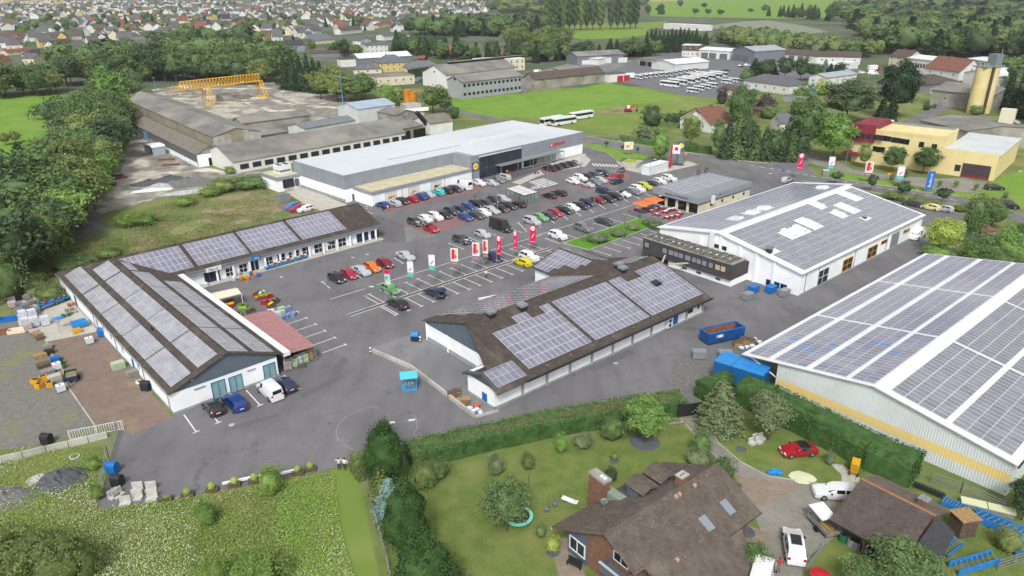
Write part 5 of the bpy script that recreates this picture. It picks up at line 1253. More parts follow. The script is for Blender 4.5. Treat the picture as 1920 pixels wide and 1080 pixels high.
# ================================================================ HOUSES AND WORKS FURTHER OFF
def rmat(n,a,b=None):return mat(n,a,.85,b or a,.6,5,spec=.2,objvar=.1)
RC={'grey':rmat('roof_grey','#6a6a6e','#5d5d61'),'dark':rmat('roof_dark','#4c4a4c','#424042'),'brown':rmat('roof_brown','#665a55','#594e49'),'red':rmat('roof_red','#8f5d50','#7c4c41'),'slate':rmat('roof_slate','#71757c','#656971'),
      'white':mat('roof_white','#e8ecef',.6,'#dce1e5',.1,4),'fibre':mat('roof_fibre_cement','#83827f',.92,'#706f6c',.3,6,col3='#96938b',scale3=.08),'steel':mat('roof_steel','#a9b1ba',.5,'#9da5ae',.2,3),'terra':rmat('roof_terracotta','#8b6255','#7a5348')}
WC={'white':mat('house_white','#e6e7e4',.85,'#d9dad6',.2,4,objvar=.06),'cream':mat('house_cream','#e0d8bd',.85,'#d5ccb0',.2,4,objvar=.06),'yellow':mat('house_yellow','#dcc47e',.85,'#d2b972',.2,4,objvar=.06),'grey':mat('house_grey','#a9adb2',.85,'#9da1a6',.2,4),'bluegrey':mat('house_bluegrey','#9aa6b8',.85),'ochre':mat('house_ochre','#cda95c',.85),'beige':mat('house_beige','#cfc0a4',.85,'#c4b498',.2,4),'concrete':CONCD,'brick':BRICK,'wood':WOODD,'steel':mat('wall_steel_grey','#7c8187',.6)}
_fw_={}
def fwin(w_,h_,dark=False):
 k=(round(w_,1),round(h_,1),dark)
 if k not in _fw_:
  m=MB();a,b=w_/2,h_/2;f=.09
  m.box(-a,-.06,-b,-a+f,0,b);m.box(a-f,-.06,-b,a,0,b);m.box(-a+f,-.06,b-f,a-f,0,b);m.box(-a+f,-.1,-b,a-f,0,-b+f);m.box(-.03,-.05,-b+f,.03,0,b-f)
  m.poly([(-a+f,-.02,-b+f),(a-f,-.02,-b+f),(a-f,-.02,b-f),(-a+f,-.02,b-f)],1)
  _fw_[k]=m.mesh('window',[DARK if dark else WHITEM,GLASSD])
 return _fw_[k]
def bhouse(O,xdir,Lx,Dy,eave,ridge,kind,wall,roof,label,nx=3,ns=1,name='house',cat='house',sides=2,group=None,over=.5,chim=True,ww=1.1,wh=1.25,doors=(),skyl=0,dark=False,parts=True):
 """front wall starts at O and runs Lx along xdir; body extends Dy to the back"""
 x=Vector(xdir);x.z=0;x.normalize();rz=math.atan2(x.y,x.x)
 r=thing(name,label,cat,O,rz,group);rm,wm=RC[roof],WC[wall]
 m=MB();m.box(0,0,-.3,Lx,Dy,eave);rf=MB();c=Dy/2
 def slabp(pts,th=.22):
  i=len(rf.v);n=len(pts);rf.v+=[tuple(p)for p in pts]+[(p[0],p[1],p[2]+th)for p in pts]
  rf.f.append(tuple(range(i+n,i+2*n)));rf.m.append(0);rf.f.append(tuple(range(i,i+n))[::-1]);rf.m.append(0)
  for k in range(n):rf.f.append((i+k,i+(k+1)%n,i+n+(k+1)%n,i+n+k));rf.m.append(0)
 if kind=='l':
  s=(ridge-eave)/c;e=eave-s*over
  slabp([(-over,-over,e),(Lx+over,-over,e),(Lx+over,c,ridge),(-over,c,ridge)]);slabp([(-over,c,ridge),(Lx+over,c,ridge),(Lx+over,Dy+over,e),(-over,Dy+over,e)])
  m.poly([(0,0,eave),(0,c,ridge),(0,Dy,eave)][::-1]);m.poly([(Lx,0,eave),(Lx,Dy,eave),(Lx,c,ridge)])
 elif kind=='x':
  c2=Lx/2;s=(ridge-eave)/c2;e=eave-s*over
  slabp([(-over,Dy+over,e),(-over,-over,e),(c2,-over,ridge),(c2,Dy+over,ridge)]);slabp([(c2,Dy+over,ridge),(c2,-over,ridge),(Lx+over,-over,e),(Lx+over,Dy+over,e)])
  m.poly([(0,0,eave),(Lx,0,eave),(c2,0,ridge)]);m.poly([(0,Dy,eave),(c2,Dy,ridge),(Lx,Dy,eave)])
 elif kind=='hip':
  h=min(Lx,Dy)/2;e=eave-.1;o=over
  if Lx>=Dy:a,b=(h,c,ridge),(Lx-h,c,ridge)
  else:a,b=(Lx/2,h,ridge),(Lx/2,Dy-h,ridge)
  if Lx>=Dy:F=[[(-o,-o,e),(Lx+o,-o,e),b,a],[(Lx+o,-o,e),(Lx+o,Dy+o,e),b],[(Lx+o,Dy+o,e),(-o,Dy+o,e),a,b],[(-o,Dy+o,e),(-o,-o,e),a]]
  else:F=[[(-o,-o,e),(Lx+o,-o,e),a],[(Lx+o,-o,e),(Lx+o,Dy+o,e),b,a],[(Lx+o,Dy+o,e),(-o,Dy+o,e),b],[(-o,Dy+o,e),(-o,-o,e),a,b]]
  for q in F:slabp(q,.15)
 elif kind=='flat':
  m2=MB();rf.box(-.1,-.1,eave,Lx+.1,.15,eave+.35);rf.box(-.1,Dy-.15,eave,Lx+.1,Dy+.1,eave+.35);rf.box(-.1,.15,eave,.15,Dy-.15,eave+.35);rf.box(Lx-.15,.15,eave,Lx+.1,Dy-.15,eave+.35);rf.box(.15,.15,eave,Lx-.15,Dy-.15,eave+.12)
 elif kind=='shed':
  slabp([(-over,-over,eave),(Lx+over,-over,eave),(Lx+over,Dy+over,ridge),(-over,Dy+over,ridge)]);m.poly([(0,0,eave),(0,Dy,ridge),(0,Dy,eave)][::-1]);m.poly([(Lx,0,eave),(Lx,Dy,eave),(Lx,Dy,ridge)]);m.poly([(0,Dy,eave),(0,Dy,ridge),(Lx,Dy,ridge),(Lx,Dy,eave)])
 ob('wall',(m,wm),r);ro=ob('roof',(rf,rm),r)
 if chim and kind in 'lxhip' and parts:cx,cy=(Lx*.35,c+.3)if kind!='x' else(Lx*.5+.4,Dy*.6);q=MB();q.box(cx-.35,cy-.35,ridge-.9,cx+.35,cy+.35,ridge+.8);ob('chimney',(q,BRICK),ro)
 if skyl:
  for k in range(skyl):
   q=MB();sl=(ridge-eave)/c;yy=c*.5;zz=eave+sl*yy;xx=Lx*(k+1)/(skyl+1)
   q.obox((xx,yy,zz+.3),(.4,0,0),(0,.6,.6*sl),(0,-.05*sl,.05));ob('skylight',(q,GLASS),ro)
 if parts and nx:
  sh=eave/ns
  for j in range(ns):
   for i in range(nx):
    xx=Lx*(i+.5)/nx
    ob('window',fwin(ww,wh,dark),r,(xx,0,sh*(j+.55)))
  for side in(0,1):
   for j in range(ns):
    for i in range(sides):
     yy=Dy*(i+.5)/max(sides,1);ob('window',fwin(ww,wh,dark),r,(0 if side==0 else Lx,yy,sh*(j+.55)),R(-90 if side==0 else 90))
  if kind=='x' and ridge-eave>2.4:ob('window',fwin(ww,1.1,dark),r,(Lx/2,0,eave+.9))
  if kind=='l' and ridge-eave>2.4:
   for side in(0,1):ob('window',fwin(ww,1.1,dark),r,(0 if side==0 else Lx,c,eave+.9),R(-90 if side==0 else 90))
 for(x0,w_,h_,mm)in doors:
  q=MB();q.box(x0,-.06,0,x0+w_,.02,h_)
  d=ob('gate' if w_>1.6 else 'door',(q,mm),r)
 return r
def pb(a,b,depth,eave,ridge,kind,wall,roof,label,**k):
 A,B=G(*a),G(*b);return bhouse(A,B-A,(B-A).length,depth,eave,ridge,kind,wall,roof,label,**k)
WD=mat('white_door','#dfe1e2',.6);GD=mat('grey_gate','#6b7075',.6);RD=mat('red_gate','#b3323a',.6)
# --- distinctive houses of the near town edge
pb((146,110),(186,104),11,6.0,9.2,'l','yellow','grey','large yellow house with grey roof at the near town edge',nx=3,ns=2)
pb((168,120),(200,113),9,3.2,6.4,'l','white','brown','white house with brown roof below the large yellow house',nx=3)
pb((-4,132),(24,122),9,4,8,'l','white','red','white house with red-brown roof at the left picture edge',skyl=2)
pb((14,104),(60,100),9,3,4.6,'l','cream','red','long low house with red roof at the left town edge');pb((60,110),(96,106),10,3.2,6.6,'hip','white','dark','low house with wide dark roof near the left tree belt')
pb((66,122),(84,119),9,5,8,'x','cream','grey','narrow cream gabled house next to the wide dark roof');pb((18,90),(46,86),10,5,9,'x','white','grey','white house with grey half roof and pointed gable on the left')
pb((58,76),(84,73),10,4.8,8.6,'x','white','grey','white gabled house with pale grey roof left of the yellow bungalow');pb((86,73),(122,68),10,3.4,6,'l','yellow','grey','yellow bungalow with grey roof among white gables');pb((84,84),(122,80),9,3,6,'x','white','brown','wide white house with low brown gable');pb((102,90),(138,84),9,3,6.4,'l','white','brown','white house with big brown hipped gable roof')
pb((173,79),(210,73),9,3.4,6,'l','yellow','brown','yellow bungalow with brown roof by the tall spruce');pb((236,78),(282,72),10,4.5,7.8,'l','white','grey','white house with pale grey roof and brown side wing');pb((300,70),(322,67),10,5,8.4,'x','white','grey','white gabled house left of the dark tree clump')
pb((305,112),(330,107),9,5,8.8,'x','white','dark','white gable house with dark roof at the tree clump');pb((352,107),(388,101),10,4,8,'x','white','brown','white gable house with brown roof half hidden by trees')
pb((396,121),(472,113),13,5.2,9.5,'l','white','slate','long pale house with slate roof and white gable above the tree belt',skyl=2,nx=5);pb((277,56),(303,52),9,5,8.5,'x','yellow','red','yellow gabled house with reddish roof');pb((236,58),(268,54),10,4,8,'x','beige','red','beige house with red roof in the middle of the town');pb((442,48),(470,38),9,5,8,'x','yellow','dark','yellow terraced gable house at the street')
pb((497,73),(519,70),9,4.6,8,'x','yellow','brown','yellow gable house behind the dark clump');pb((528,99),(572,96),11,6,9.5,'l','bluegrey','dark','blue-grey house with dark roof beside the workshop',nx=3,ns=2);pb((566,92),(590,86),9,5,7.5,'x','white','brown','white gable house behind the blue-grey house');pb((580,84),(628,80),12,3.6,9,'hip','cream','slate','cream villa with steep slate hipped roof',nx=4)
pb((640,65),(679,61),10,4.6,8,'l','white','brown','white house with red-brown roof above the villa',nx=4);pb((668,48),(700,44),10,4.5,8,'l','white','terra','white house with terracotta roof in the right of the town');pb((710,53),(738,50),9,4,7.5,'x','beige','red','beige house with bright red roof');pb((745,48),(768,44),9,4,7,'l','cream','brown','cream house with brown roof by the conifers')
pb((676,89),(697,86),8,6,8.5,'x','white','grey','narrow tall white house behind the white flats',ns=2,nx=2);pb((686,101),(728,99),9,7,9,'l','white','grey','white three storey block with grey roof',nx=5,ns=2,sides=0,name='apartment_block',cat='apartment block');pb((720,76),(768,72),12,4.5,6.5,'l','white','grey','long white house with flat grey roof by the conifers',nx=6)
pb((584,108),(676,106),14,3.5,5,'l','steel','brown','long grey workshop with brown low roof',nx=8,name='workshop',cat='workshop',chim=False);pb((640,126),(674,124),10,5,5.2,'flat','white','brown','white cube annex of the white roofed hall',nx=0,name='annexe',cat='annexe');pb((674,126),(772,120),18,6,8.5,'l','steel','white','grey hall with bright white roof behind the yellow villa',nx=0,name='hall',cat='hall',chim=False,doors=((17,8,4.5,RD),))
pb((712,136),(766,133),14,6,10.5,'hip','yellow','slate','yellow villa with slate hipped roof and portico',nx=5,ns=2,name='villa',cat='villa');pb((664,139),(716,137),12,3,5.6,'hip','cream','slate','low slate roofed left wing of the yellow villa',nx=3);pb((766,136),(826,132),12,3,6.5,'hip','cream','slate','slate roofed right wing with arched dormers beside the villa',nx=4)
pb((707,162),(778,157),14,5,5.2,'flat','cream','fibre','cream flat roofed building in front of the yellow villa',nx=5,name='office_building',cat='office building');pb((795,116),(802,114),5,2.5,4,'x','wood','red','small orange-brown garden shed by the white roofed hall',nx=0,name='shed',cat='shed')
# --- white factory
pb((838,166),(966,150),22,7.5,12,'l','white','fibre','large white factory hall with grey roof lantern',nx=12,ns=1,sides=0,name='factory_hall',cat='factory',chim=False,dark=True)
pb((868,186),(978,172),13,8.5,11,'l','grey','fibre','pale grey two storey factory wing with window rows along the green field',nx=14,ns=2,sides=0,name='factory_wing',cat='factory',chim=False,dark=True,ww=1.7,wh=1.3)
P=G(838,166);d=(G(966,150)-P).normalized();n_=Vector((-d.y,d.x,0));rf=thing('roof_lantern','long dark ridge lantern on the white factory hall','lantern',P+d*10+n_*11+Vector((0,0,12)),math.atan2(d.y,d.x));m=MB();m.box(0,-1.2,0,60,1.2,.9);ob('lantern_body',(m,DARK),rf);m=MB();m.box(-.3,-1.7,.9,60.3,1.7,1.05);ob('lantern_roof',(m,RC['fibre']),rf)
pb((904,136),(984,131),16,7.5,7.8,'flat','cream','white','cream unfinished block with rows of tall windows by the clay courts',nx=8,ns=2,ww=1.1,wh=1.9,name='apartment_block',cat='apartment block')
bhouse(G(913,120),G(984,115)-G(913,120),34,12,9.4,9.6,'flat','beige','white','set-back upper storey behind the cream unfinished block',nx=0,name='penthouse',cat='building')if 0 else None
pb((1003,168),(1132,154),11,5.5,8.5,'l','concrete','brown','long brown roofed barn along the bright field',nx=0,name='barn',cat='barn',chim=False)
pb((1082,122),(1168,117),16,6,8.5,'l','steel','fibre','grey and white builders hall with fibre roof',nx=0,name='builders_hall',cat='hall',chim=False,doors=((22,7,4,WD),(35,8,3.5,WD),(4,9,3,WD)))
pb((1095,120),(1122,122),8,4,4.6,'shed','white','white','small white lean-to at the builders hall',nx=0,name='lean_to',cat='shed')
pb((1050,142),(1096,138),8,3.5,4.2,'shed','concrete','fibre','open concrete bunker beside the barn',nx=0,name='bunker',cat='bunker',doors=((2,7,2.6,BLACK),(12,7,2.6,BLACK)))
pb((1142,155),(1173,152),9,4.5,4.8,'flat','white','grey','white garage with two red gates at the bus depot',nx=0,name='garage',cat='garage',doors=((6.2,4.6,3.4,RD),(11.4,4.6,3.4,RD)))
pb((1265,134),(1328,128),22,4.5,6.5,'l','white','white','white roofed hall behind the bus rows',nx=0,name='hall',cat='hall',chim=False);pb((1196,122),(1245,128),14,4.5,4.8,'flat','concrete','fibre','open garages with concrete roof under the parked white van',nx=0,name='garage',cat='garage',doors=((2,6,3,BLACK),(10,6,3,BLACK),(18,6,3,BLACK)))
pb((1278,106),(1310,107),12,4,4.1,'flat','white','white','white ground floor of the depot office',nx=4,name='office_building',cat='office building')
bhouse(G(1277,106)+Vector((0,.6,4.5)),G(1310,107)-G(1277,106),(G(1310,107)-G(1277,106)).length,12,4,4.1,'flat','wood','white','dark upper storey of the depot office',nx=3,name='upper_storey',cat='office building')
pb((1310,108),(1368,112),20,6,7.5,'l','white','white','white roofed workshop with four grey gates',nx=0,name='workshop',cat='workshop',chim=False,doors=((2,6,4,GD),(9,6,4,GD),(18,6.5,4,GD)))
pb((1372,113),(1413,118),30,8,10.5,'x','steel','steel','dark grey gabled depot hall with two gates',nx=0,name='depot_hall',cat='hall',chim=False,doors=((2.5,6.5,4.5,GD),(10.5,6.5,4.5,GD)))
pb((1244,54),(1320,58),16,6,6.6,'flat','white','white','white clubhouse with flat roofs by the ash pitch',nx=6,name='clubhouse',cat='clubhouse')
pb((1274,236),(1332,250),12,3.6,8.4,'x','white','terra','white house with red-brown roof and steep gable behind the road',nx=2,ns=1);pb((1330,246),(1357,232),12,3.4,7.6,'l','white','terra','right wing of the white house with red-brown roof',nx=2,chim=False)
pb((1392,166),(1478,178),15,4.6,8,'hip','white','grey','white bungalow with broad grey hipped roof',nx=5,ns=1);pb((1350,176),(1378,180),8,3,4.4,'l','cream','brown','small cream garden shed left of the bungalow',nx=0,name='shed',cat='shed',chim=False);pb((1410,215),(1427,219),5,2.6,3,'shed','brick','brown','small red garden hut',nx=0,name='hut',cat='hut')
pb((1444,238),(1462,246),9,3.2,6,'x','white','slate','small pale green house with slate roof in the gardens',nx=2);pb((1468,190),(1505,196),7,2.8,3,'flat','grey','fibre','flat grey carport below the bungalow',nx=0,name='carport',cat='carport')
pb((1452,112),(1530,119),14,5,8,'l','white','brown','left half of the long white sheds',nx=4,name='shed_row',cat='shed',doors=((12,5,4,GD),(20,5,4,GD)),chim=False);pb((1530,119),(1612,121),14,5,8,'l','white','brown','right half of the long white sheds with white gable',nx=4,name='shed_row',cat='shed',chim=False);pb((1560,134),(1608,128),10,4,4.4,'flat','white','white','flat white roofed store below the long white sheds',nx=0,name='store',cat='store')
pb((1548,163),(1604,155),11,5,6.6,'l','white','steel','white shed with pale grey metal roof in the gardens',nx=4,name='shed',cat='shed',chim=False)
pb((1664,128),(1698,132),14,8,12,'l','cream','brown','cream villa with dark roof beside the white works',nx=3,ns=3,name='villa',cat='villa');pb((1697,134),(1742,140),20,8.5,10,'l','white','white','white works hall with a row of arched windows',nx=9,ns=1,sides=0,name='works_hall',cat='hall',chim=False,ww=1.4,wh=2.4,dark=True)
pb((1732,142),(1796,151),17,5,11.5,'l','white','terra','white house with big red-brown roof right of the works',nx=3,name='house');pb((1700,176),(1800,168),20,4,7.5,'hip','steel','brown','broad low brown roofed sales hall with flags',nx=0,name='sales_hall',cat='hall')
pb((1812,124),(1860,132),22,5,6,'l','white','white','low white roofed hall behind the silo',nx=0,name='hall',cat='hall',chim=False);pb((1854,210),(1905,198),26,7,9.5,'x','concrete','fibre','old grey factory hall behind the silo foot',nx=3,name='factory_hall',cat='factory',chim=False);pb((1866,165),(1960,160),22,6,9,'l','white','white','bright white roofed hall at the right edge',nx=0,name='hall',cat='hall',chim=False)
pb((1745,22),(1786,24),10,3,3.4,'flat','wood','white','long white roofed hut at the edge of the wood',nx=0,name='hut',cat='hut');pb((1460,452),(1462,450),1,1,1,'flat','wood','white','x',nx=0)if 0 else None
m=pb((1836,455),(1862,452),5,2.4,3.1,'shed','grey','red','small corrugated shed with rusty red roof behind the solar hall',nx=0,name='shed',cat='shed',over=.2)
# --- town in rows behind
TP=[(-90,118),(30,96),(130,88),(215,88),(300,74),(420,64),(480,72),(560,82),(640,62),(780,60),(800,40),(900,22),(960,20),(960,7),(700,5),(500,6),(300,6),(140,10),(0,22),(-100,24)]
def inside(u,v,poly):
 ins=False
 for i in range(len(poly)):
  (a,b),(c,d)=poly[i],poly[i-1]
  if(b>v)!=(d>v)and u<(c-a)*(v-b)/(d-b)+a:ins=not ins
 return ins
occ=[o.matrix_basis.translation.copy()for o in bpy.data.objects if o.get('category')in('house','villa','apartment block','workshop','hall','annexe')]
tries=n=0
WL,RL=['white']*8+['cream','cream','yellow','grey'],['grey','dark','dark','grey','grey','brown','brown','slate','terra','red']
while n<235 and tries<30000:
 tries+=1;v=24+96*rnd.random()**1.35;u=rnd.uniform(-90,960)
 if not inside(u,v,TP):continue
 p=G(u,v);sp=12.5+p.length*.004
 if any((p-q).length<sp for q in occ):continue
 occ.append(p);n+=1;wl,rf=rnd.choice(WL),rnd.choice(RL);far=p.length>950;ang=R(rnd.choice([18,108,28,118,-40,50])+rnd.uniform(-8,8));kd=rnd.choice(['x','l','l','x','hip'])
 bhouse(p,(math.cos(ang),math.sin(ang),0),rnd.uniform(10,15),rnd.uniform(9,12),rnd.uniform(4.4,6.2),rnd.uniform(9.2,11.5),kd,wl,rf,f'{wl} {"hip-roofed" if kd == "hip" else "gabled"} house with {rf} roof in the {"far" if far else "near"} town',nx=2,ns=1,sides=2,group='houses of the town',chim=not far,parts=not far)
m=MB();CL=[WC['white'],WC['cream'],RC['grey'],RC['dark'],RC['brown'],RC['terra'],RC['slate']];n=0;FT=[(-300,40),(0,34),(300,26),(480,34),(800,26),(1000,20),(1010,2),(-300,3)]
for k in range(5200):
 u,v=rnd.uniform(-300,1010),3+33*rnd.random()**1.2
 if n>620 or not inside(u,v,FT):continue
 p=G(u,v)
 if any((p-q).length<13+p.length*.003 for q in occ):continue
 occ.append(p);n+=1;a=rnd.choice([.3,1.9,.5,2.1])+rnd.uniform(-.1,.1);x,y=Vector((math.cos(a),math.sin(a),0)),Vector((-math.sin(a),math.cos(a),0));lx,ly,e_,r_=rnd.uniform(10,16)/2,rnd.uniform(9,12)/2,rnd.uniform(4,6),rnd.uniform(8.5,11)
 q=lambda i,j,z:p+x*(i*lx)+y*(j*ly)+Vector((0,0,z));wm_,rm_=rnd.choice([0,0,0,1]),rnd.choice([2,2,3,3,4,5,6])
 for i,j,i2,j2 in((-1,-1,1,-1),(1,-1,1,1),(1,1,-1,1),(-1,1,-1,-1)):m.poly([q(i,j,0),q(i2,j2,0),q(i2,j2,e_),q(i,j,e_)],wm_)
 for s_ in(-1,1):m.poly([q(s_,-1,e_),q(s_,1,e_),q(s_,0,r_)][::s_],wm_);m.poly([q(-1.06,s_*1.1,e_-.3),q(1.06,s_*1.1,e_-.3),q(1.06,0,r_),q(-1.06,0,r_)][::-s_],rm_)
ob('far_town_houses',(m,CL),kind='stuff')
MT_=Mass('town_trees')
for k in range(420):
 u,v=rnd.uniform(-300,1010),4+60*rnd.random()**1.4
 if not(inside(u,v,FT)or inside(u,v,TP)):continue
 p=G(u,v)
 if any((p-q).length<9+p.length*.002 for q in occ):continue
 MT_.add(p,rnd.uniform(7,14),*rnd.choice([('dec','dark'),('dec','mid'),('fir','fir'),('dec','mid'),('dec','olive')]),1.2)
MT_.done()
# gardens and trees between the houses
n=tries=0
while n<95 and tries<6000:
 tries+=1;v=7+100*rnd.random()**1.5;u=rnd.uniform(-90,960)
 if not inside(u,v,TP):continue
 p=G(u,v); 
 if any((p-q).length<11+p.length*.006 for q in occ):continue
 occ.append(p);n+=1;kd,c=rnd.choice([('dec','dark'),('dec','mid'),('fir','fir'),('bush','mid'),('dec','mid'),('dec','light'),('bush','dark')])
 tree_at((p.x,p.y,0),rnd.uniform(7,13)*(.5 if kd=='bush' else 1),kd,c,'among the town houses',1.1,'trees among the town houses')
sheet('town_street',[(622,52),(642,50),(640,22),(655,8),(648,8),(628,20)],ASPH2,.05);sheet('town_street',[(490,95),(540,92),(530,84),(500,86)],ASPH2,.05)
# ================================================================ OLD CONCRETE WORKS
FIB=RC['fibre'];OLDW=mat('old_panel_wall','#a09c87',.9,'#8d8973',.4,6);GRN=mat('moss_roof','#746e66',.95,'#858078',.5,6,col3='#77744e',scale3=.1,lo3=.55,hi3=.75)
q6=lambda x,y:(220+x/6,120+y/6)
q5=lambda x,y:(480+x/5.05,160+y/5.05)
def hall3(a,b,z,depth,eave,ridge,kind,wm,rm,label,name='old_hall',base=0,**k):
 """hall whose front eave edge is seen from picture point a to b at height z"""
 A,B=G(*a,z),G(*b,z);A.z=B.z=0
 return bhouse(A,B-A,(B-A).length,depth,eave,ridge,kind,wm,rm,label,nx=0,name=name,cat='factory hall',chim=False,over=.3,**k)
A,B=G(*q6(1075,825),8.5),G(*q6(55,385),8.5);A.z=B.z=0
WC['old']=OLDW;RC['moss']=GRN
oh=bhouse(A,B-A,(B-A).length,17,8.5,10.8,'l','old','fibre','long old factory hall with grey fibre roof and stained panel walls',nx=0,name='old_hall',cat='factory hall',chim=False,over=.25)if 0 else None
def free_hall(a,b,z,dep,eave,ridge,wm,rm,label,name='old_hall',out=1):
 """eave edge a->b (near to far) seen at height z; body lies to the right of it"""
 A,B=G(*a,z),G(*b,z);A.z=B.z=0;L_=(B-A).length;x=(B-A).normalized();n=Vector((x.y,-x.x,0))
 # walk from far to near so that the body extends to the left of the walking direction
 return bhouse(B,A-B,L_,dep,eave,ridge,'l',wm,rm,label,nx=0,name=name,cat='factory hall',chim=False,over=.25)
h1=free_hall(q6(1070,825),q6(55,385),8.5,16,8.5,10.6,'old','fibre','long old factory hall with grey fibre roof and stained panel walls')
h2=free_hall(q6(885,1020),q6(170,670),4.2,9,4.2,6.3,'concrete','moss','mossy lean-to along the long old factory hall','lean_to_hall')
m=MB();Lh=62
FH=h1
# joints on the panel wall
A,B=G(*q6(1070,825),8.5),G(*q6(55,385),8.5);Ld=math.hypot((B-A).x,(B-A).y)
for k in range(1,6):
 m=MB();m.box(Ld*k/6-.08,-.05,0,Ld*k/6+.08,0,8.4);ob('wall_joint',(m,DARK),h1)
for k in range(8):
 y0=.15+k*2;m=MB();m.box(Ld,y0,4.4,Ld+.08,y0+1.85,8.3+(1.4 if 2<k<6 else .3));ob('gable_panel',(m,[CONC,OLDW][k in(3,4)]),h1)
 m=MB();m.box(Ld,y0,.5,Ld+.08,y0+1.85,4.3);ob('gable_panel',(m,[CONC,OLDW][k in(3,4)]),h1)
A2,B2=G(*q6(885,1020),4.2),G(*q6(170,670),4.2);L2_=math.hypot((B2-A2).x,(B2-A2).y)
m=MB();m.box(L2_*.03,-.05,1.6,L2_,0,4.0);ob('dark_band',(m,mat('grey_band','#6a6f72',.8)),h2);m=MB();m.box(L2_*.55,-.08,0,L2_,-.03,1.5);ob('white_base',(m,WHITE),h2)
m=MB();m.box(L2_*.2,-.09,.1,L2_*.26,-.05,3.6);ob('blue_gate',(m,mat('pale_blue','#6fa0c8',.7)),h2)
m=MB();m.box(L2_,.2,0,L2_+.06,9,4.0);ob('white_gable',(m,WHITE),h2);m=MB();m.box(L2_+.06,3.6,.1,L2_+.12,5.6,2.6);ob('door',(m,BLACK),h2)
# front low hall behind the supermarket
h3=hall3((437,304),(760,248),3.6,21,3.6,7.2,'l','white','fibre','long low front factory hall with weathered roof behind the supermarket')
for k in range(16):
 q=MB();q.box(2+k*4.2,-.08,.9,4.9+k*4.2,0,2.5);ob('window',(q,DARK),h3)
for k in range(9):q=MB();q.box(6+k*8.5,3.0,4.33,6.12+k*8.5,10.2,7.3)if 0 else None
hall3(q5(5,485),q5(290,440),4.5,10,4.5,5.4,'shed','concrete','fibre','saw-tooth roofed section of the old works left of the blue roof')
hall3(q6(1400,670),q5(515,280),6.0,9,6.0,7.6,'l','concrete','fibre','long ribbed old roof with small skylights by the crane yard')
WC['palesteel']=mat('pale_steel_wall','#d5dad8',.7,'#c9cecc',.3,4);RC['bluesteel']=mat('roof_blue_steel','#a9bccb',.5,'#9fb2c1',.2,3)
hall3(q5(960,228),q5(1315,180),8.5,15,8.5,10.2,'l','palesteel','bluesteel','pale shed with rounded blue-grey metal roof at the old works')
RC['greysteel']=mat('roof_grey_steel','#7f878d',.6,'#747c82',.2,4)
hall3(q5(460,412),q5(965,325),4.0,11,4.0,5.2,'l','palesteel','greysteel','long dark grey metal roof with pale gable at the old works')
hall3(q5(1145,250),q5(1330,285),6.5,10,6.5,8,'l','concrete','fibre','concrete house below the silo bins')
hall3(q5(1650,365),q5(1860,335),4.2,12,4.2,6.5,'l','white','moss','white shed with mossy roof at the end of the old works')
hall3(q5(1290,430),q5(1570,380),4.2,14,4.2,5.6,'l','concrete','fibre','open bay of the old works with dark gates',doors=((1.5,7,3.2,BLACK),(10,6,3.2,BLACK)))
# mixing tower, conveyor and orange silos
P=G(*q5(1475,330));tw=thing('mixing_tower','concrete mixing tower with black conveyor below orange silos','tower',P,R(30));hT=height_for(P,194);m=MB();m.box(-4.5,-3.5,0,4.5,3.5,hT*.5);m.box(-3.6,-3,hT*.5,3.6,3,hT);ob('tower_body',(m,CONC),tw);m=MB();m.box(-6.5,-4,4.2,6.5,-3.4,5.6);ob('parapet',(m,WHITE),tw)
A,B=G(*q5(1520,255),9),G(*q5(1680,440),0);m=MB();m.bar(A-P,B-P,1.4,1.2);o=ob('conveyor',(m,DARK),tw);o.rotation_euler=(0,0,-R(30))
SILO=mat('orange_silo_steel','#d98a26',.6,'#b8701c',.4,5)
for k,(u,vt,vb)in enumerate(((766,168,205),(776,172,206))):
 P=G(u,vb);H=height_for(P,vt);s_=thing('cement_silo','orange cement silo behind the mixing tower, the '+('taller left' if k==0 else 'shorter right')+' one','silo',P);m=MB();m.cyl((0,0,H*.3),(0,0,H),2.0,n=16);m.cyl((0,0,H*.12),(0,0,H*.3),.5,2.0,16);ob('silo_body',(m,SILO),s_,kind=None);m=MB()
 for a in range(4):m.cyl((1.5*math.cos(a*1.57),1.5*math.sin(a*1.57),0),(1.5*math.cos(a*1.57),1.5*math.sin(a*1.57),H*.34),.15,n=5)
 ob('legs_frame',(m,STEEL),s_)
# pole
for u,vt,vb in((643,140,193),(293,146,174)):
 P=G(u,vb);H=height_for(P,vt);s_=thing('mast','slim blue lamp mast '+('beside the rounded metal roof' if u>400 else 'behind the long old factory hall'),'mast',P);m=MB();m.cyl((0,0,0),(0,0,H),.22,.14,8);ob('pole',(m,mat('sky_blue_paint','#5f9ed0',.6)),s_);m=MB();m.box(-.6,-.3,H,.6,.3,H+.3);ob('lamp_head',(m,STEEL),s_)
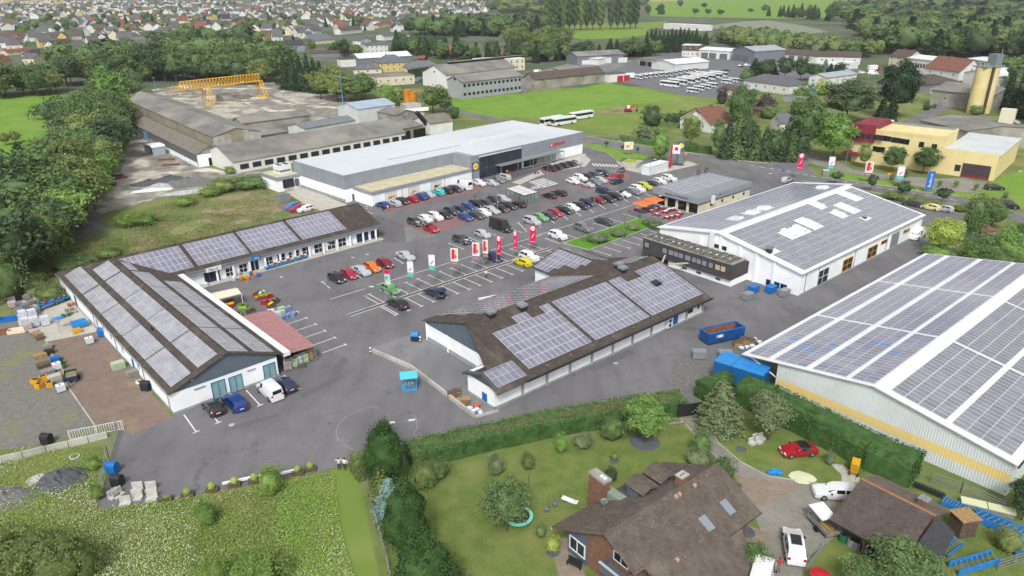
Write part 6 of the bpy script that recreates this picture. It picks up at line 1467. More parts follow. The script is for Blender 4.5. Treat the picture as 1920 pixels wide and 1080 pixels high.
# gantry crane
CY=mat('crane_yellow','#efbc3c',.55,'#e0ab30',.5,4)
lb,rb=G(*q6(960,470)),G(*q6(1610,490)); 
zc=height_for(lb,120+270/6);zc2=zc
L0=G(*q6(620,300),zc);L1=G(*q6(1615,185),zc)
cr=thing('gantry_crane','yellow lattice gantry crane spanning the concrete yard','crane',(L0.x,L0.y,0));O=Vector((L0.x,L0.y,0));ax=(L1-L0);Lc=ax.length;ax.normalize();nx_=Vector((-ax.y,ax.x,0))
for s_ in(-1.3,1.3):
 m=MB();a,b=L0-O+nx_*s_,L1-O+nx_*s_;m.bar(a,b,.35,.5)
 ob('lower_chord',(m,CY),cr)
m=MB();up=Vector((0,0,3.6));m.bar(L0-O+ax*Lc*.08+up,L1-O-ax*.5+up,.4,.45);ob('upper_chord',(m,CY),cr)
n=26
for k in range(n):
 for s_ in(-1.3,1.3):
  a=L0-O+ax*(Lc*(.04+.95*k/n))+nx_*s_;b=L0-O+ax*(Lc*(.08+.91*(k+.5)/n))+up;c=L0-O+ax*(Lc*(.04+.95*(k+1)/n))+nx_*s_
  m=MB();m.bar(a,b,.16,.16);m.bar(b,c,.16,.16);ob('lattice_brace',(m,CY),cr)
for f0 in(.335,.965):
 for s_ in(-1,1):
  for w_ in(0,1):
   top=L0-O+ax*(Lc*f0+w_*1.6)+nx_*(1.3*s_);bot=L0-O+ax*(Lc*f0+w_*1.6)+nx_*(4.5*s_);bot.z=0.4
   m=MB();m.bar(top,bot,.32,.32);ob('leg',(m,CY),cr)
  m=MB()
  for k in range(7):
   t0,t1=k/7,(k+1)/7;a0=(L0-O+ax*(Lc*f0)+nx_*(1.3*s_)).lerp((L0-O+ax*(Lc*f0)+nx_*(4.5*s_))*1-Vector((0,0,zc)),t0);a1=(L0-O+ax*(Lc*f0+1.6)+nx_*(1.3*s_)).lerp((L0-O+ax*(Lc*f0+1.6)+nx_*(4.5*s_))-Vector((0,0,zc)),t1);m.bar(a0,a1,.12,.12)
  ob('leg_lattice',(m,CY),cr)
 m=MB();a=L0-O+ax*(Lc*f0+.8)+nx_*-5.2;b=L0-O+ax*(Lc*f0+.8)+nx_*5.2;a.z=b.z=.45;m.bar(a,b,.9,.7);ob('bogie',(m,CY),cr)
for f0 in(.12,.48,.76):m=MB();p=L0-O+ax*(Lc*f0)-nx_*1.6+Vector((0,0,.6));m.blob(p,.45,.45,.35,1,0);ob('floodlight',(m,WHITEM),cr)
# crane rail and stacked slabs in the yard
for a,b in((q6(1170,365),q6(1690,545)),(q6(1010,410),q6(1110,450))):m=MB();A,B=G(*a),G(*b);m.bar(A+Vector((0,0,.2)),B+Vector((0,0,.2)),.8,.4);struct('crane_rail',m.mesh('crane_rail',CONCD))
k=0
for(x,y,w_,d_,h_)in((1390,375,9,5,2.4),(1280,345,9,5,1.6),(1690,255,9,4,2.4),(1850,280,7,3,1.6),(1155,420,3,2,4),(950,480,3,2,2.5),(790,350,6,4,1.5),(870,310,8,4,2)):
 P=G(*q6(x,y));s_=thing('concrete_slab_stack','stack of concrete elements on the crane yard','slab stack',P,R(20),'stacks of concrete elements on the crane yard');nl=max(1,int(h_/.4))
 for j in range(nl):m=MB();m.box(-w_/2+rnd.uniform(-.2,.2),-d_/2,j*.42,w_/2+rnd.uniform(-.2,.2),d_/2,j*.42+.34);ob('slab',(m,CONCD),s_)
# open white tent-like shed, junk on the side yard
P=G(*q6(430,1010));s_=thing('open_shed','small open shed with white curved roof on the side yard of the old works','shed',P,R(-40));m=MB()
m.box(-3.2,-2.2,0,-3.05,2.2,2.8);m.box(3.05,-2.2,0,3.2,2.2,2.8);m.box(-3.05,2.05,0,3.05,2.2,2.8);ob('wall',(m,mat('pale_blue_sheet','#b4bfc9',.6)),s_);m=MB(); 
for k in range(8):a0,a1=math.pi*k/8,math.pi*(k+1)/8;m.poly([(-3.4*math.cos(a0),-2.4,2.8+.8*math.sin(a0)),(-3.4*math.cos(a1),-2.4,2.8+.8*math.sin(a1)),(-3.4*math.cos(a1),2.4,2.8+.8*math.sin(a1)),(-3.4*math.cos(a0),2.4,2.8+.8*math.sin(a0))][::-1])
ob('roof',(m,WHITEM),s_)
# ================================================================ YELLOW OFFICE, SILO
yz=lambda x,y:(1560+x/5.333,190+y/5.333)
B0,B1=G(*yz(1270,750)),G(*yz(1590,795));hd_=(B1-B0).normalized()
FYh=math.degrees(math.atan2(hd_.x,hd_.y));FY=Frame((B0.x,B0.y,0),FYh)
YO=thing('office_building','yellow and dark red flat roofed office with window bands across the main road','office building',FY.O,FY.rz)
YW=mat('yellow_office_cladding','#ecdca4',.7,'#e6d498',.4,3);DR=mat('dark_red_cladding','#8c3440',.6,'#7f2d39',.5,3)
pr=FY.wy(*yz(1660,600),0);xr=pr.x;zlow=FY.wy(*yz(1675,545),0).z;xl=FY.wy(*yz(1105,470),0).x
xm=FY.wy(*yz(440,300),.0).x;zt_=FY.wy(*yz(1130,372),0).z;x1_=FY.wy(*yz(1130,372),0).x;xleft=FY.wy(*yz(222,300),0).x
dY=17
m=MB();m.box(xm,0,0,x1_,dY,zt_);ob('wall',(m,YW),YO)
m=MB();m.box(x1_+.02,.25,0,xr,34,zlow-.2);ob('low_wing',(m,YW),YO)
m=MB();m.box(x1_+.02,-.05,0,xr,.25,zlow+.3);ob('front_wall',(m,YW),YO)
m=MB();m.box(x1_+.1,.4,zlow-.2,xr+.4,34.2,zlow-.05);ob('low_roof',(m,mat('pale_roof_felt','#d3d8da',.7,'#c6ccce',.15,5)),YO)
m=MB();m.box(xm+.5,.5,zt_-.35,x1_-.5,dY-.5,zt_-.3);ob('roof',(m,mat('grey_roof_felt','#b9bdc4',.6,'#aab0b7',.12,5)),YO)
m=MB();m.box(xm,-.08,zt_-.2,x1_+.08,.4,zt_+.55);m.box(x1_-.4,.4,zt_-.2,x1_+.08,dY,zt_+.55);ob('parapet',(m,YW),YO);m=MB();m.box(xm,dY-.8,zt_,x1_-.4,dY,zt_+.6);ob('back_parapet',(m,STEEL),YO)
zr0,zr1=FY.wy(*yz(420,420),-1).z,FY.wy(*yz(445,250),-1).z
m=MB();m.box(xleft,-1.0,zr0,xm-.02,dY-2,zr1+.2);ob('red_block',(m,DR),YO);m=MB();m.box(xleft+.5,0,0,xm-.02,dY-3,zr0);ob('red_base',(m,YW),YO);m=MB();m.box(xleft-1.5,-2.5,2.6,xleft+3,.5,3.2);ob('porch_roof',(m,DR),YO)
for x0 in(xleft+.8,xleft+2.6,xleft+4.4,xleft+6.2,xleft+8.0):win(YO,(x0+.6,-1.0,zr0+1.9),0,1.6,1.6,nv=0,fm=DR,gm=GLASS)
for x0,y0,x1,y1 in((432,330,465,385),(468,335,505,390),(508,340,545,397),(548,347,588,403),(600,357,640,415),(642,363,682,420),(685,370,725,427),(728,377,768,435),(875,403,915,462),(1003,425,1043,488),(412,445,443,500),(447,452,480,510),(485,455,523,515),(665,490,700,545),(705,497,742,557)):
 a_,b_=FY.wy(*yz(x0,y0),0),FY.wy(*yz(x1,y1),0);win(YO,((a_.x+b_.x)/2,0,(a_.z+b_.z)/2),0,abs(b_.x-a_.x),abs(a_.z-b_.z),fm=DARK,gm=GLASSD,bar=.1)
for x0,y0,x1,y1 in((1025,555,1058,635),(1235,630,1277,700)):
 a_,b_=FY.wy(*yz(x0,y0),0),FY.wy(*yz(x1,y1),0);q=MB();q.box(a_.x,-.12,min(a_.z,b_.z),b_.x,.02,max(a_.z,b_.z));ob('door',(q,DARK),YO)
a_,b_=FY.wy(*yz(1315,610),-.05),FY.wy(*yz(1560,795),-.05)
for k in range(6):
 q=MB();z0=.1+k*(a_.z-.2)/6;q.box(a_.x,-.2,z0,b_.x,-.05,z0+(a_.z-.2)/6-.05);ob('gate_panel',(q,DR if k==0 else mat('gate_brown','#4d4046',.5)),YO)
for x0,y0 in((495,185),(600,190),(785,240),(865,280),(980,290)):
 p=FY.at(*yz(x0,y0),zt_);q=MB();q.box(p.x-.6,p.y-.6,zt_-.3,p.x+.6,p.y+.6,zt_+.1);ob('roof_light',(q,WHITEM),YO)
for(x0,y0),z_,s_ in(((1750,150),11,2.4),):pass
P=G(*yz(1760,330));t_=thing('extractor_unit','white extractor unit on the low roof of the yellow office','extractor',FY.w(*FY.at(*yz(1740,215),zlow).xy,zlow-.1),FY.rz);m=MB();m.box(-2.2,-1.5,0,2.2,1.5,5);ob('housing',(m,mat('cream_metal','#e4ddc6',.6)),t_);m=MB();m.cyl((2.2,0,1),(4,0,.2),.7,n=10);ob('duct',(m,STEEL),t_)
hall3(yz(880,190),yz(1350,300),7,26,7,8.2,'l','concrete','fibre','large grey roofed works behind the yellow office')
P=G(1833,212);H=height_for(P,125);si=thing('tall_silo','tall yellow twin silo tower with steel cap on the right','silo',P,R(20))
for x in(-2.6,2.6):m=MB();m.cyl((x,0,-.5),(x,0,H),3.0,n=20);ob('silo_body',(m,mat('silo_yellow','#e6d6a2',.8,'#dcca92',.3,5)),si)
m=MB();m.box(-.35,-3.1,0,.35,-2.2,H);ob('silo_rib',(m,WOODD),si);m=MB();m.box(-5.6,-3.2,H,5.6,3.2,H+.5);ob('cap',(m,STEEL),si);m=MB();m.box(1.0,-2,H+.5,5,2,H+5.2);ob('cap_house',(m,mat('cap_sheet','#8c959b',.5,metal=.3)),si)
m=MB();m.cyl((6,0,0),(6,0,H+7),.18,n=6);m.cyl((6.8,0,0),(6.8,0,H+5),.18,n=6)
for k in range(22):m.bar((6,0,k*1.1),(6.8,0,k*1.1),.08,.08)
ob('ladder',(m,STEEL),si)
for x0 in(-4,-2):m=MB();m.cyl((x0,-1,H+.5),(x0,-1,H+1.6),.5,n=10);ob('filter',(m,STEEL),si)
# ================================================================ VEHICLES
def paint(n,h):return mat('car_paint_'+n,h,.28,coat=.5,spec=.5)
CP={'black':paint('black','#2d2e32'),'anthracite':paint('anthracite','#43464d'),'grey':paint('grey','#777b82'),'silver':paint('silver','#b9bec4'),'white':paint('white','#eceef0'),'red':paint('red','#a81f2c'),'crimson':paint('crimson','#a32a40'),'wine':paint('wine','#7e2430'),
      'blue':paint('blue','#2d4a86'),'navy':paint('navy','#2a3552'),'turquoise':paint('turquoise','#2fc4bd'),'green':paint('green','#78ac74'),'orange':paint('orange','#e2772a'),'yellow':paint('yellow','#e3cf1e'),'lime':paint('lime','#c6c93a'),'sky':paint('sky_blue','#3f7fc4'),'sage':paint('sage','#b4c0b4'),'cream':paint('cream','#eadf9a'),'royal':paint('royal','#1d3f86')}
CNAME={'anthracite':'dark grey','navy':'navy blue','wine':'wine red','lime':'yellow','sky':'bright blue','sage':'pale green-grey','royal':'deep blue'}
TYRE=mat('tyre_rubber','#222224',.85);RIM=mat('wheel_rim','#a7abb0',.35,metal=.6);HL=mat('headlight_glass','#dfe6ea',.1,spec=.8);TL_=mat('tail_light_red','#a81e22',.25);PLATE=mat('licence_plate','#e9e9e4',.5);CGL=mat('car_glass','#20262b',.06,spec=.8)
PROF={
 'hatch':(4.0,1.74,[(-.5,.42,.42),(-.49,.86,.86),(-.455,.95,1.06),(-.36,.97,1.40),(-.12,.96,1.47),(.08,.93,1.41),(.27,.90,.94),(.42,.80,.80),(.48,.66,.66),(.5,.42,.42)]),
 'estate':(4.6,1.8,[(-.5,.42,.42),(-.49,.88,.88),(-.46,.96,1.05),(-.40,.97,1.36),(-.12,.96,1.46),(.07,.93,1.42),(.23,.90,.93),(.42,.78,.78),(.48,.64,.64),(.5,.42,.42)]),
 'suv':(4.4,1.84,[(-.5,.5,.5),(-.49,.98,.98),(-.46,1.05,1.16),(-.38,1.07,1.58),(-.12,1.06,1.67),(.08,1.03,1.62),(.24,1.0,1.04),(.42,.92,.92),(.48,.76,.76),(.5,.46,.46)]),
 'sedan':(4.6,1.8,[(-.5,.42,.42),(-.49,.92,.92),(-.36,.98,.99),(-.22,.96,1.36),(-.06,.95,1.43),(.08,.93,1.39),(.25,.90,.93),(.42,.78,.78),(.48,.64,.64),(.5,.42,.42)]),
 'mpv':(4.5,1.84,[(-.5,.45,.45),(-.49,.94,.94),(-.47,1.02,1.14),(-.42,1.03,1.56),(-.1,1.02,1.68),(.12,.99,1.6),(.32,.95,.99),(.44,.82,.82),(.48,.68,.68),(.5,.42,.42)]),
 'van':(4.9,1.92,[(-.5,.45,.45),(-.495,1.1,1.15),(-.485,1.14,1.8),(-.45,1.16,1.96),(.02,1.16,1.98),(.16,1.14,1.9),(.31,1.08,1.12),(.44,.92,.92),(.48,.76,.76),(.5,.45,.45)]),
 'transit':(5.9,2.05,[(-.5,.5,.5),(-.495,1.3,1.4),(-.485,1.34,2.35),(-.45,1.36,2.58),(.05,1.36,2.6),(.2,1.32,2.45),(.33,1.22,1.27),(.45,1.02,1.02),(.485,.82,.82),(.5,.5,.5)]),
 'convertible':(4.0,1.75,[(-.5,.42,.42),(-.49,.84,.84),(-.40,.90,.92),(-.26,.92,1.26),(-.1,.92,1.34),(.05,.91,1.28),(.2,.88,.92),(.42,.74,.74),(.48,.6,.6),(.5,.42,.42)])}
TYN={'hatch':'hatchback','estate':'estate car','suv':'off-roader','sedan':'saloon','mpv':'people carrier','van':'van','transit':'high-roofed delivery van','convertible':'convertible with dark soft top'}
CARS={}
def wf(x):a=abs(x);return 1 if a<.36 else 1-.13*((a-.36)/.14)**2
def make_car(ty):
 Lc,Wc,pf=PROF[ty];hw=Wc/2;body,ws,rw,sw,top=MB(),MB(),MB(),(MB(),MB()),MB()
 def sec(x,zb,zr):
  w_=hw*wf(x);cab=zr>zb+.05;X_=x*Lc;zs=.2
  pts=[(w_*.9,zs),(w_,zs+(zb-zs)*.45),(w_*.97,zb)]
  if cab:k=min(1,(zr-zb)/.35);pts+=[(w_*(.95-.17*k),zr-.045),(w_*(.9-.28*k),zr)]
  else:pts+=[(w_*.88,zb+.02),(w_*.5,zb+.035)]
  pts=[(y,z)for y,z in pts];pts+=[(-y,z)for y,z in pts[::-1]]
  return[(X_,y,z)for y,z in pts]
 S_=[sec(*p)for p in pf];n=10
 def shrink(q,a,b,off):
  q=[Vector(p)for p in q];c=lambda s,t_:(q[0]*(1-s)+q[1]*s)*(1-t_)+(q[3]*(1-s)+q[2]*s)*t_
  r_=[c(a,b),c(1-a,b),c(1-a,1-b),c(a,1-b)];nn=(r_[1]-r_[0]).cross(r_[3]-r_[0]).normalized();mid=sum(q,Vector())/4
  if nn.dot(mid-Vector((mid.x*.6,0,.5)))<0:r_=r_[::-1];nn=-nn
  return[p+nn*off for p in r_]
 for i in range(len(S_)-1):
  A,B=S_[i],S_[i+1];ca,cb=pf[i][2]>pf[i][1]+.05,pf[i+1][2]>pf[i+1][1]+.05
  for j in range(n-1): 
   tgt=top if(ty=='convertible' and j in(2,3,4,5,6)and ca and cb)else body
   tgt.poly([A[j],B[j],B[j+1],A[j+1]])
  body.poly([A[n-1],B[n-1],B[0],A[0]])
  tall=lambda k:pf[k][2]-pf[k][1]>.25
  if ca and cb and(tall(i)or tall(i+1)):
   solid=ty in('van','transit')and pf[i][0]<-.05
   if not solid:
    for s_,j in((0,2),(1,6)):sw[s_].poly(shrink([A[j],B[j],B[j+1],A[j+1]],.06,.1,.014))
  ri,rj=pf[i][2]-pf[i][1],pf[i+1][2]-pf[i+1][1]
  if(tall(i)and not tall(i+1)):ws.poly(shrink([A[3],B[3],B[6],A[6]],.07,.05,.014))
  if(not tall(i)and tall(i+1))and ca:rw.poly(shrink([A[3],B[3],B[6],A[6]],.1,.08,.014))
  elif(not tall(i)and tall(i+1)):rw.poly(shrink([A[3],B[3],B[6],A[6]],.1,.08,.014))
 body.poly(S_[0][::-1]);body.poly(S_[-1])
 if ty=='convertible':ob_top=top
 bmsh=body.mesh('body',CP['silver']);bm=bmesh.new();bm.from_mesh(bmsh);bmesh.ops.remove_doubles(bm,verts=bm.verts,dist=.001);bmesh.ops.recalc_face_normals(bm,faces=bm.faces);bm.to_mesh(bmsh);bm.free()
 bmsh.polygons.foreach_set('use_smooth',[True]*len(bmsh.polygons))
 bmsh.set_sharp_from_angle(angle=R(38))
 parts=[('body',bmsh,(0,0,0),[])]
 if ty=='convertible':parts.append(('soft_top',top.mesh('soft_top',BLACK),(0,0,.004),[]))
 parts.append(('windscreen',ws.mesh('windscreen',CGL),(0,0,0),[]))
 if rw.f:parts.append(('rear_window',rw.mesh('rear_window',CGL),(0,0,0),[]))
 for s_ in sw:
  if s_.f:parts.append(('side_window',s_.mesh('side_window',CGL),(0,0,0),[]))
 r_=.33 if ty not in('suv','transit','van')else .37
 wm=MB();wm.cyl((0,-.1,0),(0,.1,0),r_,n=14);wm=wm.mesh('wheel',TYRE);rm=MB();rm.cyl((0,-.112,0),(0,.112,0),r_*.64,n=10);rm=rm.mesh('rim',RIM)
 for x in(-.31,.31):
  for y in(-1,1):parts.append(('wheel',wm,(x*Lc,y*(hw-.1),r_),[('rim',rm)]))
 zf=pf[-2][1];zr=pf[1][1]
 hm=MB();hm.obox((0,0,0),(.06,0,-.02),(0,.19,0),(0.02,0,.085));hm=hm.mesh('headlight',HL);tm=MB();tm.obox((0,0,0),(.035,0,0),(0,.13,0),(0,0,.13));tm=tm.mesh('tail_light',TL_)
 for y in(-1,1):
  parts.append(('headlight',hm,(.482*Lc,y*hw*.66,zf-.02),[]));parts.append(('tail_light',tm,(-.49*Lc,y*hw*.74,zr-.12),[]))
 pl=MB();pl.box(-.015,-.26,-.055,.015,.26,.055);pl=pl.mesh('licence_plate',PLATE)
 parts.append(('licence_plate',pl,(.5*Lc+.004,0,.40),[]));parts.append(('licence_plate',pl,(-.496*Lc-.004,0,.62),[]))
 mm=MB();mm.box(-.06,-.1,-.06,.06,.1,.07);mm=mm.mesh('mirror',BLACK)
 for y in(-1,1):parts.append(('mirror',mm,(.17*Lc,y*(hw+.06),pf[6][1]+.06),[]))
 CARS[ty]=parts
for k in PROF:make_car(k)
def car(u,v,ty,col,d,where,group=None,label=None,near=False,simple=False):
 """d: world direction the nose points to"""
 P=G(u,v);rz=math.atan2(d.y,d.x)+rnd.uniform(-.03,.03)
 r=thing('parked_car' if ty not in('van','transit')else 'parked_van',label or f'{CNAME.get(col, col)} {TYN[ty]} {where}','car' if ty not in('van','transit')else 'van',(P.x,P.y,.015),rz,group);r.scale=(1.1,1.1,1.1)
 for nm,me,lc,subs in CARS[ty]:
  if simple and nm in('mirror','licence_plate','headlight'):continue
  o=ob(nm,me,r,lc)
  if nm=='body':o.material_slots[0].link='OBJECT';o.material_slots[0].material=CP[col]
  for sn_,sm in subs:ob(sn_,sm,o)
 return r
F_,B_=-sn,sn
RN=FR.y*-1.0     # out of the supermarket front
g='cars parked along the supermarket wall';w_='parked against the supermarket wall'
for x,y,ty,c,d in((950,474,'hatch','blue',-RN),(1033,462,'estate','silver',-RN),(1100,446,'hatch','black',RN),(1168,431,'hatch','red',-RN),(1232,412,'suv','blue',-RN),(1295,397,'hatch','silver',RN),(1362,380,'suv','turquoise',-RN),(1425,366,'suv','black',-RN),(1492,353,'estate','black',RN),(1553,334,'transit','white',-RN)):
 car(*z6(x,y),ty,c,d,w_,g)
w_='parked beside the glass store entrance'
for x,y,ty,c,d in((1675,309,'hatch','white',RN),(1765,309,'estate','silver',RN),(1812,287,'sedan','grey',RN),(1860,267,'suv','sage',-RN)):car(*z6(x,y),ty,c,d,w_,'cars beside the store entrance')
g='cars on the red paved block';w_='in the upper row of the red paved block'
for x,y,ty,c in((1195,606,'suv','anthracite'),(1270,580,'hatch','white'),(1345,565,'suv','white'),(1408,549,'sedan','black'),(1465,524,'suv','anthracite'),(1535,509,'estate','navy'),(1597,489,'estate','blue'),(1655,471,'mpv','black'),(1730,460,'estate','anthracite'),(1790,440,'suv','anthracite'),(1850,429,'estate','silver')):car(*z6(x,y),ty,c,F_,w_,g)
w_='in the lower row of the red paved block'
car(*z6(1313,652),'convertible','red',F_,'',g,label='red convertible with black soft top alone on the red paving')
for x,y,ty,c in((1570,568,'hatch','blue'),(1650,551,'sedan','anthracite'),(1708,534,'hatch','white'),(1768,516,'estate','silver'),(1840,503,'hatch','black'),(1893,481,'estate','black')):car(*z6(x,y),ty,c,F_,w_,g)
car(*z7(45,467),'estate','black',B_,'in front of the trolley shelter')
car(*z7(280,404),'hatch','black',B_,'right of the trolley shelter');car(*z7(350,383),'estate','black',B_,'right of the trolley shelter')
for x,y,ty,c in((280,200,'suv','black'),(330,188,'hatch','black'),(380,174,'hatch','navy'),(425,163,'estate','black'),(470,150,'estate','silver')):car(*z7(x,y),ty,c,-RN,'parked before the shop windows with posters','cars before the shop windows')
for x,y,ty,c in((458,295,'hatch','white'),(510,272,'suv','white'),(565,259,'estate','black'),(625,248,'estate','anthracite'),(678,235,'suv','navy'),(568,320,'convertible','silver'),(620,305,'hatch','grey'),(662,288,'hatch','silver')):car(*z7(x,y),ty,c,F_,'on the small red paved island','cars on the small red paved island')
car(*z7(795,217),'suv','grey',-sdir,'driving past the bottle shed');car(*z7(782,262),'estate','red',-sdir,'at the end of the small red paved island');car(*z7(787,295),'hatch','navy',sdir,'behind the red estate')
g='cars in the long row before the cafe';w_='in the long row before the cafe'
for x,y,ty,c in((150,598,'mpv','silver'),(212,570,'hatch','green'),(277,558,'hatch','anthracite'),(323,534,'hatch','crimson'),(390,515,'estate','black'),(450,496,'hatch','white'),(512,480,'estate','black'),(563,460,'suv','navy'),(643,440,'hatch','wine'),(690,371,'suv','navy'),(708,428,'estate','black'),(767,410,'mpv','black'),(835,392,'convertible','white'),(902,375,'estate','grey'),(940,355,'suv','white'),(993,336,'suv','lime'),(1060,316,'hatch','anthracite'),(1105,296,'hatch','white'),(1176,275,'suv','white')):car(*z7(x,y),ty,c,F_,w_,g)
g='cars beside the lawn strip'
for x,y,ty,c in((343,707,'suv','white'),(532,649,'suv','grey'),(692,597,'sedan','anthracite')):car(*z7(x,y),ty,c,F_,'beside the lawn strip',g)
car(*z7(128,868),'suv','white',F_,'right of the flag row');car(*z7(80,907),'hatch','yellow',B_,'',label='yellow hatchback with open door at the end of the double row')
for x,y,ty,c in((362,330,'sedan','silver'),(995,150,'suv','anthracite'),(1228,84,'hatch','silver')):car(*fl(x,y),ty,c,F_,'standing alone between the bays')
car(*z6(1835,644),'transit','black',F_,'',label='black high-roofed delivery van in front of the red paved block')
g='cars in the double row by the flags'
car(*fl(1332,345),'mpv','navy',F_,'below the flags',g);car(*fl(195,705),'hatch','green',F_,'under the first flag',g);car(*fl(272,868),'estate','black',B_,'on the near side of the double row',g)
tr=car(*fl(688,744),'estate','navy',B_,'',g,label='navy estate with tailgate open being loaded in the double row')
m=MB();m.obox((-2.25,0,1.75),(.45,0,.12),(0,.75,0),(-.01,0,.04));o=ob('tailgate',(m,CP['navy']),tr)
g='cars in the short row by the shops'
for x,y,ty,c in((606,1028,'hatch','black'),(700,998,'hatch','crimson'),(790,972,'sedan','silver'),(872,946,'hatch','orange'),(968,917,'hatch','wine')):car(*z6(x,y),ty,c,F_,'in the short row facing the flags',g)
for x,y,ty,c in((278,486,'hatch','sky'),(318,500,'estate','crimson'),(375,505,'hatch','white')):car(*z6(x,y),ty,c,-FR.x if False else FR.x*-1,'on the red bay behind the shop roof','cars behind the shop roof',simple=True)
LD=FL.x
car(*z1(1600,922),'hatch','black',LD,'',label='black hatchback left of the deep blue van before the grey gable');car(*z1(1762,888),'mpv','royal',LD,'',label='deep blue high-roofed car before the blue framed windows')
car(*z2(108,800),'van','white',LD,'',label='white van parked before the grey gable');car(*z2(222,752),'hatch','navy',LD,'',label='navy hatchback between the white van and the open garden store')
car(*z8(1115,705),'van','white',-FN.x*1.0,'',label='white van behind the skylight hall');car(*z8(1215,492),'hatch','cream',FN.y*1.0,'behind the skylight hall');car(*z8(1316,503),'hatch','silver',FN.y*1.0,'behind the skylight hall');car(*z8(1087,465),'estate','anthracite',FN.y*1.0,'behind the skylight hall')
car(*z8(140,284),'hatch','silver',sdir,'at the road junction');car(*z8(1695,343),'suv','black',Vector((1,-.2,0)),'on the yellow office forecourt');car(*z8(1790,478),'van','black',Vector((1,-.5,0)),'driving on the main road')
rg=car(1496,851,'convertible','red',Vector((-1,-.12,0)),'',label='red small car with dark soft top on the side lawn')
car(1567,931,'estate','white',Vector((-1,.12,0)),'',label='white estate car half behind the brown garage')
wsu=car(1487,1032,'suv','white',Vector((.25,1,0)),'',label='white off-roader with dark glass roof on the driveway')
m=MB();m.box(-1.1,-.48,1.665,.25,.48,1.685);ob('glass_roof',(m,CGL),wsu)
P=G(1440,1078);car(1424,1100,'transit','white',Vector((.5,1,0)),'',label='white van roof cut off by the bottom edge')
zd=lambda x,y:(680+x/5.647,80+y/5.647)
for x,y,c in((562,418,'silver'),(600,408,'sky'),(682,396,'sage'),(733,392,'anthracite')):car(*zd(x,y),'hatch',c,Vector((.3,1,0)),'on the yard before the white factory',simple=True)
car(*z3(200,0),'van','white',Vector((1,0,0)),'')if 0 else None
car(960+200/4,556/4,'transit','white',Vector((1,-.2,0)),'',label='white delivery van by the brown roofed barn',simple=True);car(960+158/4,552/4,'hatch','black',Vector((1,-.2,0)),'beside the delivery van by the barn',simple=True)
zc_=lambda x,y:(960+x/4,y/4);zr_=lambda x,y:(1440+x/4,y/4)
car(*zc_(1607,535),'suv','black',Vector((1,-.2,0)),'on the bus depot',simple=True);car(*zc_(1720,505),'estate','anthracite',Vector((1,-.2,0)),'near the bus depot hall',simple=True);car(*zc_(1765,497),'estate','silver',Vector((1,-.2,0)),'near the bus depot hall',simple=True)
car(*zr_(265,500),'hatch','red',Vector((1,-.2,0)),'before the long white sheds',simple=True);car(*zr_(655,562),'hatch','wine',Vector((1,-.2,0)),'beside the works vans',simple=True);car(*zr_(705,552),'hatch','white',Vector((1,-.2,0)),'beside the works vans',simple=True);car(*zr_(785,560),'transit','white',Vector((1,-.1,0)),'before the white works hall',simple=True)
for x,y,b in((790,530,1),(1030,560,1)):
 P=G(*zr_(x,y));t_=thing('box_truck','box truck with white body and red cab before the white works, '+('the left' if x<900 else 'the right')+' one','truck',P,R(10));m=MB();m.box(-4,-1.2,.9,2,1.2,3.6);ob('box_body',(m,WHITEM),t_);m=MB();m.box(2.1,-1.15,.5,4,1.15,2.7);ob('cab',(m,RED),t_)
 for xx in(-2.5,2.9):
  for yy in(-1,1):m=MB();m.cyl((xx,yy*1.05-.12,.5),(xx,yy*1.05+.12,.5),.5,n=10);ob('wheel',(m,TYRE),t_)
# ---- buses
def make_bus(L_,W__,H_):
 m=MB();hw=W__/2
 m.box(-L_/2,-hw,.35,L_/2,hw,H_*.5);m.box(-L_/2+.05,-hw+.03,H_*.5,L_/2-.08,hw-.03,H_*.84);m.box(-L_/2,-hw,H_*.84,L_/2-.05,hw,H_)
 g=MB()
 for s_ in(-1,1):g.box(-L_/2+.3,s_*hw-.02,H_*.51,L_/2-.2,s_*hw+.012,H_*.83)
 f=MB();f.box(L_/2-.06,-hw+.1,H_*.36,L_/2+.02,hw-.1,H_*.83);b=MB();b.box(-L_/2-.02,-hw+.2,H_*.55,-L_/2+.06,hw-.2,H_*.83)
 w_=MB();w_.cyl((0,-.14,0),(0,.14,0),.48,n=12);rm=MB();rm.cyl((0,-.155,0),(0,.155,0),.28,n=8)
 h=MB();h.box(-1.2,-.7,0,1.2,.7,.22)
 return dict(body=m.mesh('body',WHITEM),side=g.mesh('side_windows',CGL),front=f.mesh('windscreen',CGL),back=b.mesh('rear_window',CGL),wheel=w_.mesh('wheel',TYRE),rim=rm.mesh('rim',RIM),hatch=h.mesh('roof_unit',WHITEM),L=L_,W=W__,H=H_)
BUS,MINI=make_bus(12,2.55,3.2),make_bus(6.4,2.0,2.6)
def bus(P,d,kit,label,group,cat='bus'):
 r=thing('parked_bus' if cat=='bus' else 'parked_minibus',label,cat,P,math.atan2(d.y,d.x),group)
 ob('body',kit['body'],r);ob('side_windows',kit['side'],r);ob('windscreen',kit['front'],r);ob('rear_window',kit['back'],r)
 for x in(-.28,.32):
  for y in(-1,1):o=ob('wheel',kit['wheel'],r,(x*kit['L'],y*(kit['W']/2-.08),.48));ob('rim',kit['rim'],o)
 if cat=='bus':ob('roof_unit',kit['hatch'],r,(-1,0,kit['H']))
for a,b,lb in(((205,950),(390,915),'white bus at the left of the three on the building plot'),((295,948),(478,920),'white bus in front of the three on the building plot'),((430,905),(607,878),'white bus furthest right of the three on the building plot')):
 A,B=G(*zc_(*a)),G(*zc_(*b));d=(A-B).normalized();bus((A+B)/2+Vector((0,0,.0)),d,BUS,lb,'buses on the building plot')
d=(G(*zc_(1250,657))-G(*zc_(1110,640))).normalized()
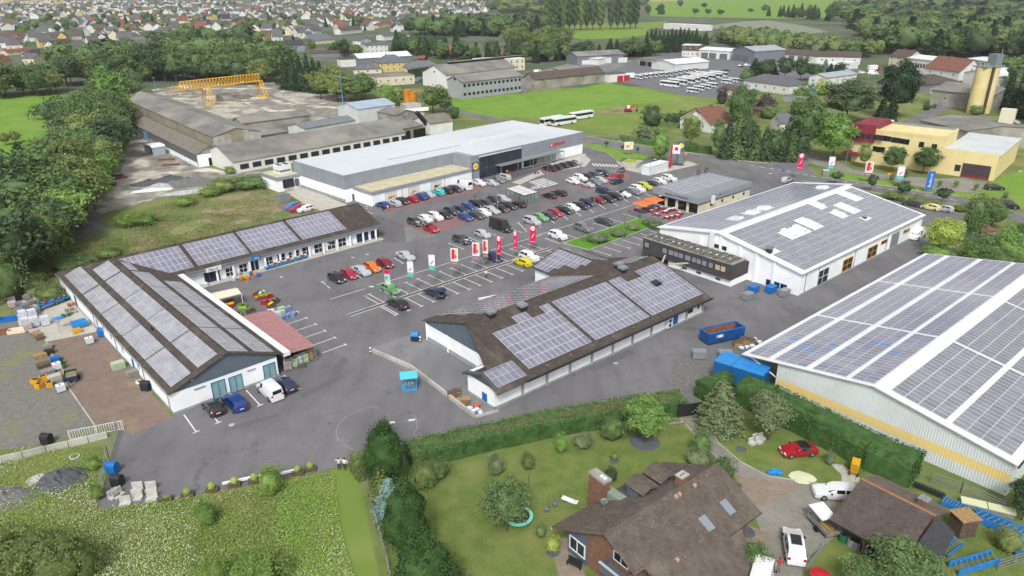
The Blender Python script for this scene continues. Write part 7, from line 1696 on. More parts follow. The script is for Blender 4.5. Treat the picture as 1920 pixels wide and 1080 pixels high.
for k,(x,y)in enumerate(((1180,650),(1240,636),(1300,624),(1340,614))):bus(G(*zc_(x,y)),d,BUS,'white bus in the front bus row of the depot','buses of the depot')
for k,(x,y)in enumerate(((1400,606),(1455,596),(1505,585),(1545,574),(1385,590),(1440,580))):bus(G(*zc_(x,y)),d,BUS,'white bus in the rear bus row of the depot','buses of the depot')
d2=Vector((.55,-1,0)).normalized()
for k,(x,y)in enumerate(((945,592),(985,586),(1022,581),(1060,577),(1097,572),(1135,571),(1172,566),(1210,560),(1248,553),(1286,547),(1325,542),(1362,536))):bus(G(*zc_(x,y)),d2,MINI,'white minibus in the long minibus row of the depot','minibuses of the depot','minibus')
for k,(x,y)in enumerate(((1352,695),(1400,680),(1448,668),(1496,655),(1610,628),(1660,618))):bus(G(*zc_(x,y)),d,MINI,'white minibus along the lower edge of the depot','minibuses of the depot','minibus')
m=bus(G(*zc_(1018,410)),Vector((1,0,0)),MINI,'white minibus parked up on the flat garage roof terrace',None,'minibus')
P=G(*zc_(880,590));t_=thing('box_trailer','white box trailer beside the red gated garage','trailer',P,R(10));m=MB();m.box(-3,-1.2,.8,3,1.2,3.4);ob('box_body',(m,WHITEM),t_);m=MB();m.cyl((-1,-1.2,.45),(-1,1.2,.45),.45,n=10);ob('wheel',(m,TYRE),t_)
# ---- excavator on the plot
P=G(*zc_(870,838));ex=thing('excavator','small red and white excavator on the bare soil of the plot','excavator',P,R(0));m=MB()
for y in(-.9,.9):m.box(-1.6,y-.25,0,1.6,y+.25,.7)
ob('track',(m,DARK),ex);m=MB();m.box(-1.5,-1.1,.75,1.3,1.1,1.7);ob('body',(m,RED),ex);m=MB();m.box(-.6,-1,1.7,.7,.1,2.9);ob('cab',(m,WHITEM),ex);m=MB();m.bar((1.1,.4,1.4),(3.0,.4,3.4),.3,.4);m.bar((3.0,.4,3.4),(4.4,.4,2.8),.28,.35);m.bar((4.4,.4,2.8),(4.2,.4,.9),.25,.3);ob('boom',(m,RED),ex);m=MB();m.obox((4.0,.4,.6),(.4,0,.1),(0,.45,0),(0,0,.4));ob('bucket',(m,DARK),ex)
# ---- trailers and odd vehicles in the foreground
P=G(1543,992);t_=thing('car_trailer','open trailer loaded with timber under a white lid on the driveway','trailer',P,R(105))
m=MB();m.box(-1.7,-.85,.55,1.7,.85,.62);m.box(-1.7,-.85,.62,1.7,-.8,1.0);m.box(-1.7,.8,.62,1.7,.85,1.0);m.box(-1.7,-.8,.62,-1.65,.8,1.0);ob('trailer_bed',(m,STEEL),t_)
m=MB();m.obox((.55,0,1.95),(1.15,0,.1),(0,.9,0),(0,0,.06));ob('white_lid',(m,WHITEM),t_)
for k in range(5):m=MB();m.box(-1.75,-.7+.28*k,.65+.07*(k%2),.6,-.48+.28*k,.8+.07*(k%2));ob('timber',(m,WOOD),t_)
for y in(-.98,.98):m=MB();m.cyl((-.1,y-.1,.33),(-.1,y+.1,.33),.33,n=12);ob('wheel',(m,TYRE),t_)
for x,y in((-.5,-.8),(1.6,-.8),(-.5,.8),(1.6,.8)):m=MB();m.cyl((x,y,.6),(x,y,1.95),.03,n=5);ob('lid_post',(m,STEEL),t_)
m=MB();m.bar((1.7,0,.55),(2.9,0,.5),.1,.1);ob('drawbar',(m,STEEL),t_)
P=G(*z1(540,690));t_=thing('tipping_trailer','dark blue box trailer filled with sand on the paved yard','trailer',P,R(-60));m=MB()
m.box(-1.3,-.85,.5,1.3,.85,.6);m.box(-1.3,-.85,.6,1.3,-.8,1.15);m.box(-1.3,.8,.6,1.3,.85,1.15);m.box(-1.3,-.8,.6,-1.25,.8,1.15);m.box(1.25,-.8,.6,1.3,.8,1.15);ob('trailer_bed',(m,CP['navy']),t_);m=MB();m.box(-1.24,-.79,.6,1.24,.79,.85);ob('sand_load',(m,EARTH),t_)
for y in(-.98,.98):m=MB();m.cyl((0,y-.1,.33),(0,y+.1,.33),.33,n=12);ob('wheel',(m,TYRE),t_)
m=MB();m.bar((1.3,.5,.5),(2.5,0,.45),.08,.08);m.bar((1.3,-.5,.5),(2.5,0,.45),.08,.08);ob('drawbar',(m,STEEL),t_)
P=G(1601,886);t_=thing('covered_scooter','yellow covered three-wheeler with dark windscreen beside the tall hedge','scooter',P,R(60));m=MB();m.obox((-.2,0,1.0),(.55,0,.2),(0,.45,0),(-.12,0,.55));m.obox((-.25,0,1.7),(.7,0,0.05),(0,.45,0),(0,0,.07));m.box(.4,-.3,.4,1.0,.3,.8);ob('shell',(m,YEL),t_);m=MB();m.obox((.45,0,1.35),(.02,0,0),(0,.36,0),(-.12,0,.38));ob('windscreen',(m,CGL),t_)
for x,y in((.9,0),(-.7,-.45),(-.7,.45)):m=MB();m.cyl((x,y-.08,.25),(x,y+.08,.25),.25,n=10);ob('wheel',(m,TYRE),t_)
# ================================================================ PEOPLE
SKIN=mat('skin','#c89878',.6);HAIR=mat('hair','#3a2c22',.8);CLO={c:mat('cloth_'+c,h,.9)for c,h in(('white','#e8e8e8'),('black','#26262a'),('navy','#2b3348'),('red','#b5303a'),('grey','#7d828a'),('light','#c8d2d6'),('beige','#b3a58c'))}
_people=[]
def person(u,v,rz,top,legs,pose,label,h=1.75):
 k=h/1.75;st={'walk':.22,'stand':.0}.get(pose,0)
 J={'pel':(0,0,.95),'ch':(0,.02,1.25),'ne':(0,0,1.48),'hd':(0,-.02,1.62),'ht':(0,-.01,1.75),
         'lh':(.1,0,.92),'lk':(.11,-.04-st,.5),'la':(.12,.02-st*1.2,.08),'lf':(.12,-.14-st*1.2,.04),'rh':(-.1,0,.92),'rk':(-.11,-.04+st*.3,.5),'ra':(-.12,.02+st,.08),'rf':(-.12,-.14+st,.04),
         'ls':(.2,0,1.42),'rs':(-.2,0,1.42)}
 arms={'stand':((.27,.02,1.14),(.27,-.08,.88)),'walk':((.26,.12,1.14),(.25,.02,.88)),'head':((.42,-.08,1.5),(.2,-.1,1.68)),'hips':((.43,.06,1.17),(.2,-.06,1.0)),'reach':((.26,-.16,1.18),(.22,-.42,1.1))}[pose if pose in('head','hips','reach','walk')else 'stand']
 J['le'],J['lw']=arms;J['re'],J['rw']=[(-x,-y if pose=='walk' else y,z)for x,y,z in arms]
 E_=[('pel','ch'),('ch','ne'),('ne','hd'),('hd','ht'),('pel','lh'),('lh','lk'),('lk','la'),('la','lf'),('pel','rh'),('rh','rk'),('rk','ra'),('ra','rf'),('ch','ls'),('ls','le'),('le','lw'),('ch','rs'),('rs','re'),('re','rw')]
 rad=dict(pel=.15,ch=.16,ne=.065,hd=.1,ht=.07,lh=.1,rh=.1,lk=.065,rk=.065,la=.045,ra=.045,lf=.04,rf=.04,ls=.075,rs=.075,le=.05,re=.05,lw=.035,rw=.035)
 ks=list(J);me=bpy.data.meshes.new('body');me.from_pydata([tuple(c*k for c in J[q])for q in ks],[(ks.index(a),ks.index(b))for a,b in E_],[])
 o=bpy.data.objects.new('body',me);COL.objects.link(o);o.modifiers.new('s','SKIN'); 
 for i,q in enumerate(ks):sv=me.skin_vertices[0].data[i];sv.radius=(rad[q]*k,rad[q]*k);sv.use_root=(q=='pel')
 s_=o.modifiers.new('u','SUBSURF');s_.levels=1;s_.render_levels=1
 _people.append((o,u,v,rz,top,legs,label,k,J))
def build_people():
 bpy.context.view_layer.update();dg=bpy.context.evaluated_depsgraph_get()
 for o,u,v,rz,top,legs,label,k,J in _people:
  me=bpy.data.meshes.new_from_object(o.evaluated_get(dg));bpy.data.objects.remove(o);me.name='body';me.materials.clear()
  for m_ in(CLO[top],CLO[legs],SKIN,BLACK):me.materials.append(m_)
  for p in me.polygons:
   c=p.center/k;hand=(Vector(c)-Vector(J['lw'])).length<.12 or(Vector(c)-Vector(J['rw'])).length<.12
   p.material_index=2 if(c.z>1.49 and abs(c.x)<.13)or hand else 0 if c.z>.93 else 3 if c.z<.1 else 1;p.use_smooth=True
  r=thing('person',label,'person',G(u,v),rz);ob('body',me,r);m=MB();m.blob((0,.015*k,1.68*k),.105*k,.115*k,.1*k,2,.03);ob('hair',(m,HAIR),r)
  m=MB()
  for x in(-.035,.035):m.blob((x*k,-.115*k,1.645*k),.012*k,.008*k,.01*k,1,0)
  m.blob((0,-.125*k,1.615*k),.014*k,.02*k,.02*k,1,0,0);ob('face',(m,SKIN),r)
person(636.5,880.5,R(10),'light','black','head','person in pale shirt and black trousers, hand at head, left of a pair')
person(647.5,881,R(-20),'white','black','hips','person in white T-shirt and black trousers, right of a pair')
person(*fl(1268,545),R(150),'white','black','walk','person in white shirt walking across the empty bays')
person(*z6(1642,425),R(60),'black','grey','walk','person in black walking between the supermarket cars and the red block')
person(*z6(952,503),R(200),'black','black','reach','person in dark clothes leaning into the blue car by the wall');person(*z6(990,503),R(90),'white','beige','reach','person in white with a shopping trolley by the blue car')
person(*z7(513,182),R(100),'grey','navy','walk','person walking past the silver estate by the shop windows');person(*fl(790,790),R(90),'navy','navy','reach','person in dark clothes loading the open navy estate')
person(1459,1072,R(0),'red','grey','hips','person in red top beside the white off-roader at the bottom edge');person(*z6(1875,525),R(120),'red','beige','walk','person in orange-red walking behind the parked cars')
person(870+620/7.68,250+600/7.68,R(20),'beige','black','walk','person in beige leaving the store entrance');person(870+655/7.68,250+615/7.68,R(40),'red','black','walk','person in red at the store entrance')
build_people()
# ================================================================ FOREGROUND HOUSES
def tiles2(S,qmax,al,ar,parent,m_,course=.34,col=.31,name='roof_tiles'):
 n=round(qmax/course);p=qmax/n;mb=MB();q_=random.Random(3)
 for k in range(n):
  a,b=al((k+.5)*p),ar((k+.5)*p);c=max(1,round((b-a)/col));w_=(b-a)/c
  for i in range(c):
   l0=a+i*w_;j=q_.uniform(-.006,.012);q0,q1=k*p,(k+1)*p+.03
   lo,hi=.02+j,.055+j
   mb.poly([S.pt(l0,q1,lo+.035),S.pt(l0+w_*.6,q1,lo+.035),S.pt(l0+w_*.6,q0,lo-.03),S.pt(l0,q0,lo-.03)])
   mb.poly([S.pt(l0+w_*.6,q1,hi+.02),S.pt(l0+w_*.97,q1,lo+.03),S.pt(l0+w_*.97,q0,lo-.01),S.pt(l0+w_*.6,q0,hi-.02)])
   mb.poly([S.pt(l0,q1,-.02),S.pt(l0+w_,q1,-.02),S.pt(l0+w_,q1,lo+.035),S.pt(l0,q1,lo+.035)])
 mb.poly([S.pt(al(0),0,-.01),S.pt(al(qmax),qmax,-.01),S.pt(ar(qmax),qmax,-.01),S.pt(ar(0),0,-.01)])
 mb.poly([S.pt(al(0),0,-.2),S.pt(ar(0),0,-.2),S.pt(ar(qmax),qmax,-.2),S.pt(al(qmax),qmax,-.2)])
 mb.poly([S.pt(al(qmax),qmax,-.2),S.pt(ar(qmax),qmax,-.2),S.pt(ar(qmax),qmax,.0),S.pt(al(qmax),qmax,.0)])
 for e in(al,ar):mb.poly([S.pt(e(0),0,-.2),S.pt(e(qmax),qmax,-.2),S.pt(e(qmax),qmax,.05),S.pt(e(0),0,.05)])
 for i,f in enumerate(mb.f):pass
 return ob(name,(mb,m_),parent,kind='stuff')
def spx(F,S,u,v):
 c,d=F._ray(u,v);k=(S.O-c).dot(S.n)/d.dot(S.n);p=c+d*k-S.O;h=p.dot(S.dv);return p.dot(S.ru),h/S.c
LICH=mat('lichen','#b5b0a2',.95)
HT=mat('old_clay_tiles','#746a62',.9,'#655c55',1.6,7,col3='#7d746c',scale3=.5,lo3=.5,hi3=.8,spec=.15,bump=.3,bscale=30)
GT=mat('dark_clay_tiles','#665d58',.85,'#58504c',1.8,7,col3='#6b615b',scale3=.6,lo3=.5,hi3=.8,spec=.2,bump=.3,bscale=30)
BGREY=mat('blue_grey_render','#5a6375',.85,'#636c7e',1,3)
FH=Frame((8.45,52.9,0),51.7)
H_=thing('house','brick house with mossy brown tiled roof, chimneys and skylights in the garden','house',FH.O,FH.rz)
q7=lambda x,y:(960+x/4,810+y/4)
q8=lambda x,y:(1440+x/4,810+y/4)
SHr,SHl=Slope((0,0,6.5),X,NY,.5),Slope((0,0,6.5),X,Y,.5);cq=SHr.c
mb=MB();gabled(mb,.9,16.2,[(-3.0,0),(-3.0,4.8),(0,6.2),(5.7,3.4),(5.7,0)]);gabled(mb,3.7,11.2,[(-8.3,0),(-8.3,2.1),(-2.9,4.75),(-2.9,0)]);gabled(mb,11.2,16.2,[(-4.9,0),(-4.9,3.8),(-2.9,4.75),(-2.9,0)])
ob('wall',(mb,BRICK),H_)
al_=lambda q:0 if q*cq<3.8 else 3.2;ar_=lambda q:17.3 if q*cq<5.6 else 11.8
tiles2(SHr,9.0/cq,al_,ar_,H_,HT);tiles2(SHl,6.7/cq,lambda q:.3 if q*cq<2.9 else-.6,lambda q:16.6,H_,HT)
for k in range(46):
 m=MB();x=.0+k*.377;m.cyl((x,0,6.52),(x+.4,0,6.5),.15,.13,7);ob('ridge_tile',(m,HT),H_)
m=MB();q_=random.Random(9)
for k in range(800):
 S_=SHr if k%3==0 else SHl;l,q=q_.uniform(.4,16),q_.uniform(.1,6.2)**1.0
 if k%4==0:q=q_.uniform(0,.5)
 p=S_.pt(l,q,.075);s_=q_.uniform(.015,.045);a=S_.ru*s_;b=S_.n.cross(S_.ru)*s_;m.poly([p-a-b*.6,p+a*.7-b,p+a+b*.7,p-a*.6+b])
ob('lichen_spots',(m,LICH),H_,kind='stuff')
for tl,br in((q7(1550,510),q7(1680,635)),(q7(1400,640),q7(1515,745))):
 (l0,qa_),(l1,qb_)=spx(FH,SHr,*tl),spx(FH,SHr,*br);lc,qc_=(l0+l1)/2,(qa_+qb_)/2
 m=MB();slab(m,SHr,lc-.5,lc+.5,qc_-.85,qc_+.75,.16,.05);o=ob('skylight',(m,STEEL),H_);m=MB();slab(m,SHr,lc-.4,lc+.4,qc_-.75,qc_+.62,.02,.21);ob('pane',(m,mat('sky_glass','#8b949c',.15,spec=.6)),o)
for x,y in((1368,405),(1228,490),(1255,472),(1238,962)):
 l,q=spx(FH,SHr,*q7(x,y));p=SHr.pt(l,q,.05);m=MB();m.box(p.x-.14,p.y-.18,p.z-.1,p.x+.14,p.y+.18,p.z+.16);m.cyl(p,p+Vector((0,0,.34)),.08,n=8);ob('vent_tile',(m,mat('pink_vent','#c7a296',.8)),H_)
cs=[FH.at(*q7(x,y),6.3)for x,y in((570,300),(630,268),(750,355),(690,390))];c=sum(cs,Vector())/4
ln=(cs[2]-cs[1]).length/2;wd=(cs[1]-cs[0]).length/2;ang=math.atan2((cs[2]-cs[1]).y,(cs[2]-cs[1]).x)
m=MB();m.box(-ln*.92,-wd*.9,2.0,ln*.92,wd*.9,6.1);o=ob('chimney',(m,BRICK),H_,(c.x,c.y,0),ang);m=MB();m.box(-ln,-wd,6.1,ln,wd,6.35);ob('chimney_slab',(m,CONCD),o);m=MB()
for k in range(2):m.box(.2+.45*k,-.2,6.35,.5+.45*k,.15,6.55)
ob('chimney_pot',(m,WHITEM),o)
p0,p1,p2,p3=(FH.at(*q7(x,y),z)for x,y,z in((690,430,5.0),(740,405,5.0),(910,515,4.3),(860,550,4.2)));m=MB();m.poly([p0,p3,p2,p1]);dn=Vector((0,0,-1.2));m.poly([p0,p0+dn,p3+dn,p3]);m.poly([p3,p3+dn,p2+dn,p2]);ob('saddle_roof',(m,mat('oxidised_copper','#8d9a8c',.7,'#7b887d',2,3)),H_)
l,q=spx(FH,SHl,*q7(1270,390));p=SHl.pt(l,q,0);m=MB();m.box(p.x-.55,p.y-.4,p.z-.6,p.x+.55,p.y+.4,p.z+1.1);o=ob('chimney',(m,BRICK),H_);m=MB();m.box(p.x-.62,p.y-.47,p.z+1.1,p.x+.62,p.y+.47,p.z+1.22);ob('chimney_slab',(m,CONC),o);m=MB()
for k in(-.25,0,.25):m.cyl((p.x+k,p.y,p.z+1.22),(p.x+k,p.y,p.z+1.24),.09,n=8)
ob('flue_opening',(m,BLACK),o)
for x0,y0 in((965,450),(1100,365)):
 l,q=spx(FH,SHl,*q7(x0,y0));p=SHl.pt(l,q,0);zt2=p.z+1.35;m=MB();m.box(p.x-1.0,p.y-.6,p.z-1.2,p.x+1.0,p.y+1.1,zt2-.45);d=ob('dormer',(m,BGREY),H_)
 Sd=Slope((p.x,p.y-1.3,zt2),Y,X,.32);Sd2=Slope((p.x,p.y-1.3,zt2),Y,NX,.32);tiles2(Sd,1.3,lambda q:0,lambda q:2.6,H_,HT,name='dormer_tiles');tiles2(Sd2,1.3,lambda q:0,lambda q:2.6,H_,HT,name='dormer_tiles')
m=MB();m.box(.82,2.9,0,.9,5.72,3.7);m.box(.75,-2.9,.0,.9,-.2,2.6);ob('rendered_wall',(m,BGREY),H_)
win(H_,(.82,4.3,1.55),-90,2.3,1.7,nv=1,fm=WHITEM,bar=.14);win(H_,(.9,-1.5,4.1),-90,1.9,1.1,nv=1);win(H_,(.75,-1.6,1.4),-90,1.4,1.6,nv=1)
m=MB();m.box(-.5,-3.0,2.5,.9,.0,2.7);m.box(-.5,-3.0,2.7,-.4,0,3.5);m.box(-.4,-.1,2.7,.9,0,3.5);m.box(-.4,-3.0,2.7,.9,-2.9,3.5);ob('balcony',(m,BGREY),H_);m=MB();m.box(-.58,-3.08,3.5,-.32,.05,3.58);ob('balcony_rail',(m,CONC),H_)
win(H_,(3.7,-5,2.2),-90,1.4,1.3,nv=1);win(H_,(13.5,-4.9,1.6),0,1.3,1.5,nv=1,fm=DARK);m=MB();m.cyl((3.1,-9.1,1.95),(11.9,-9.1,1.95),.08,n=6);m.cyl((11.7,-5.7,3.6),(17.3,-5.7,3.6),.08,n=6);ob('gutter',(m,DARK),H_);m=MB();m.box(-.6,6.6,2.95,16.6,6.75,3.15);ob('white_fascia',(m,WHITEM),H_)
l,q=spx(FH,SHl,*q7(690,585));p=SHl.pt(l,q,0);m=MB();m.cyl(p,p+Vector((0,0,1.1)),.04,n=5);m.cyl(p+Vector((0,0,1.0)),p+Vector((.12,.2,1.05)),.4,.38,12);ob('satellite_dish',(m,STEEL),H_)
# ---- brown garage
FG=Frame((37.6,63.4,0),141.1)
GH=thing('garage_house','small garage house with dark brown tiled roof and orange ridge, tools piled underneath','garage',FG.O,FG.rz)
SGf,SGb=Slope((0,0,4.5),X,NY,.38),Slope((0,0,4.5),X,Y,.36)
tiles2(SGf,5.9/SGf.c,lambda q:0,lambda q:7.5,GH,GT,.33,.24);tiles2(SGb,4.0/SGb.c,lambda q:0,lambda q:7.6,GH,HT,.33,.24)
for k in range(21):m=MB();x=k*.362;m.cyl((x,0,4.54),(x+.38,0,4.52),.13,.115,7);ob('ridge_tile',(m,mat('orange_ridge_tile','#b07a58',.85,'#9a6a4c',3,3)),GH)
m=MB();q_=random.Random(4)
for k in range(150):l,q=q_.uniform(.2,7.3),q_.uniform(.2,6);p=SGf.pt(l,q,.08);s_=q_.uniform(.015,.035);m.poly([p-X*s_-Y*s_,p+X*s_-Y*s_*.8,p+X*s_+Y*s_,p-X*s_*.7+Y*s_])
ob('lichen_spots',(m,LICH),GH,kind='stuff')
mb=MB();gabled(mb,.5,7.2,[(-3.2,0),(-3.2,3.1),(0,4.3),(3.4,3.1),(3.4,0)]);ob('wall',(mb,BRICK),GH)
for x in(.6,3.8,7.0):m=MB();m.cyl((x,-5.3,0),(x,-5.3,2.4),.08,n=6);ob('post',(m,WOODD),GH)
m=MB();m.poly([(7.65,.6,4.2),(9.5,.6,3.3),(9.9,-3.2,2.2),(7.65,-4.6,2.6)][::-1]);m.poly([(7.65,.6,4.1),(9.5,.6,3.2),(9.9,-3.2,2.1),(7.65,-4.6,2.5)]);m.poly([(9.5,.6,3.2),(9.5,.6,3.3),(9.9,-3.2,2.2),(9.9,-3.2,2.1)]);m.poly([(9.9,-3.2,2.1),(9.9,-3.2,2.2),(7.65,-4.6,2.6),(7.65,-4.6,2.5)]);ob('felt_apron',(m,mat('roofing_felt','#3b3c3e',.9,'#444547',2,4)),GH)
p=SGb.pt(5.9,1.6,0);m=MB();m.box(p.x-.45,p.y-.45,p.z-.4,p.x+.45,p.y+.45,p.z+.8);o=ob('chimney',(m,BRICK),GH);m=MB();m.box(p.x-.52,p.y-.52,p.z+.8,p.x+.52,p.y+.52,p.z+.9);ob('chimney_slab',(m,STEEL),o)
m=MB();m.cyl((0,-6.0,2.25),(7.5,-6.0,2.25),.07,n=6);ob('gutter',(m,DARK),GH)
for x in(1.3,4.0,6.3):m=MB();m.box(x-.9,-3.25,.1,x+.9,-3.2,2.2);ob('door',(m,mat('pale_grey_door','#aab2bd',.6)),GH)
# ================================================================ MEADOW GRASS AND FLOWERS
def scatter(poly,n,fn):
 us=[p[0]for p in poly];vs=[p[1]for p in poly];P=[]
 while len(P)<n:
  u,v=rnd.uniform(min(us),max(us)),rnd.uniform(min(vs),max(vs))
  if inside(u,v,poly):
   g_=G(u,v);f=fn(g_,u,v)
   if f is not None:P.append((g_.x,g_.y,f))
 return np.array(P)
from mathutils import noise as mno
MEAD=[(-30,890),(182,958),(300,944),(440,922),(600,892),(628,892),(640,1000),(668,1100),(-30,1100)]
MLEFT=[(-30,845),(190,838),(198,905),(182,958),(-30,900)]
BANK=[(-30,590),(-10,560),(105,470),(170,455),(225,430),(290,405),(400,400),(520,408),(520,425),(210,484),(105,516),(20,562)]
BANK2=[(200,430),(330,372),(400,352),(490,330),(500,352),(520,385),(500,410),(300,405)]
nz=lambda g_,s_,o=0:mno.noise(Vector((g_.x*s_+o,g_.y*s_,o)))
P1=scatter(MEAD,72000,lambda g_,u,v:rnd.uniform(.05,.45));P2=scatter(MLEFT,10000,lambda g_,u,v:rnd.uniform(.05,.35));P3=scatter(BANK,30000,lambda g_,u,v:rnd.uniform(.05,.5)if nz(g_,.12)>-.25 else None);P4=scatter(BANK2,9000,lambda g_,u,v:rnd.uniform(.05,.45)if nz(g_,.12)>0 else None)
def tuft_obj(name,P,s,cols):
 n=len(P);N=nr.normal(size=(n,3))*.6+np.array([0,0,1.0]);V=quads(P,N,s*nr.uniform(.6,1.4,n),.45);me=mesh_np(name,V,np.arange(len(V)).reshape(-1,4),cols)
 k=np.array([int(np.clip(1.5+2.6*mno.noise(Vector((p[0]*.16,p[1]*.16,3)))+nr.normal()*.5,0,len(cols)-1))for p in P],np.int32);me.polygons.foreach_set('material_index',k);return ob(name,me,kind='stuff')
MG=[mat('meadow_dark','#789147',.95,'#859b50',.8,3,spec=.1),mat('meadow_green','#8fa958',.95,'#9bb362',.8,3,spec=.1),mat('meadow_olive','#8e9d54',.95,'#9aa35e',.8,3,spec=.1),mat('meadow_straw','#a0a264',.95,'#989659',.8,3,spec=.1)]
MR=[(505,905),(628,892),(640,1000),(668,1100),(560,1100),(525,1000)];pr_=np.array([inside(*proj((p[0],p[1],0))[:2],MR)for p in P1]);MGB=[mat('meadow_fresh','#83aa45',.95,'#90b552',.8,3,spec=.1),mat('meadow_fresh_light','#9bbb5c',.95,'#8fae50',.8,3,spec=.1),MG[1]]
tuft_obj('meadow_grass',np.concatenate([P1[~pr_],P2]),.085,MG);tuft_obj('fresh_meadow_grass',P1[pr_],.085,MGB);tuft_obj('bank_weeds',np.concatenate([P3,P4]),.15,[mat('bank_green','#7a8a50',.95,spec=.1),mat('bank_olive','#8f9160',.95,spec=.1),mat('bank_straw','#a59e74',.95,spec=.1),mat('bank_dry','#9c8f6d',.95,spec=.1)])
F1=scatter(MEAD,6500,lambda g_,u,v:rnd.uniform(.3,.6)if nz(g_,.09,7)+.5*nz(g_,.5,2)+.5*rnd.gauss(0,.4)>(.02 if u<540 else .38)and v>925-(u>300)*0 else None);F2=scatter(MLEFT,1300,lambda g_,u,v:.4 if nz(g_,.2,7)>.15 else None);F3=scatter(BANK,1600,lambda g_,u,v:.5 if nz(g_,.12,7)>.15 else None)
FP=np.concatenate([F1,F2,F3]);V=quads(FP,nr.normal(size=(len(FP),3))*.5+np.array([0,0,1.]),.06*nr.uniform(.4,1.3,len(FP)),.9);ob('meadow_flowers',mesh_np('meadow_flowers',V,np.arange(len(V)).reshape(-1,4),[mat('flower_white','#e0e1cc',.9,'#c6c9a2',2,2)]),kind='stuff')
LW1=[(780,880),(1000,835),(1270,790),(1385,900),(1060,1000),(1030,1100),(860,1100),(800,960)];LW2=[(1330,790),(1400,780),(1750,920),(1920,1010),(1920,1090),(1720,1090),(1560,860),(1400,862)]
PL=np.concatenate([scatter(LW1,15000,lambda g_,u,v:.03),scatter(LW2,9000,lambda g_,u,v:.03)]);tuft_obj('lawn_tufts',PL,.07,[LAWN,mat('lawn_light','#7d9a48',.95,spec=.1),LAWN,mat('lawn_dry','#979a60',.95,spec=.1)])
def heap(u,v,rx,ry,h,m_,name,label,cat='heap',rz=0,seed=1,group=None):
 P=G(u,v);q_=random.Random(seed);mb_=MB();n,r_=18,6;ring=[]
 for j in range(r_+1):
  f=j/r_;ring.append([(math.cos(2*math.pi*i/n)*rx*f*(1+q_.uniform(-.1,.1)),math.sin(2*math.pi*i/n)*ry*f*(1+q_.uniform(-.1,.1)),h*(1-f)**.8*(1+q_.uniform(-.25,.25))-(.05 if j==r_ else 0))for i in range(n)])
 for j in range(r_):
  for i in range(n):mb_.poly([ring[j][i],ring[j+1][i],ring[j+1][(i+1)%n],ring[j][(i+1)%n]])
 r=tag(ob(name,(mb_,m_),None,P,R(rz)),label,cat,group);return r
DG=mat('black_asphalt_rubble','#4d4f52',.95,'#63656a',2.5,8,bump=1,bscale=7)
heap(113,902,3.2,2.4,1.3,DG,'rubble_heap','dark rubble heap by the mobile fence');heap(135,890,2.0,1.6,.7,DG,'rubble_heap','small flat dark heap behind the larger rubble heap');heap(75,900,1.6,1.2,.7,CONC,'rubble_heap','pale stone heap left of the dark rubble heap');heap(10,935,3.5,2.6,.8,GRAVELD,'gravel_heap','grey gravel heap at the left edge')
heap(130,425,6,4.5,2.0,GRAVELD,'gravel_heap','grey gravel heap nearest the left tree belt');heap(165,428,5,4,1.6,GRAVELD,'gravel_heap','second grey gravel heap beside the weedy bank')
WR_H=mat('white_rubble','#c6c6c4',.9,'#9ea2a6',1.5,6,bump=.8,bscale=5)
for k,(u,v,a,b,h,mm,lb)in enumerate(((282,345,6,3,1.4,DG,'black plastic-covered rubble heap on the side yard'),(320,340,6,4,1.8,DG,'largest dark rubble heap on the side yard'),(300,352,5,3,1.3,WR_H,'pale rubble heap between dark heaps on the side yard'),(355,345,9,4,2.0,GRAVELD,'grey gravel heap right of the rubble on the side yard'),(285,357,6,1.6,.6,WHITEM,'white plastic sheets lying before the rubble heaps'),(345,362,7,2,.8,WR_H,'low white debris at the edge of the bank'))):heap(u,v,a,b,h,mm,'rubble_heap',lb,rz=20,seed=k+4)
for u,v,rz in((215,330,10),(200,350,30),(222,335,50),(185,360,20),(312,300,10),(320,310,15)):
 P=G(u,v);t_=thing('scrap_stack','stack of rusty steel and timber on the side yard','scrap stack',P,R(rz),'scrap stacks on the side yard')
 for j in range(5):m=MB();m.box(-2.5+rnd.uniform(-.4,.4),-1+.38*j,.0,2.5,-.75+.38*j,.35+.12*(j%2));ob('beam',(m,[mat('rusty_steel','#7a5342',.9,'#93644c',1.5,4),WOODD,CONCD][j%3]),t_)
# ================================================================ PROPS
MT={'w':WHITEM,'g':mat('grey_bags','#85858c',.8,'#74747b',2,3),'b':BLACK,'n':mat('stone_grey','#97938c',.9,'#86827b',2,4),'p':mat('pinkish_bags','#c4b2b4',.8,'#b3a1a5',2,3),'wb':mat('white_bags','#dde1e8',.75,'#c3cbd6',2,3),'wood':WOOD,'woodd':WOODD,'blue':BLUE,'tarp':TARP,'s':STEEL,'y':YEL,'gr':mat('green_plastic','#2f6b4a',.5),'lg':mat('light_green_bags','#b3c7a4',.8),'c':CONC,'red':RED,'dk':DARK,'teal':mat('turquoise_frame','#4aa5d8',.5),'tc':mat('terracotta','#b5704e',.85),'lime':mat('lime_pot','#9bd02a',.5),'ye':mat('flower_yellow','#f2c11c',.8),'or':mat('flower_orange','#ef7a25',.8),'mg':mat('flower_magenta','#b01f6e',.8),'lf':LM['mid'],'blb':mat('blue_bags','#7f95c4',.7),'pc':mat('pale_precast','#cfcec8',.9,'#b9b8b1',2,4),'cream':mat('cream_canvas','#ead9c2',.85)}
def bt(name,label,cat,uv,rz,parts,group=None,z=0):
 """thing made of box / cylinder / blob parts"""
 P=G(*uv)if len(uv)==2 else Vector(uv);r=thing(name,label,cat,(P.x,P.y,P.z+z),R(rz),group)
 for p in parts:
  m=MB();k=p[1]
  if k=='b':m.box(*p[2])
  elif k=='c':m.cyl(p[2][:3],p[2][3:6],*p[2][6:8],n=p[2][8]if len(p[2])>8 else 10)
  elif k=='o':m.blob(*p[2])
  elif k=='r':m.bar(*p[2])
  ob(p[0],(m,MT[p[3]]if p[3]in MT else MATS[p[3]]),r)
 return r
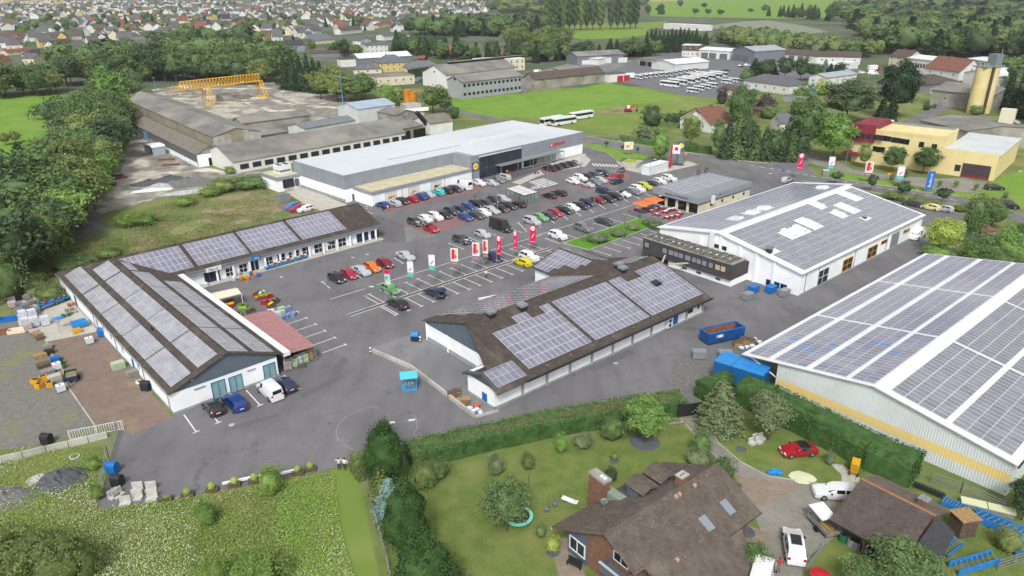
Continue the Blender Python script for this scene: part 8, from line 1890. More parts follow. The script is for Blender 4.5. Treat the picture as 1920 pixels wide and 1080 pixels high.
# storage yard beside the shop building
y7=lambda x,y:(x/9.6,530+y/9.6)
NMS={'g':'grey bags','b':'black-wrapped goods','n':'stone blocks','wb':'white bags','p':'pinkish bags','wood':'boards','woodd':'weathered boards'}
for x,y,c,h in((215,340,'g',1.2),(350,310,'b',1.5),(480,290,'n',.8),(585,255,'n',1.3),(690,225,'n',.9),(785,195,'n',.9),(235,440,'p',1.1),(345,430,'g',.8),(560,380,'g',.7),(470,480,'g',1.0),(360,540,'g',.9),(670,540,'g',.9),(430,660,'wb',1.6),(600,640,'wb',1.7),(470,760,'wb',1.4),(640,780,'wb',1.6),(830,760,'wb',1.6),(520,860,'p',1.4),(610,900,'p',.5),(680,950,'wood',.4),(730,1010,'woodd',.5)):
 n=max(2,int(h/.2));P=[('pallet','b',(-.62,-.62,0,.62,.62,.13),'woodd')]+[(('bag_layer' if c in 'gpwb' else 'layer'),'b',(-.6-.03*(j%2),-.58+.03*(j%2),.13+j*.2,.6-.03*(j%2),.6,.31+j*.2),c)for j in range(n)]
 bt('loaded_pallet',f'pallet of {NMS[c]} in the storage yard by the shop wall','pallet',y7(x,y),42+rnd.uniform(-6,6),P,'pallets in the storage yard')
bt('covered_stack','stack covered by a bright blue tarpaulin at the shop wall','covered stack',y7(1440,790),44,[('goods','b',(-1,-.9,0,1,.9,.9),'wood'),('tarpaulin','b',(-1.15,-1.05,.3,1.15,1.05,1.0),'tarp'),('tarp_ridge','r',((-1.0,0,1.0),(1.0,0,1.1),.7,.3),'tarp')])
bt('folded_canopy','bright blue canopy hanging from thin poles in the storage yard','canopy',y7(1080,900),30,[('canopy','o',((0,1.4,2.1),1.0,.7,.22,1,.35),'tarp'),('pole','c',(0,0,0,0,0,2.2,.04,.04,5),'s'),('pole','c',(1.9,.2,0,1.9,.2,2.2,.04,.04,5),'s'),('pole','c',(0,2.6,0,0,2.6,2.2,.04,.04,5),'s'),('rope','r',((0,0,2.15),(1.9,.2,2.15),.03,.03),'s')])
bt('wooden_crate','yellowish wooden crate below the blue tarpaulin stack','crate',y7(1390,900),42,[('crate_body','b',(-.6,-.5,.1,.6,.5,.7),'y'),('runner','b',(-.6,-.45,0,-.4,.45,.1),'wood'),('runner','b',(.4,-.45,0,.6,.45,.1),'wood')])
for(u,v),lb in(((169,644),'white liquid container on a pallet near the shop wall'),(z1(462,775),'white liquid container beside the blue box trailer'),(z1(432,610),'white crate beside the green barrels')):
 bt('liquid_container',lb,'container',(u,v),42,[('pallet','b',(-.6,-.5,0,.6,.5,.14),'woodd'),('tank','b',(-.56,-.46,.16,.56,.46,1.1),'w'),('cap','c',(0,0,1.1,0,0,1.17,.12,.12),'dk')]+[('cage_bar','b',(-.59,-.49,.3+.25*k,.59,.49,.33+.25*k),'s')for k in range(4)])
bt('plant_table','long blue edged plant table crowded with pots','plant table',y7(1000,400),62,[('table_top','b',(-3,-.6,.7,3,.6,.78),'blue'),('table_top','b',(-2.4,.9,.7,2.6,2.0,.78),'blue')]+[('leg','b',(x,-.5,0,x+.08,.5,.7),'s')for x in(-2.8,0,2.7)]+[('potted_plant','o',((-2.7+.6*k,.1*(k%3)+(1.3 if k%2 else 0),1.0),.32,.32,.3,1,.3,0,k),('gr','lf','red','lf','tc')[k%5])for k in range(10)])
for k,(x,y)in enumerate(((1230,300),(1290,420),(1250,520),(1310,560),(1190,620))):bt('garden_pot_group',('green tubs','terracotta balls','grey planters','stone trough','green crate')[k]+' standing along the shop wall in the storage yard','planter',y7(x,y),40,[('pot','c',(-.35,0,0,-.35,0,.6,.3,.4),('gr','tc','n','n','gr')[k]),('pot','c',(.5,.2,0,.5,.2,.5,.28,.36),('red','tc','g','c','gr')[k])])
for(u,v),c,lb in((z1(420,545),'blue','bright blue crate in the junk row'),(z1(375,490),'dk','dark box in the junk row'),(z1(360,455),'n','grey stone trough in the junk row')):bt('crate',lb,'crate',(u,v),30,[('crate_body','b',(-.65,-.45,0,.65,.45,.65),c),('rim','b',(-.7,-.5,.6,.7,.5,.68),c)])
for x,y in((482,600),(465,572)):bt('barrel','green barrel beside the white crate in the junk row','barrel',z1(x,y),0,[('barrel_body','c',(0,0,0,0,0,.85,.3,.3,14),'gr'),('lid','c',(0,0,.85,0,0,.9,.32,.32,14),'dk')])
for k,(x,y,s)in enumerate(((270,715,.9),(330,690,.8),(300,745,.9),(375,735,.9))):bt('yellow_tub','yellow plastic tub in the heap on the gravel yard','tub',z1(x,y),k*40,[('tub','b',(-.6*s,-.45*s,0,.6*s,.45*s,.75),'y'),('tub_opening','b',(-.45*s,-.3*s,.75,.45*s,.3*s,.77),'dk')],'yellow tubs on the gravel yard')
for k,(x,y)in enumerate(((890,600),(1000,665),(330,590),(360,640),(410,680),(305,520))):bt('pallet_stack',('glass block pallet stack','low slab stack','old pallet pile','stone pile','grey block pile','timber pile')[k]+(' beside the shop wall' if k<2 else ' along the edge of the paved yard'),'pallet stack',z1(x,y),42,[('layer','b',(-.9,-.6,.22*j,.9,.6,.22*j+.17),('lg','n','woodd','n','c','wood')[k])for j in range(5 if k<2 else 3)])
for(u,v),c,lb in((z1(775,360),'blue','blue wheeled bin at the shop wall'),(z1(1100,765),'dk','grey bin at the shop wall'),((213,886),'blue','bright blue wheeled waste container by the mobile fence'),((222,910),'dk','black wheeled waste container by the mobile fence'),(z2(1195,395),'dk','dark waste container with blue lid beside the central store'),(z5(360,0)if 0 else(90,832),'dk','black waste container behind the low concrete wall')):
 bt('waste_container',lb,'waste container',(u,v),-10,[('bin_body','b',(-.6,-.5,.15,.6,.5,1.05),c),('lid','c',(-.62,0,1.05,.62,0,1.05,.52,.52,12),'tarp' if 'blue lid' in lb else c)]+[('wheel','c',(x,y_,.1,x+.08,y_,.1,.1,.1,8),'dk')for x in(-.5,.4)for y_ in(-.4,.4)])
def fence(px,h,label,name='fence',post='s',rails=3,step=2.5,m_='s',slats=0):
 P=[G(*q)for q in px];O=P[0];r=thing(name,label,'fence',O)
 for a,b in zip(P,P[1:]):
  n=max(1,round((b-a).length/step));z_=Vector((0,0,1))
  for k in range(n+1):c=a.lerp(b,k/n)-O;m=MB();m.bar(c,c+z_*h,.07,.07);ob('post',(m,MT[post]),r)
  for j in range(rails):m=MB();zz=z_*(h*(j+.5)/rails if not slats else h*(.12 if j==0 else .95));m.bar(a-O+zz,b-O+zz,.05,.05);ob('rail',(m,MT[m_]),r)
  for k in range(int((b-a).length/slats)if slats else 0):c=a+(b-a).normalized()*slats*(k+.5)-O;m=MB();m.bar(c+z_*h*.1,c+z_*h,.05,.05);ob('slat',(m,MT[m_]),r)
fence([(132,826),(232,806)],1.5,'white slatted sliding gate on the low concrete wall',post='w',m_='w',rails=2,slats=.28)
fence([(190,930),(205,862),(221,814)],2,'galvanised mobile fence beside the waste containers',rails=4);fence([(690,915),(700,960),(722,1040),(735,1100)],1.5,'grey wire fence below the pines',rails=4)
fence([(1345,1100),(1420,1050),(1440,1026)],.0,'x')if 0 else fence([(1510,1075),(1545,1028)],1.0,'low wire gate beside the driveway',rails=3);fence([(1745,905),(1800,925),(1880,960)],1.6,'galvanised rails along the corrugated warehouse',rails=5);fence([(1870,1070),(1960,1040)],1.5,'wire fence at the lower right edge',rails=4)
fence([(925,222),(1000,238)],1.2,'thin wire fence along the bright field',rails=2,step=3);fence([(1100,248),(1165,262)],1.2,'grey mesh fence beside the road',rails=3)
def wall(px,wd,h,label,m_='c',name='low_wall'):
 P=[G(*q)for q in px];r=thing(name,label,'wall',P[0])
 for a,b in zip(P,P[1:]):
  n=max(1,round((b-a).length/2.5))
  for k in range(n):m=MB();p,q=a.lerp(b,(k+.02)/n)-P[0],a.lerp(b,(k+.98)/n)-P[0];m.bar(p+Vector((0,0,h/2)),q+Vector((0,0,h/2)),wd,h);ob('block',(m,MT[m_]),r)
wall([(-60,880),(0,868),(130,838),(203,820)],.3,.9,'low grey concrete wall at the lower left');wall([(698,660),(770,690),(890,783)],.35,.6,'low concrete retaining wall before the central store');wall([(890,783),(935,772)],.35,.3,'short kerb wall at the rubble bags')
for(u,v),lb in(((695,662),'striped bollard at the end of the low retaining wall'),(z2(1232,405),'striped bollard beside the dark waste container'),(z6(833,495),'black and yellow bollard at the supermarket corner'),(z7(550,95),'yellow bollard at the end of the supermarket')):bt('bollard',lb,'bollard',(u,v),0,[('band','c',(0,0,.25*j,0,0,.25*j+.25,.16,.16,10),'w' if j%2 else 'dk')for j in range(4)])
for k,(u,v)in enumerate(((258,921),(283,920),(257,935),(285,936))):bt('concrete_block','white angled concrete block on the asphalt corner','concrete block',(u,v),8,[('slab','b',(-.6,.2,0,.6,.36,1.1),'pc'),('foot','b',(-.6,-.4,0,.6,.2,.2),'pc')],'white concrete blocks')
for u,v,z_ in((215,932,60),(224,930,70),(235,946,10)):bt('concrete_block','white angled concrete block leaning by the meadow edge','concrete block',(u,v),z_,[('slab','b',(-.6,.2,0,.6,.33,1.0),'pc'),('foot','b',(-.6,-.3,0,.6,.2,.2),'pc')],'white leaning blocks')
for k,(u,v)in enumerate(((352,931),(398,921),(440,911),(478,904),(478+81,889),(582,882),(312,938))):bt('planter_box','brown trough with clipped box ball on the asphalt edge','planter',(u,v),12,[('trough','b',(-.7,-.35,0,.7,.35,.45),'woodd')]+([('box_ball','o',((0,0,.75),.42,.42,.45,2,.08,0,k),'leaves_yellow_green')]if k<6 else[('plant','o',((0,0,.5),.5,.25,.15,1,.3),'weed_leaves')]),'planters on the asphalt edge')
for a,b in(((418,912),(474,900)),((485,898),(497,896)),((527,893),(556,886))):A,B=G(*a),G(*b);r=thing('guard_rail','white guard rail between the planters on the asphalt edge','guard rail',A);m=MB();m.bar(Vector((0,0,.4)),B-A+Vector((0,0,.4)),.3,.25);ob('rail',(m,WHITEM),r);m=MB();m.bar((0,0,0),(0,0,.4),.1,.1);m.bar(B-A,B-A+Vector((0,0,.4)),.1,.1);ob('post',(m,STEEL),r)
# container, skips and blue semitrailer
MT['royal']=mat('container_blue','#1f5596',.5,'#1a4a86',.6,4)
A,B=G(*z3(1470,435)),G(*z3(1740,375));d=(B-A);ang=math.degrees(math.atan2(d.y,d.x));L_=d.length
P=[('floor','b',(0,0,.15,L_,2.4,.3),'dk'),('side_wall','b',(0,0,.3,L_,.1,2.0),'royal'),('side_wall','b',(0,2.3,.3,L_,2.4,2.0),'royal'),('end_wall','b',(0,.1,.3,.1,2.3,2.0),'royal'),('end_wall','b',(L_-.1,.1,.3,L_,2.3,2.0),'royal'),('rust_lining','b',(.12,.12,.32,L_-.12,2.28,.5),'rusty_steel'),('rust_lining','b',(.1,2.24,.5,L_-.1,2.295,1.9),'rusty_steel'),('rust_lining','b',(.1,.105,.5,L_-.1,.16,1.85),'rusty_steel'),('sticker','b',(1.6,-.02,1.1,2.9,0,1.6),'w'),('rim','b',(-.05,-.06,2.0,L_+.05,.14,2.12),'blue'),('rim','b',(-.05,2.26,2.0,L_+.05,2.46,2.12),'blue'),('rim','b',(-.05,.14,2.0,.15,2.26,2.12),'blue'),('rim','b',(L_-.15,.14,2.0,L_+.05,2.26,2.12),'blue')]
bt('roll_off_container','long open deep blue roll-off container with rusty inside','container',tuple(A),ang,P+[('rib','b',(.8+k*.95,-.07,.3,.9+k*.95,0,2.0),'royal')for k in range(6)])
for(u,v),c,lb in((z3(1400,525),'s','grey waste skip on the gravel verge'),(z3(1595,530),'s','grey waste skip with grid lid behind the blue semitrailer'),(z3(1765,85),'s','grey lidded skip before the white hall'),((1470,555),'s','dark grey skip at the hall corner'),((1445,548),'blue','blue skip at the hall corner'),((1412,548),'blue','bright blue skip beside the annexe')):bt('waste_skip',lb,'skip',(u,v),40 if u>1395 else-5,[('skip_body','b',(-1,-.65,.15,1,.65,1.25),c),('lid','b',(-1.05,-.7,1.25,1.05,.7,1.33),c),('rib','b',(-1.03,-.1,.2,1.03,.1,1.2),c),('wheel','c',(-.8,-.5,.1,-.8,.5,.1,.1,.1),'dk'),('wheel','c',(.8,-.5,.1,.8,.5,.1,.1,.1),'dk')])
A,B=G(1347,712),G(1418,728);d=B-A;MT['cover']=mat('blue_truck_cover','#21619f',.5,'#1c5893',.5,3)
P=FW.at(1395,690);cx=G(1388,722)
bt('semitrailer','big blue covered semitrailer parked under the warehouse canopy','trailer',(cx.x,cx.y,0),-38,[('cover','b',(-3.6,-1.9,.8,3.6,1.9,3.6),'cover'),('cover_roof','b',(-3.63,-1.93,3.6,3.63,1.93,3.68),'tarp'),('chassis','b',(-3.5,-1.5,.5,3.5,1.5,.8),'dk'),('strap','b',(-1.0,-1.95,.8,-.95,1.95,3.7),'dk')]+[('wheel','c',(x,y_,.45,x,y_+.3,.45,.45,.45,12),'dk')for x in(-2.6,-1.5)for y_ in(-1.7,1.4)])
for k,(x,y)in enumerate(((1690,440),(1740,410),(1790,420),(1820,400),(1850,420),(1870,440),(1800,450),(1760,455),(1720,465))):bt('rubble_bag' if k>2 else 'cardboard_box',('white sack in the heap behind the roll-off container' if k>2 else 'brown box in the heap behind the roll-off container'),'sack' if k>2 else 'box',z3(x,y),k*20,[('sack','o',((0,0,.35),.55,.5,.4,1,.2,0,k),'wb')]if k>2 else[('box_body','b',(-.6,-.5,0,.6,.5,.9),'wood'),('rim','b',(-.63,-.53,.85,.63,.53,.92),'woodd')],'sacks behind the roll-off container' if k>2 else 'boxes behind the roll-off container')
# cage, pallets and sacks before the central store
bt('gas_cage','turquoise roofed blue cage with grey bottles on the asphalt','cage',z2(1150,745),10,[('roof','b',(-1.25,-1.1,2.0,1.25,1.1,2.08),'tq'),('floor','b',(-1.1,-1,0,1.1,1,.08),'teal')]+[('corner_post','b',(x,y_,.08,x+.08,y_+.08,2.0),'teal')for x in(-1.1,1.02)for y_ in(-1,.92)]+[('grid_bar','b',(-1.1+.2*k,-1,.08,-1.07+.2*k,-.97,2),'teal')for k in range(11)]+[('grid_bar','b',(1.07,-1+.2*k,.08,1.1,-.97+.2*k,2),'teal')for k in range(10)]+[('grey_sack','o',((-.5+.5*k,-.2,.6),.35,.5,.55,1,.2,0,k),'s')for k in range(3)])if MT.setdefault('tq',mat('turquoise_sheet','#5fd3e6',.5))else None
for x,y,h in((1468,815,5),(1505,800,5),(1520,850,2),(1575,870,6)):bt('pallet_stack','stack of wooden pallets at the annexe of the central store','pallet stack',z2(x,y),5,[('pallet','b',(-.6,-.45,.17*j,.6,.45,.17*j+.13),'wood' if j%2 else 'woodd')for j in range(h)],'pallets by the central store')
for k,(x,y)in enumerate(((1600,915),(1625,935),(1655,925),(1685,945),(1650,900),(1665,885))):bt('rubble_sack','white sack in the heap by the low wall' if k<4 else 'brown sack in the heap by the low wall','sack',z2(x,y),k*30,[('sack','o',((0,0,.3),.5,.45,.35,1,.22,0,k),'wb' if k<4 else 'tc')],'sacks by the low wall')
bt('advert_panel','white beam lying beside the central store roof','beam',z2(1750,75),25,[('beam_body','b',(-2.2,-.2,0,2.2,.2,.35),'w'),('foot','b',(-2,-.3,0,-1.8,.3,.1),'s')])
# garden store canopy
zg=lambda x,y:(380+x/6.354,530+y/6.354)
c4=[G(*zg(x,y),z)for x,y,z in((440,410,3.1),(745,335,2.6),(1345,755,2.6),(945,870,3.1))];r=thing('garden_store','open garden store with pinkish-red tile-look roof beside the shop building','garden store',(c4[3].x,c4[3].y,0));O=Vector((c4[3].x,c4[3].y,0));e1,e2=c4[0]-c4[3],c4[2]-c4[3]
RT=mat('pinkish_red_roof_sheet','#b88a8a',.7,'#ac7e7f',1.2,3)
for j in range(16):
 f0,f1=j/16,(j+1)/16;m=MB();up_=Vector((0,0,.05));a,b=c4[3]+e1*f0-O,c4[3]+e1*f1-O;m.poly([a,a+e2,b+e2-up_,b-up_]);m.poly([b-up_,b+e2-up_,b+e2,b]);ob('roof_sheet',(m,RT),r)
 m=MB()
 for k in range(13):s0=a+e2*((k+.5)/13);m.bar(s0+up_*.4,s0+(b-a)+up_*.2,.16,.07)
 ob('roof_wave',(m,RT),r,kind='stuff')
for f in(0,.33,.66,1):
 for g_ in(.05,.97):p=c4[3]+e1*f+e2*g_-O;m=MB();m.cyl((p.x,p.y,0),(p.x,p.y,p.z),.06,n=6);ob('post',(m,STEEL),r)
for zz in(.6,1.4,2.2):m=MB();a,b=c4[3]-O,c4[2]-O;a.z=b.z=zz;m.bar(a,b,.05,.05);a,b=c4[2]-O,c4[1]-O;a.z=b.z=zz;m.bar(a,b,.05,.05);ob('rail',(m,STEEL),r)
for k,(f,g_,c)in enumerate(((.06,.18,'p'),(.06,.38,'lg'),(.07,.52,'wb'),(.07,.72,'lg'),(.07,.88,'wood'),(.2,.3,'g'),(.2,.6,'dk'),(.2,.85,'wood'))):p=c4[3]+e1*f+e2*g_;bt('loaded_pallet',f'pallet of {("pink bags","light green bags","white bags","green-white bags","yellowish logs","grey bags","dark goods","firewood")[k]} inside the open garden store','pallet',(p.x,p.y,0),20,[('bag_layer','b',(-.55,-.5,.1+.28*j,.55,.5,.35+.28*j),c)for j in range(5)])
bt('planter_box','brown planter at the corner of the open garden store','planter',zg(1180,1010),20,[('trough','b',(-.6,-.3,0,.6,.3,.4),'woodd'),('plant','o',((0,0,.5),.5,.3,.25,1,.3),'lf')])
p0,p1,p2,p3=(G(*zg(x,y),2.4)for x,y in((70,130),(385,62),(460,130),(160,205)));r=thing('market_tent','cream market tent with sloping canvas roof between the shops','tent',(p3.x,p3.y,0));O=Vector((p3.x,p3.y,0));m=MB();rg_=[(p0+p3)/2+Vector((0,0,.5)),(p1+p2)/2+Vector((0,0,.5))];m.poly([p-O for p in(p3,p2,rg_[1],rg_[0])]);m.poly([p-O for p in(rg_[0],rg_[1],p1,p0)]);m.poly([p-O for p in(p2,p1,rg_[1])]);ob('canvas',(m,MT['cream']),r)
for p in(p0,p1,p2,p3):m=MB();m.cyl((p.x-O.x,p.y-O.y,0),(p.x-O.x,p.y-O.y,2.4),.06,n=6);ob('post',(m,WHITEM),r)
for k,(x,y,pc,fc)in enumerate(((645,150,'red','lf'),(480,300,'lime','lf'),(410,400,'lime','lf'),(575,350,'woodd','lf'),(330,290,'red','ye'),(675,205,'woodd','or'),(745,255,'red','mg'),(815,290,'woodd','ye'),(790,180,'red','tc'),(715,150,'lime','wb'),(330,250,'lime','mg'),(870,240,'woodd','dk'))):bt('flower_display',{'red':'red','lime':'lime green','woodd':'wooden'}[pc]+' planter with '+{'lf':'leafy plants','ye':'yellow flowers','or':'orange flowers','mg':'magenta flowers','tc':'reddish flowers','wb':'white flowers','dk':'dark plants'}[fc]+' outside the shops','planter',zg(x,y),rnd.uniform(0,60),[('pot','b',(-.7,-.45,0,.7,.45,.55),pc),('soil','b',(-.62,-.38,.55,.62,.38,.57),'dk')]+[('flowers','o',((-.4+.4*j,.1*(j-1),.72),.34,.34,.25,1,.3,0,j+k),fc if j!=1 else('lf' if fc!='ye' else 'ye'))for j in range(3)])
for k,(x,y,c)in enumerate(((815,360,'wb'),(890,385,'wb'),(940,370,'lg'),(940,330,'lg'),(1005,330,'blb'),(945,440,'blb'),(1020,410,'blb'),(1085,395,'blb'))):bt('bag_pile',f'pile of {dict(wb="white",lg="pale green",blb="blue")[c]} bags in the bays beside the garden store','bag pile',zg(x,y),20+k*9,[('bag','b',(-.6+.04*(j%2),-.4,.17*j,.6,.4-.05*(j%2),.17*j+.15),c)for j in range(4)])
for k in range(9):x,y=1200+k*75,560-k*22;bt('sales_table','blue framed sales table with goods before the shop windows','sales table',fz(x,y+30),47,[('table_top','b',(-.7,-.45,.7,.7,.45,.78),'teal')]+[('leg','b',(s_*.6-.04,-.4,0,s_*.6+.04,.4,.7),'teal')for s_ in(-1,1)]+[('goods','o',((-.4+.4*j,0,.95),.28,.35,.22,1,.3,0,j+k),('wb','blue','p','lg','mg','or')[(j+k*2)%6])for j in range(3)],'sales tables before the shop windows')
for k,(x,y,c)in enumerate(((620,770,'wb'),(745,780,'tc'),(800,740,'lime'),(845,760,'or'),(720,690,'p'),(985,690,'or'),(1030,710,'blue'),(905,680,'blue'),(150,870,'w'))):bt('display_item',('white big bag','terracotta pots','lime green cans','orange tubs','pinkish basket','orange chair','bright blue chair','blue basket','white side table')[k]+' before the shop doors','display item',fz(x,y),30,[('body','o',((0,0,.5),.5,.45,.5,1,.2,0,k),c),('base','b',(-.3,-.3,0,.3,.3,.2),c)])
# trolley shelter
zt5=lambda x,y:(870+x/7.68,250+y/7.68)
c4=[G(*zt5(x,y),2.5)for x,y in((610,795),(800,745),(1065,845),(865,895))];O=Vector((c4[3].x,c4[3].y,0));r=thing('trolley_shelter','glass trolley shelter with white panel roof on the car park','shelter',O)
for i in range(4):
 for j in range(2):m=MB();f=lambda s,t_:(c4[0]*(1-s)+c4[2-0]*0+c4[3]*s)*(1-t_)+(c4[1]*(1-s)+c4[2]*s)*t_-O;m.poly([f((i+.03)/4,(j+.03)/2),f((i+.97)/4,(j+.03)/2),f((i+.97)/4,(j+.97)/2),f((i+.03)/4,(j+.97)/2)]);ob('roof_panel',(m,MATS['opal_plastic']),r)
m=MB()
for a,b in zip(c4,c4[1:]+c4[:1]):m.bar(a-O-Vector((0,0,.08)),b-O-Vector((0,0,.08)),.12,.14)
ob('roof_frame',(m,DARK),r);gs=mat('shelter_glass','#9fb0b5',.1,spec=.6,alpha=.45)
for a,b in((c4[3],c4[2]),(c4[0],c4[3])):
 for k in range(4):
  p,q=a.lerp(b,k/4)-O,a.lerp(b,(k+1)/4)-O;m=MB();m.cyl((p.x,p.y,0),(p.x,p.y,2.4),.05,n=5);ob('post',(m,DARK),r);m=MB();m.poly([(p.x,p.y,.2),(q.x,q.y,.2),(q.x,q.y,2.2),(p.x,p.y,2.2)]);ob('glass_pane',(m,gs),r)
for k in range(3):p=(c4[0]+c4[2])/2-O+(c4[2]-c4[1])*(.12*k-.15);m=MB();m.box(p.x-1.2,p.y-.25,.3,p.x+1.2,p.y+.25,1.0);bt('trolley_row','row of shopping trolleys in the glass shelter','shopping trolleys',(O.x+p.x,O.y+p.y,0),30,[('basket','b',(-1.2,-.25,.5,1.2,.25,1.0),'s'),('frame_rail','b',(-1.3,-.2,.1,1.2,.2,.2),'s'),('handle','b',(-1.35,-.25,1.0,-1.3,.25,1.05),'red')],'trolley rows')
# cafe terrace
MT['orange']=ORANGE
for k,pts in enumerate((((980,410),(1075,392),(1148,420),(1062,446)),((898,442),(985,421),(1062,447),(985,473)))):
 P=[G(*z7(*q),2.7)for q in pts];c=sum(P,Vector())/4;r=thing('parasol','orange square parasol on the cafe terrace','parasol',(c.x,c.y,0));m=MB();O=Vector((c.x,c.y,0));ap=Vector((0,0,3.1))
 for a,b in zip(P,P[1:]+P[:1]):m.poly([a-O,b-O,ap])
 ob('canopy',(m,ORANGE),r);m=MB();m.cyl((0,0,0),(0,0,3.1),.06,n=6);ob('pole',(m,STEEL),r)
for k,(x,y)in enumerate(((940,500),(1000,490),(1045,515),(1078,500),(1120,490),(1150,520),(1180,505),(1205,500),(1085,540),(1160,565),(1197,558),(1237,550),(1255,530))):bt('terrace_table','table with red seats on the cafe terrace','table',z7(x,y),48,[('table_top','b',(-.9 if k in(5,6,7)else-.4,-.35,.7,.9 if k in(5,6,7)else .4,.35,.75),'w'),('leg','b',(-.05,-.05,0,.05,.05,.7),'s'),('seat','b',(-.6,-.85,.0,.6,-.5,.48),'red'),('seat','b',(-.6,.5,0,.6,.85,.48),'red')],'tables of the cafe terrace')
wall([z7(872,510),z7(960,550),z7(1130,580)],.35,.8,'low grey terrace wall of the cafe','g')
# bottle store, pylons, board
bt('bottle_store','white metal store cabinet beside the pylons','store',tuple(FR.w(*FR.at(*z7(1070,210)).xy)),90-FR.deg,[('store_body','b',(-5,-1.5,0,5,1.5,2.6),'w'),('roof','b',(-5.1,-1.6,2.6,5.1,1.6,2.75),'w'),('joint','b',(-.02,-1.52,0,.02,-1.5,2.6),'s')])
P=G(*z7(900,165));bt('planted_wall','low pale planter wall with yellow sedum roof by the pavement','planter',(P.x,P.y,0),60,[('wall_body','b',(-3.2,-2.6,0,3.2,2.6,1.5),'c'),('sedum','o',((0,.3,1.5),2.6,1.9,.22,2,.15),'yellow_green_sedum')])if mat('yellow_green_sedum','#aab02c',.95,'#8d9a35',2,4)else None
bt('sign_pylon','tall red pylon with white angled drugstore sign','sign',z7(1188,178),-15,[('pylon_post','b',(-.25,-.2,0,.25,.2,7.2),'red'),('sign_board','b',(.26,-.15,4.6,2.6,.15,7.3),'w'),('emblem','c',(1.4,-.15,6.1,1.4,-.18,6.1,.6,.6,18),'sign_red')])
t_=bt('sign_pylon','tall grey pylon with round yellow logo and opening hours','sign',z7(1258,160),-15,[('pylon_body','b',(-1.1,-.25,0,1.1,.25,7.6),'slate_cladding'),('base','b',(-1.2,-.3,0,1.2,.3,.4),'dk')]+[('text_bar','b',(-.8,-.28,1.2+.55*k,.8,-.25,1.5+.55*k),'s')for k in range(6)]);round_logo(t_,(0,-.26,6.4),1.0)
bt('poster_board','tilted poster board with yellow baked goods print beside the road','poster',z7(872,85),10,[('post','b',(-.1,-.1,0,.1,.1,2),'s'),('board','b',(-1.6,-.1,2,1.6,.1,4.6),'poster_paper'),('print','o',((-.4,-.11,3.1),.9,.02,.6,1,.15),'print1'),('print','o',((.7,-.11,3.9),.6,.02,.4,1,.1),'yellow_print')])
bt('garden_gate','black solid sliding gate at the driveway','gate',(1272,782),12,[('gate_panel','b',(.1+k*.55,-.06,.05,.63+k*.55,.06,1.9),'dk')for k in range(9)]+[('gate_post','b',(-.15,-.15,0,.1,.15,2.1),'dk'),('gate_post','b',(5.05,-.15,0,5.3,.15,2.1),'dk')])
bt('stone_wall_bed','grey stone bed at the gate post','stone bed',(1270,795),10,[('stone','o',((-1+.5*j,.1*(j%2),.15),.3,.3,.2,1,.3,0,j),'n')for j in range(5)])
# garden things
MT['mint']=mat('mint_padding','#86e0c0',.6)
r=bt('trampoline','round trampoline with mint green edge under the walnut tree','trampoline',(972,975),0,[('jump_mat','c',(0,0,.6,0,0,.62,1.3,1.3,24),'dk')]+[('leg','b',(1.3*math.cos(a),1.3*math.sin(a),0,1.3*math.cos(a)+.06,1.3*math.sin(a)+.06,.6),'s')for a in(0,1.57,3.14,4.71)]);m=MB()
for k in range(24):
 a,b=2*math.pi*k/24,2*math.pi*(k+1)/24;f=lambda t_,q,z:(q*math.cos(t_),q*math.sin(t_),z);m.poly([f(a,1.25,.66),f(a,1.62,.64),f(b,1.62,.64),f(b,1.25,.66)]);m.poly([f(a,1.62,.5),f(b,1.62,.5),f(b,1.62,.64),f(a,1.62,.64)])
ob('edge_padding',(m,MT['mint']),r)
for(x,y),lb in((z7b,l)for z7b,l in((q7(262,600),'grey garden chair nearer the trampoline'),(q7(322,560),'grey garden chair nearer the lounger'))):bt('garden_chair',lb+' on the lawn','chair',(x,y),30,[('seat','b',(-.25,-.25,.4,.25,.25,.45),'g'),('backrest','b',(.2,-.25,.45,.26,.25,.95),'g')]+[('leg','b',(a,b,0,a+.04,b+.04,.4),'g')for a in(-.24,.2)for b in(-.24,.2)])
bt('sun_lounger','white sun lounger on the lawn above the house','lounger',q7(430,530),-25,[('lying_surface','r',((-.9,0,.5),(.5,0,.3),.65,.07),'w'),('lying_surface','r',((.5,0,.3),(1.0,0,.35),.65,.07),'w')]+[('leg','b',(a,-.28,0,a+.05,.28,.35),'s')for a in(-.6,.6)])
bt('garden_post','thin green post on the garden lawn','post',q7(125,440),0,[('pole','c',(0,0,0,0,0,2.2,.04,.04,6),'gr'),('cap','c',(0,0,2.2,0,0,2.25,.06,.06,6),'gr')]);bt('terracotta_pot','terracotta pot beside the driveway gate','pot',z3(1530,1045),0,[('pot','c',(0,0,0,0,0,.7,.28,.34,12),'tc'),('rim','c',(0,0,.7,0,0,.78,.38,.38,12),'tc')])
bt('black_bench','black garden bench on the patio at the brick house','bench',q7(465,1010),-35,[('seat','b',(-.8,-.25,.4,.8,.25,.46),'dk'),('backrest','b',(-.8,.22,.5,.8,.27,.95),'dk')]+[('leg','b',(a,-.22,0,a+.05,.22,.4),'dk')for a in(-.75,.7)])
for k,(x,y,a,b)in enumerate(((995,75,2.0,1.5),(1615,18,.6,.5),(1720,130,.7,.6),(765,220,.6,.45),(305,905,.7,.5),(1440,170,1.2,.9),(1760,750,.9,2.4))):m=MB();P=G(*q7(x,y));m.cyl((0,0,-.02),(0,0,.05),a,a*.95,18);tag(ob('mulch_bed',(m,mat('dark_slate_chips','#55565c',.95,'#6a6b70',3,5,bump=.8,bscale=10)),None,P),'round bed of dark slate chips in the garden','bed','slate chip beds')
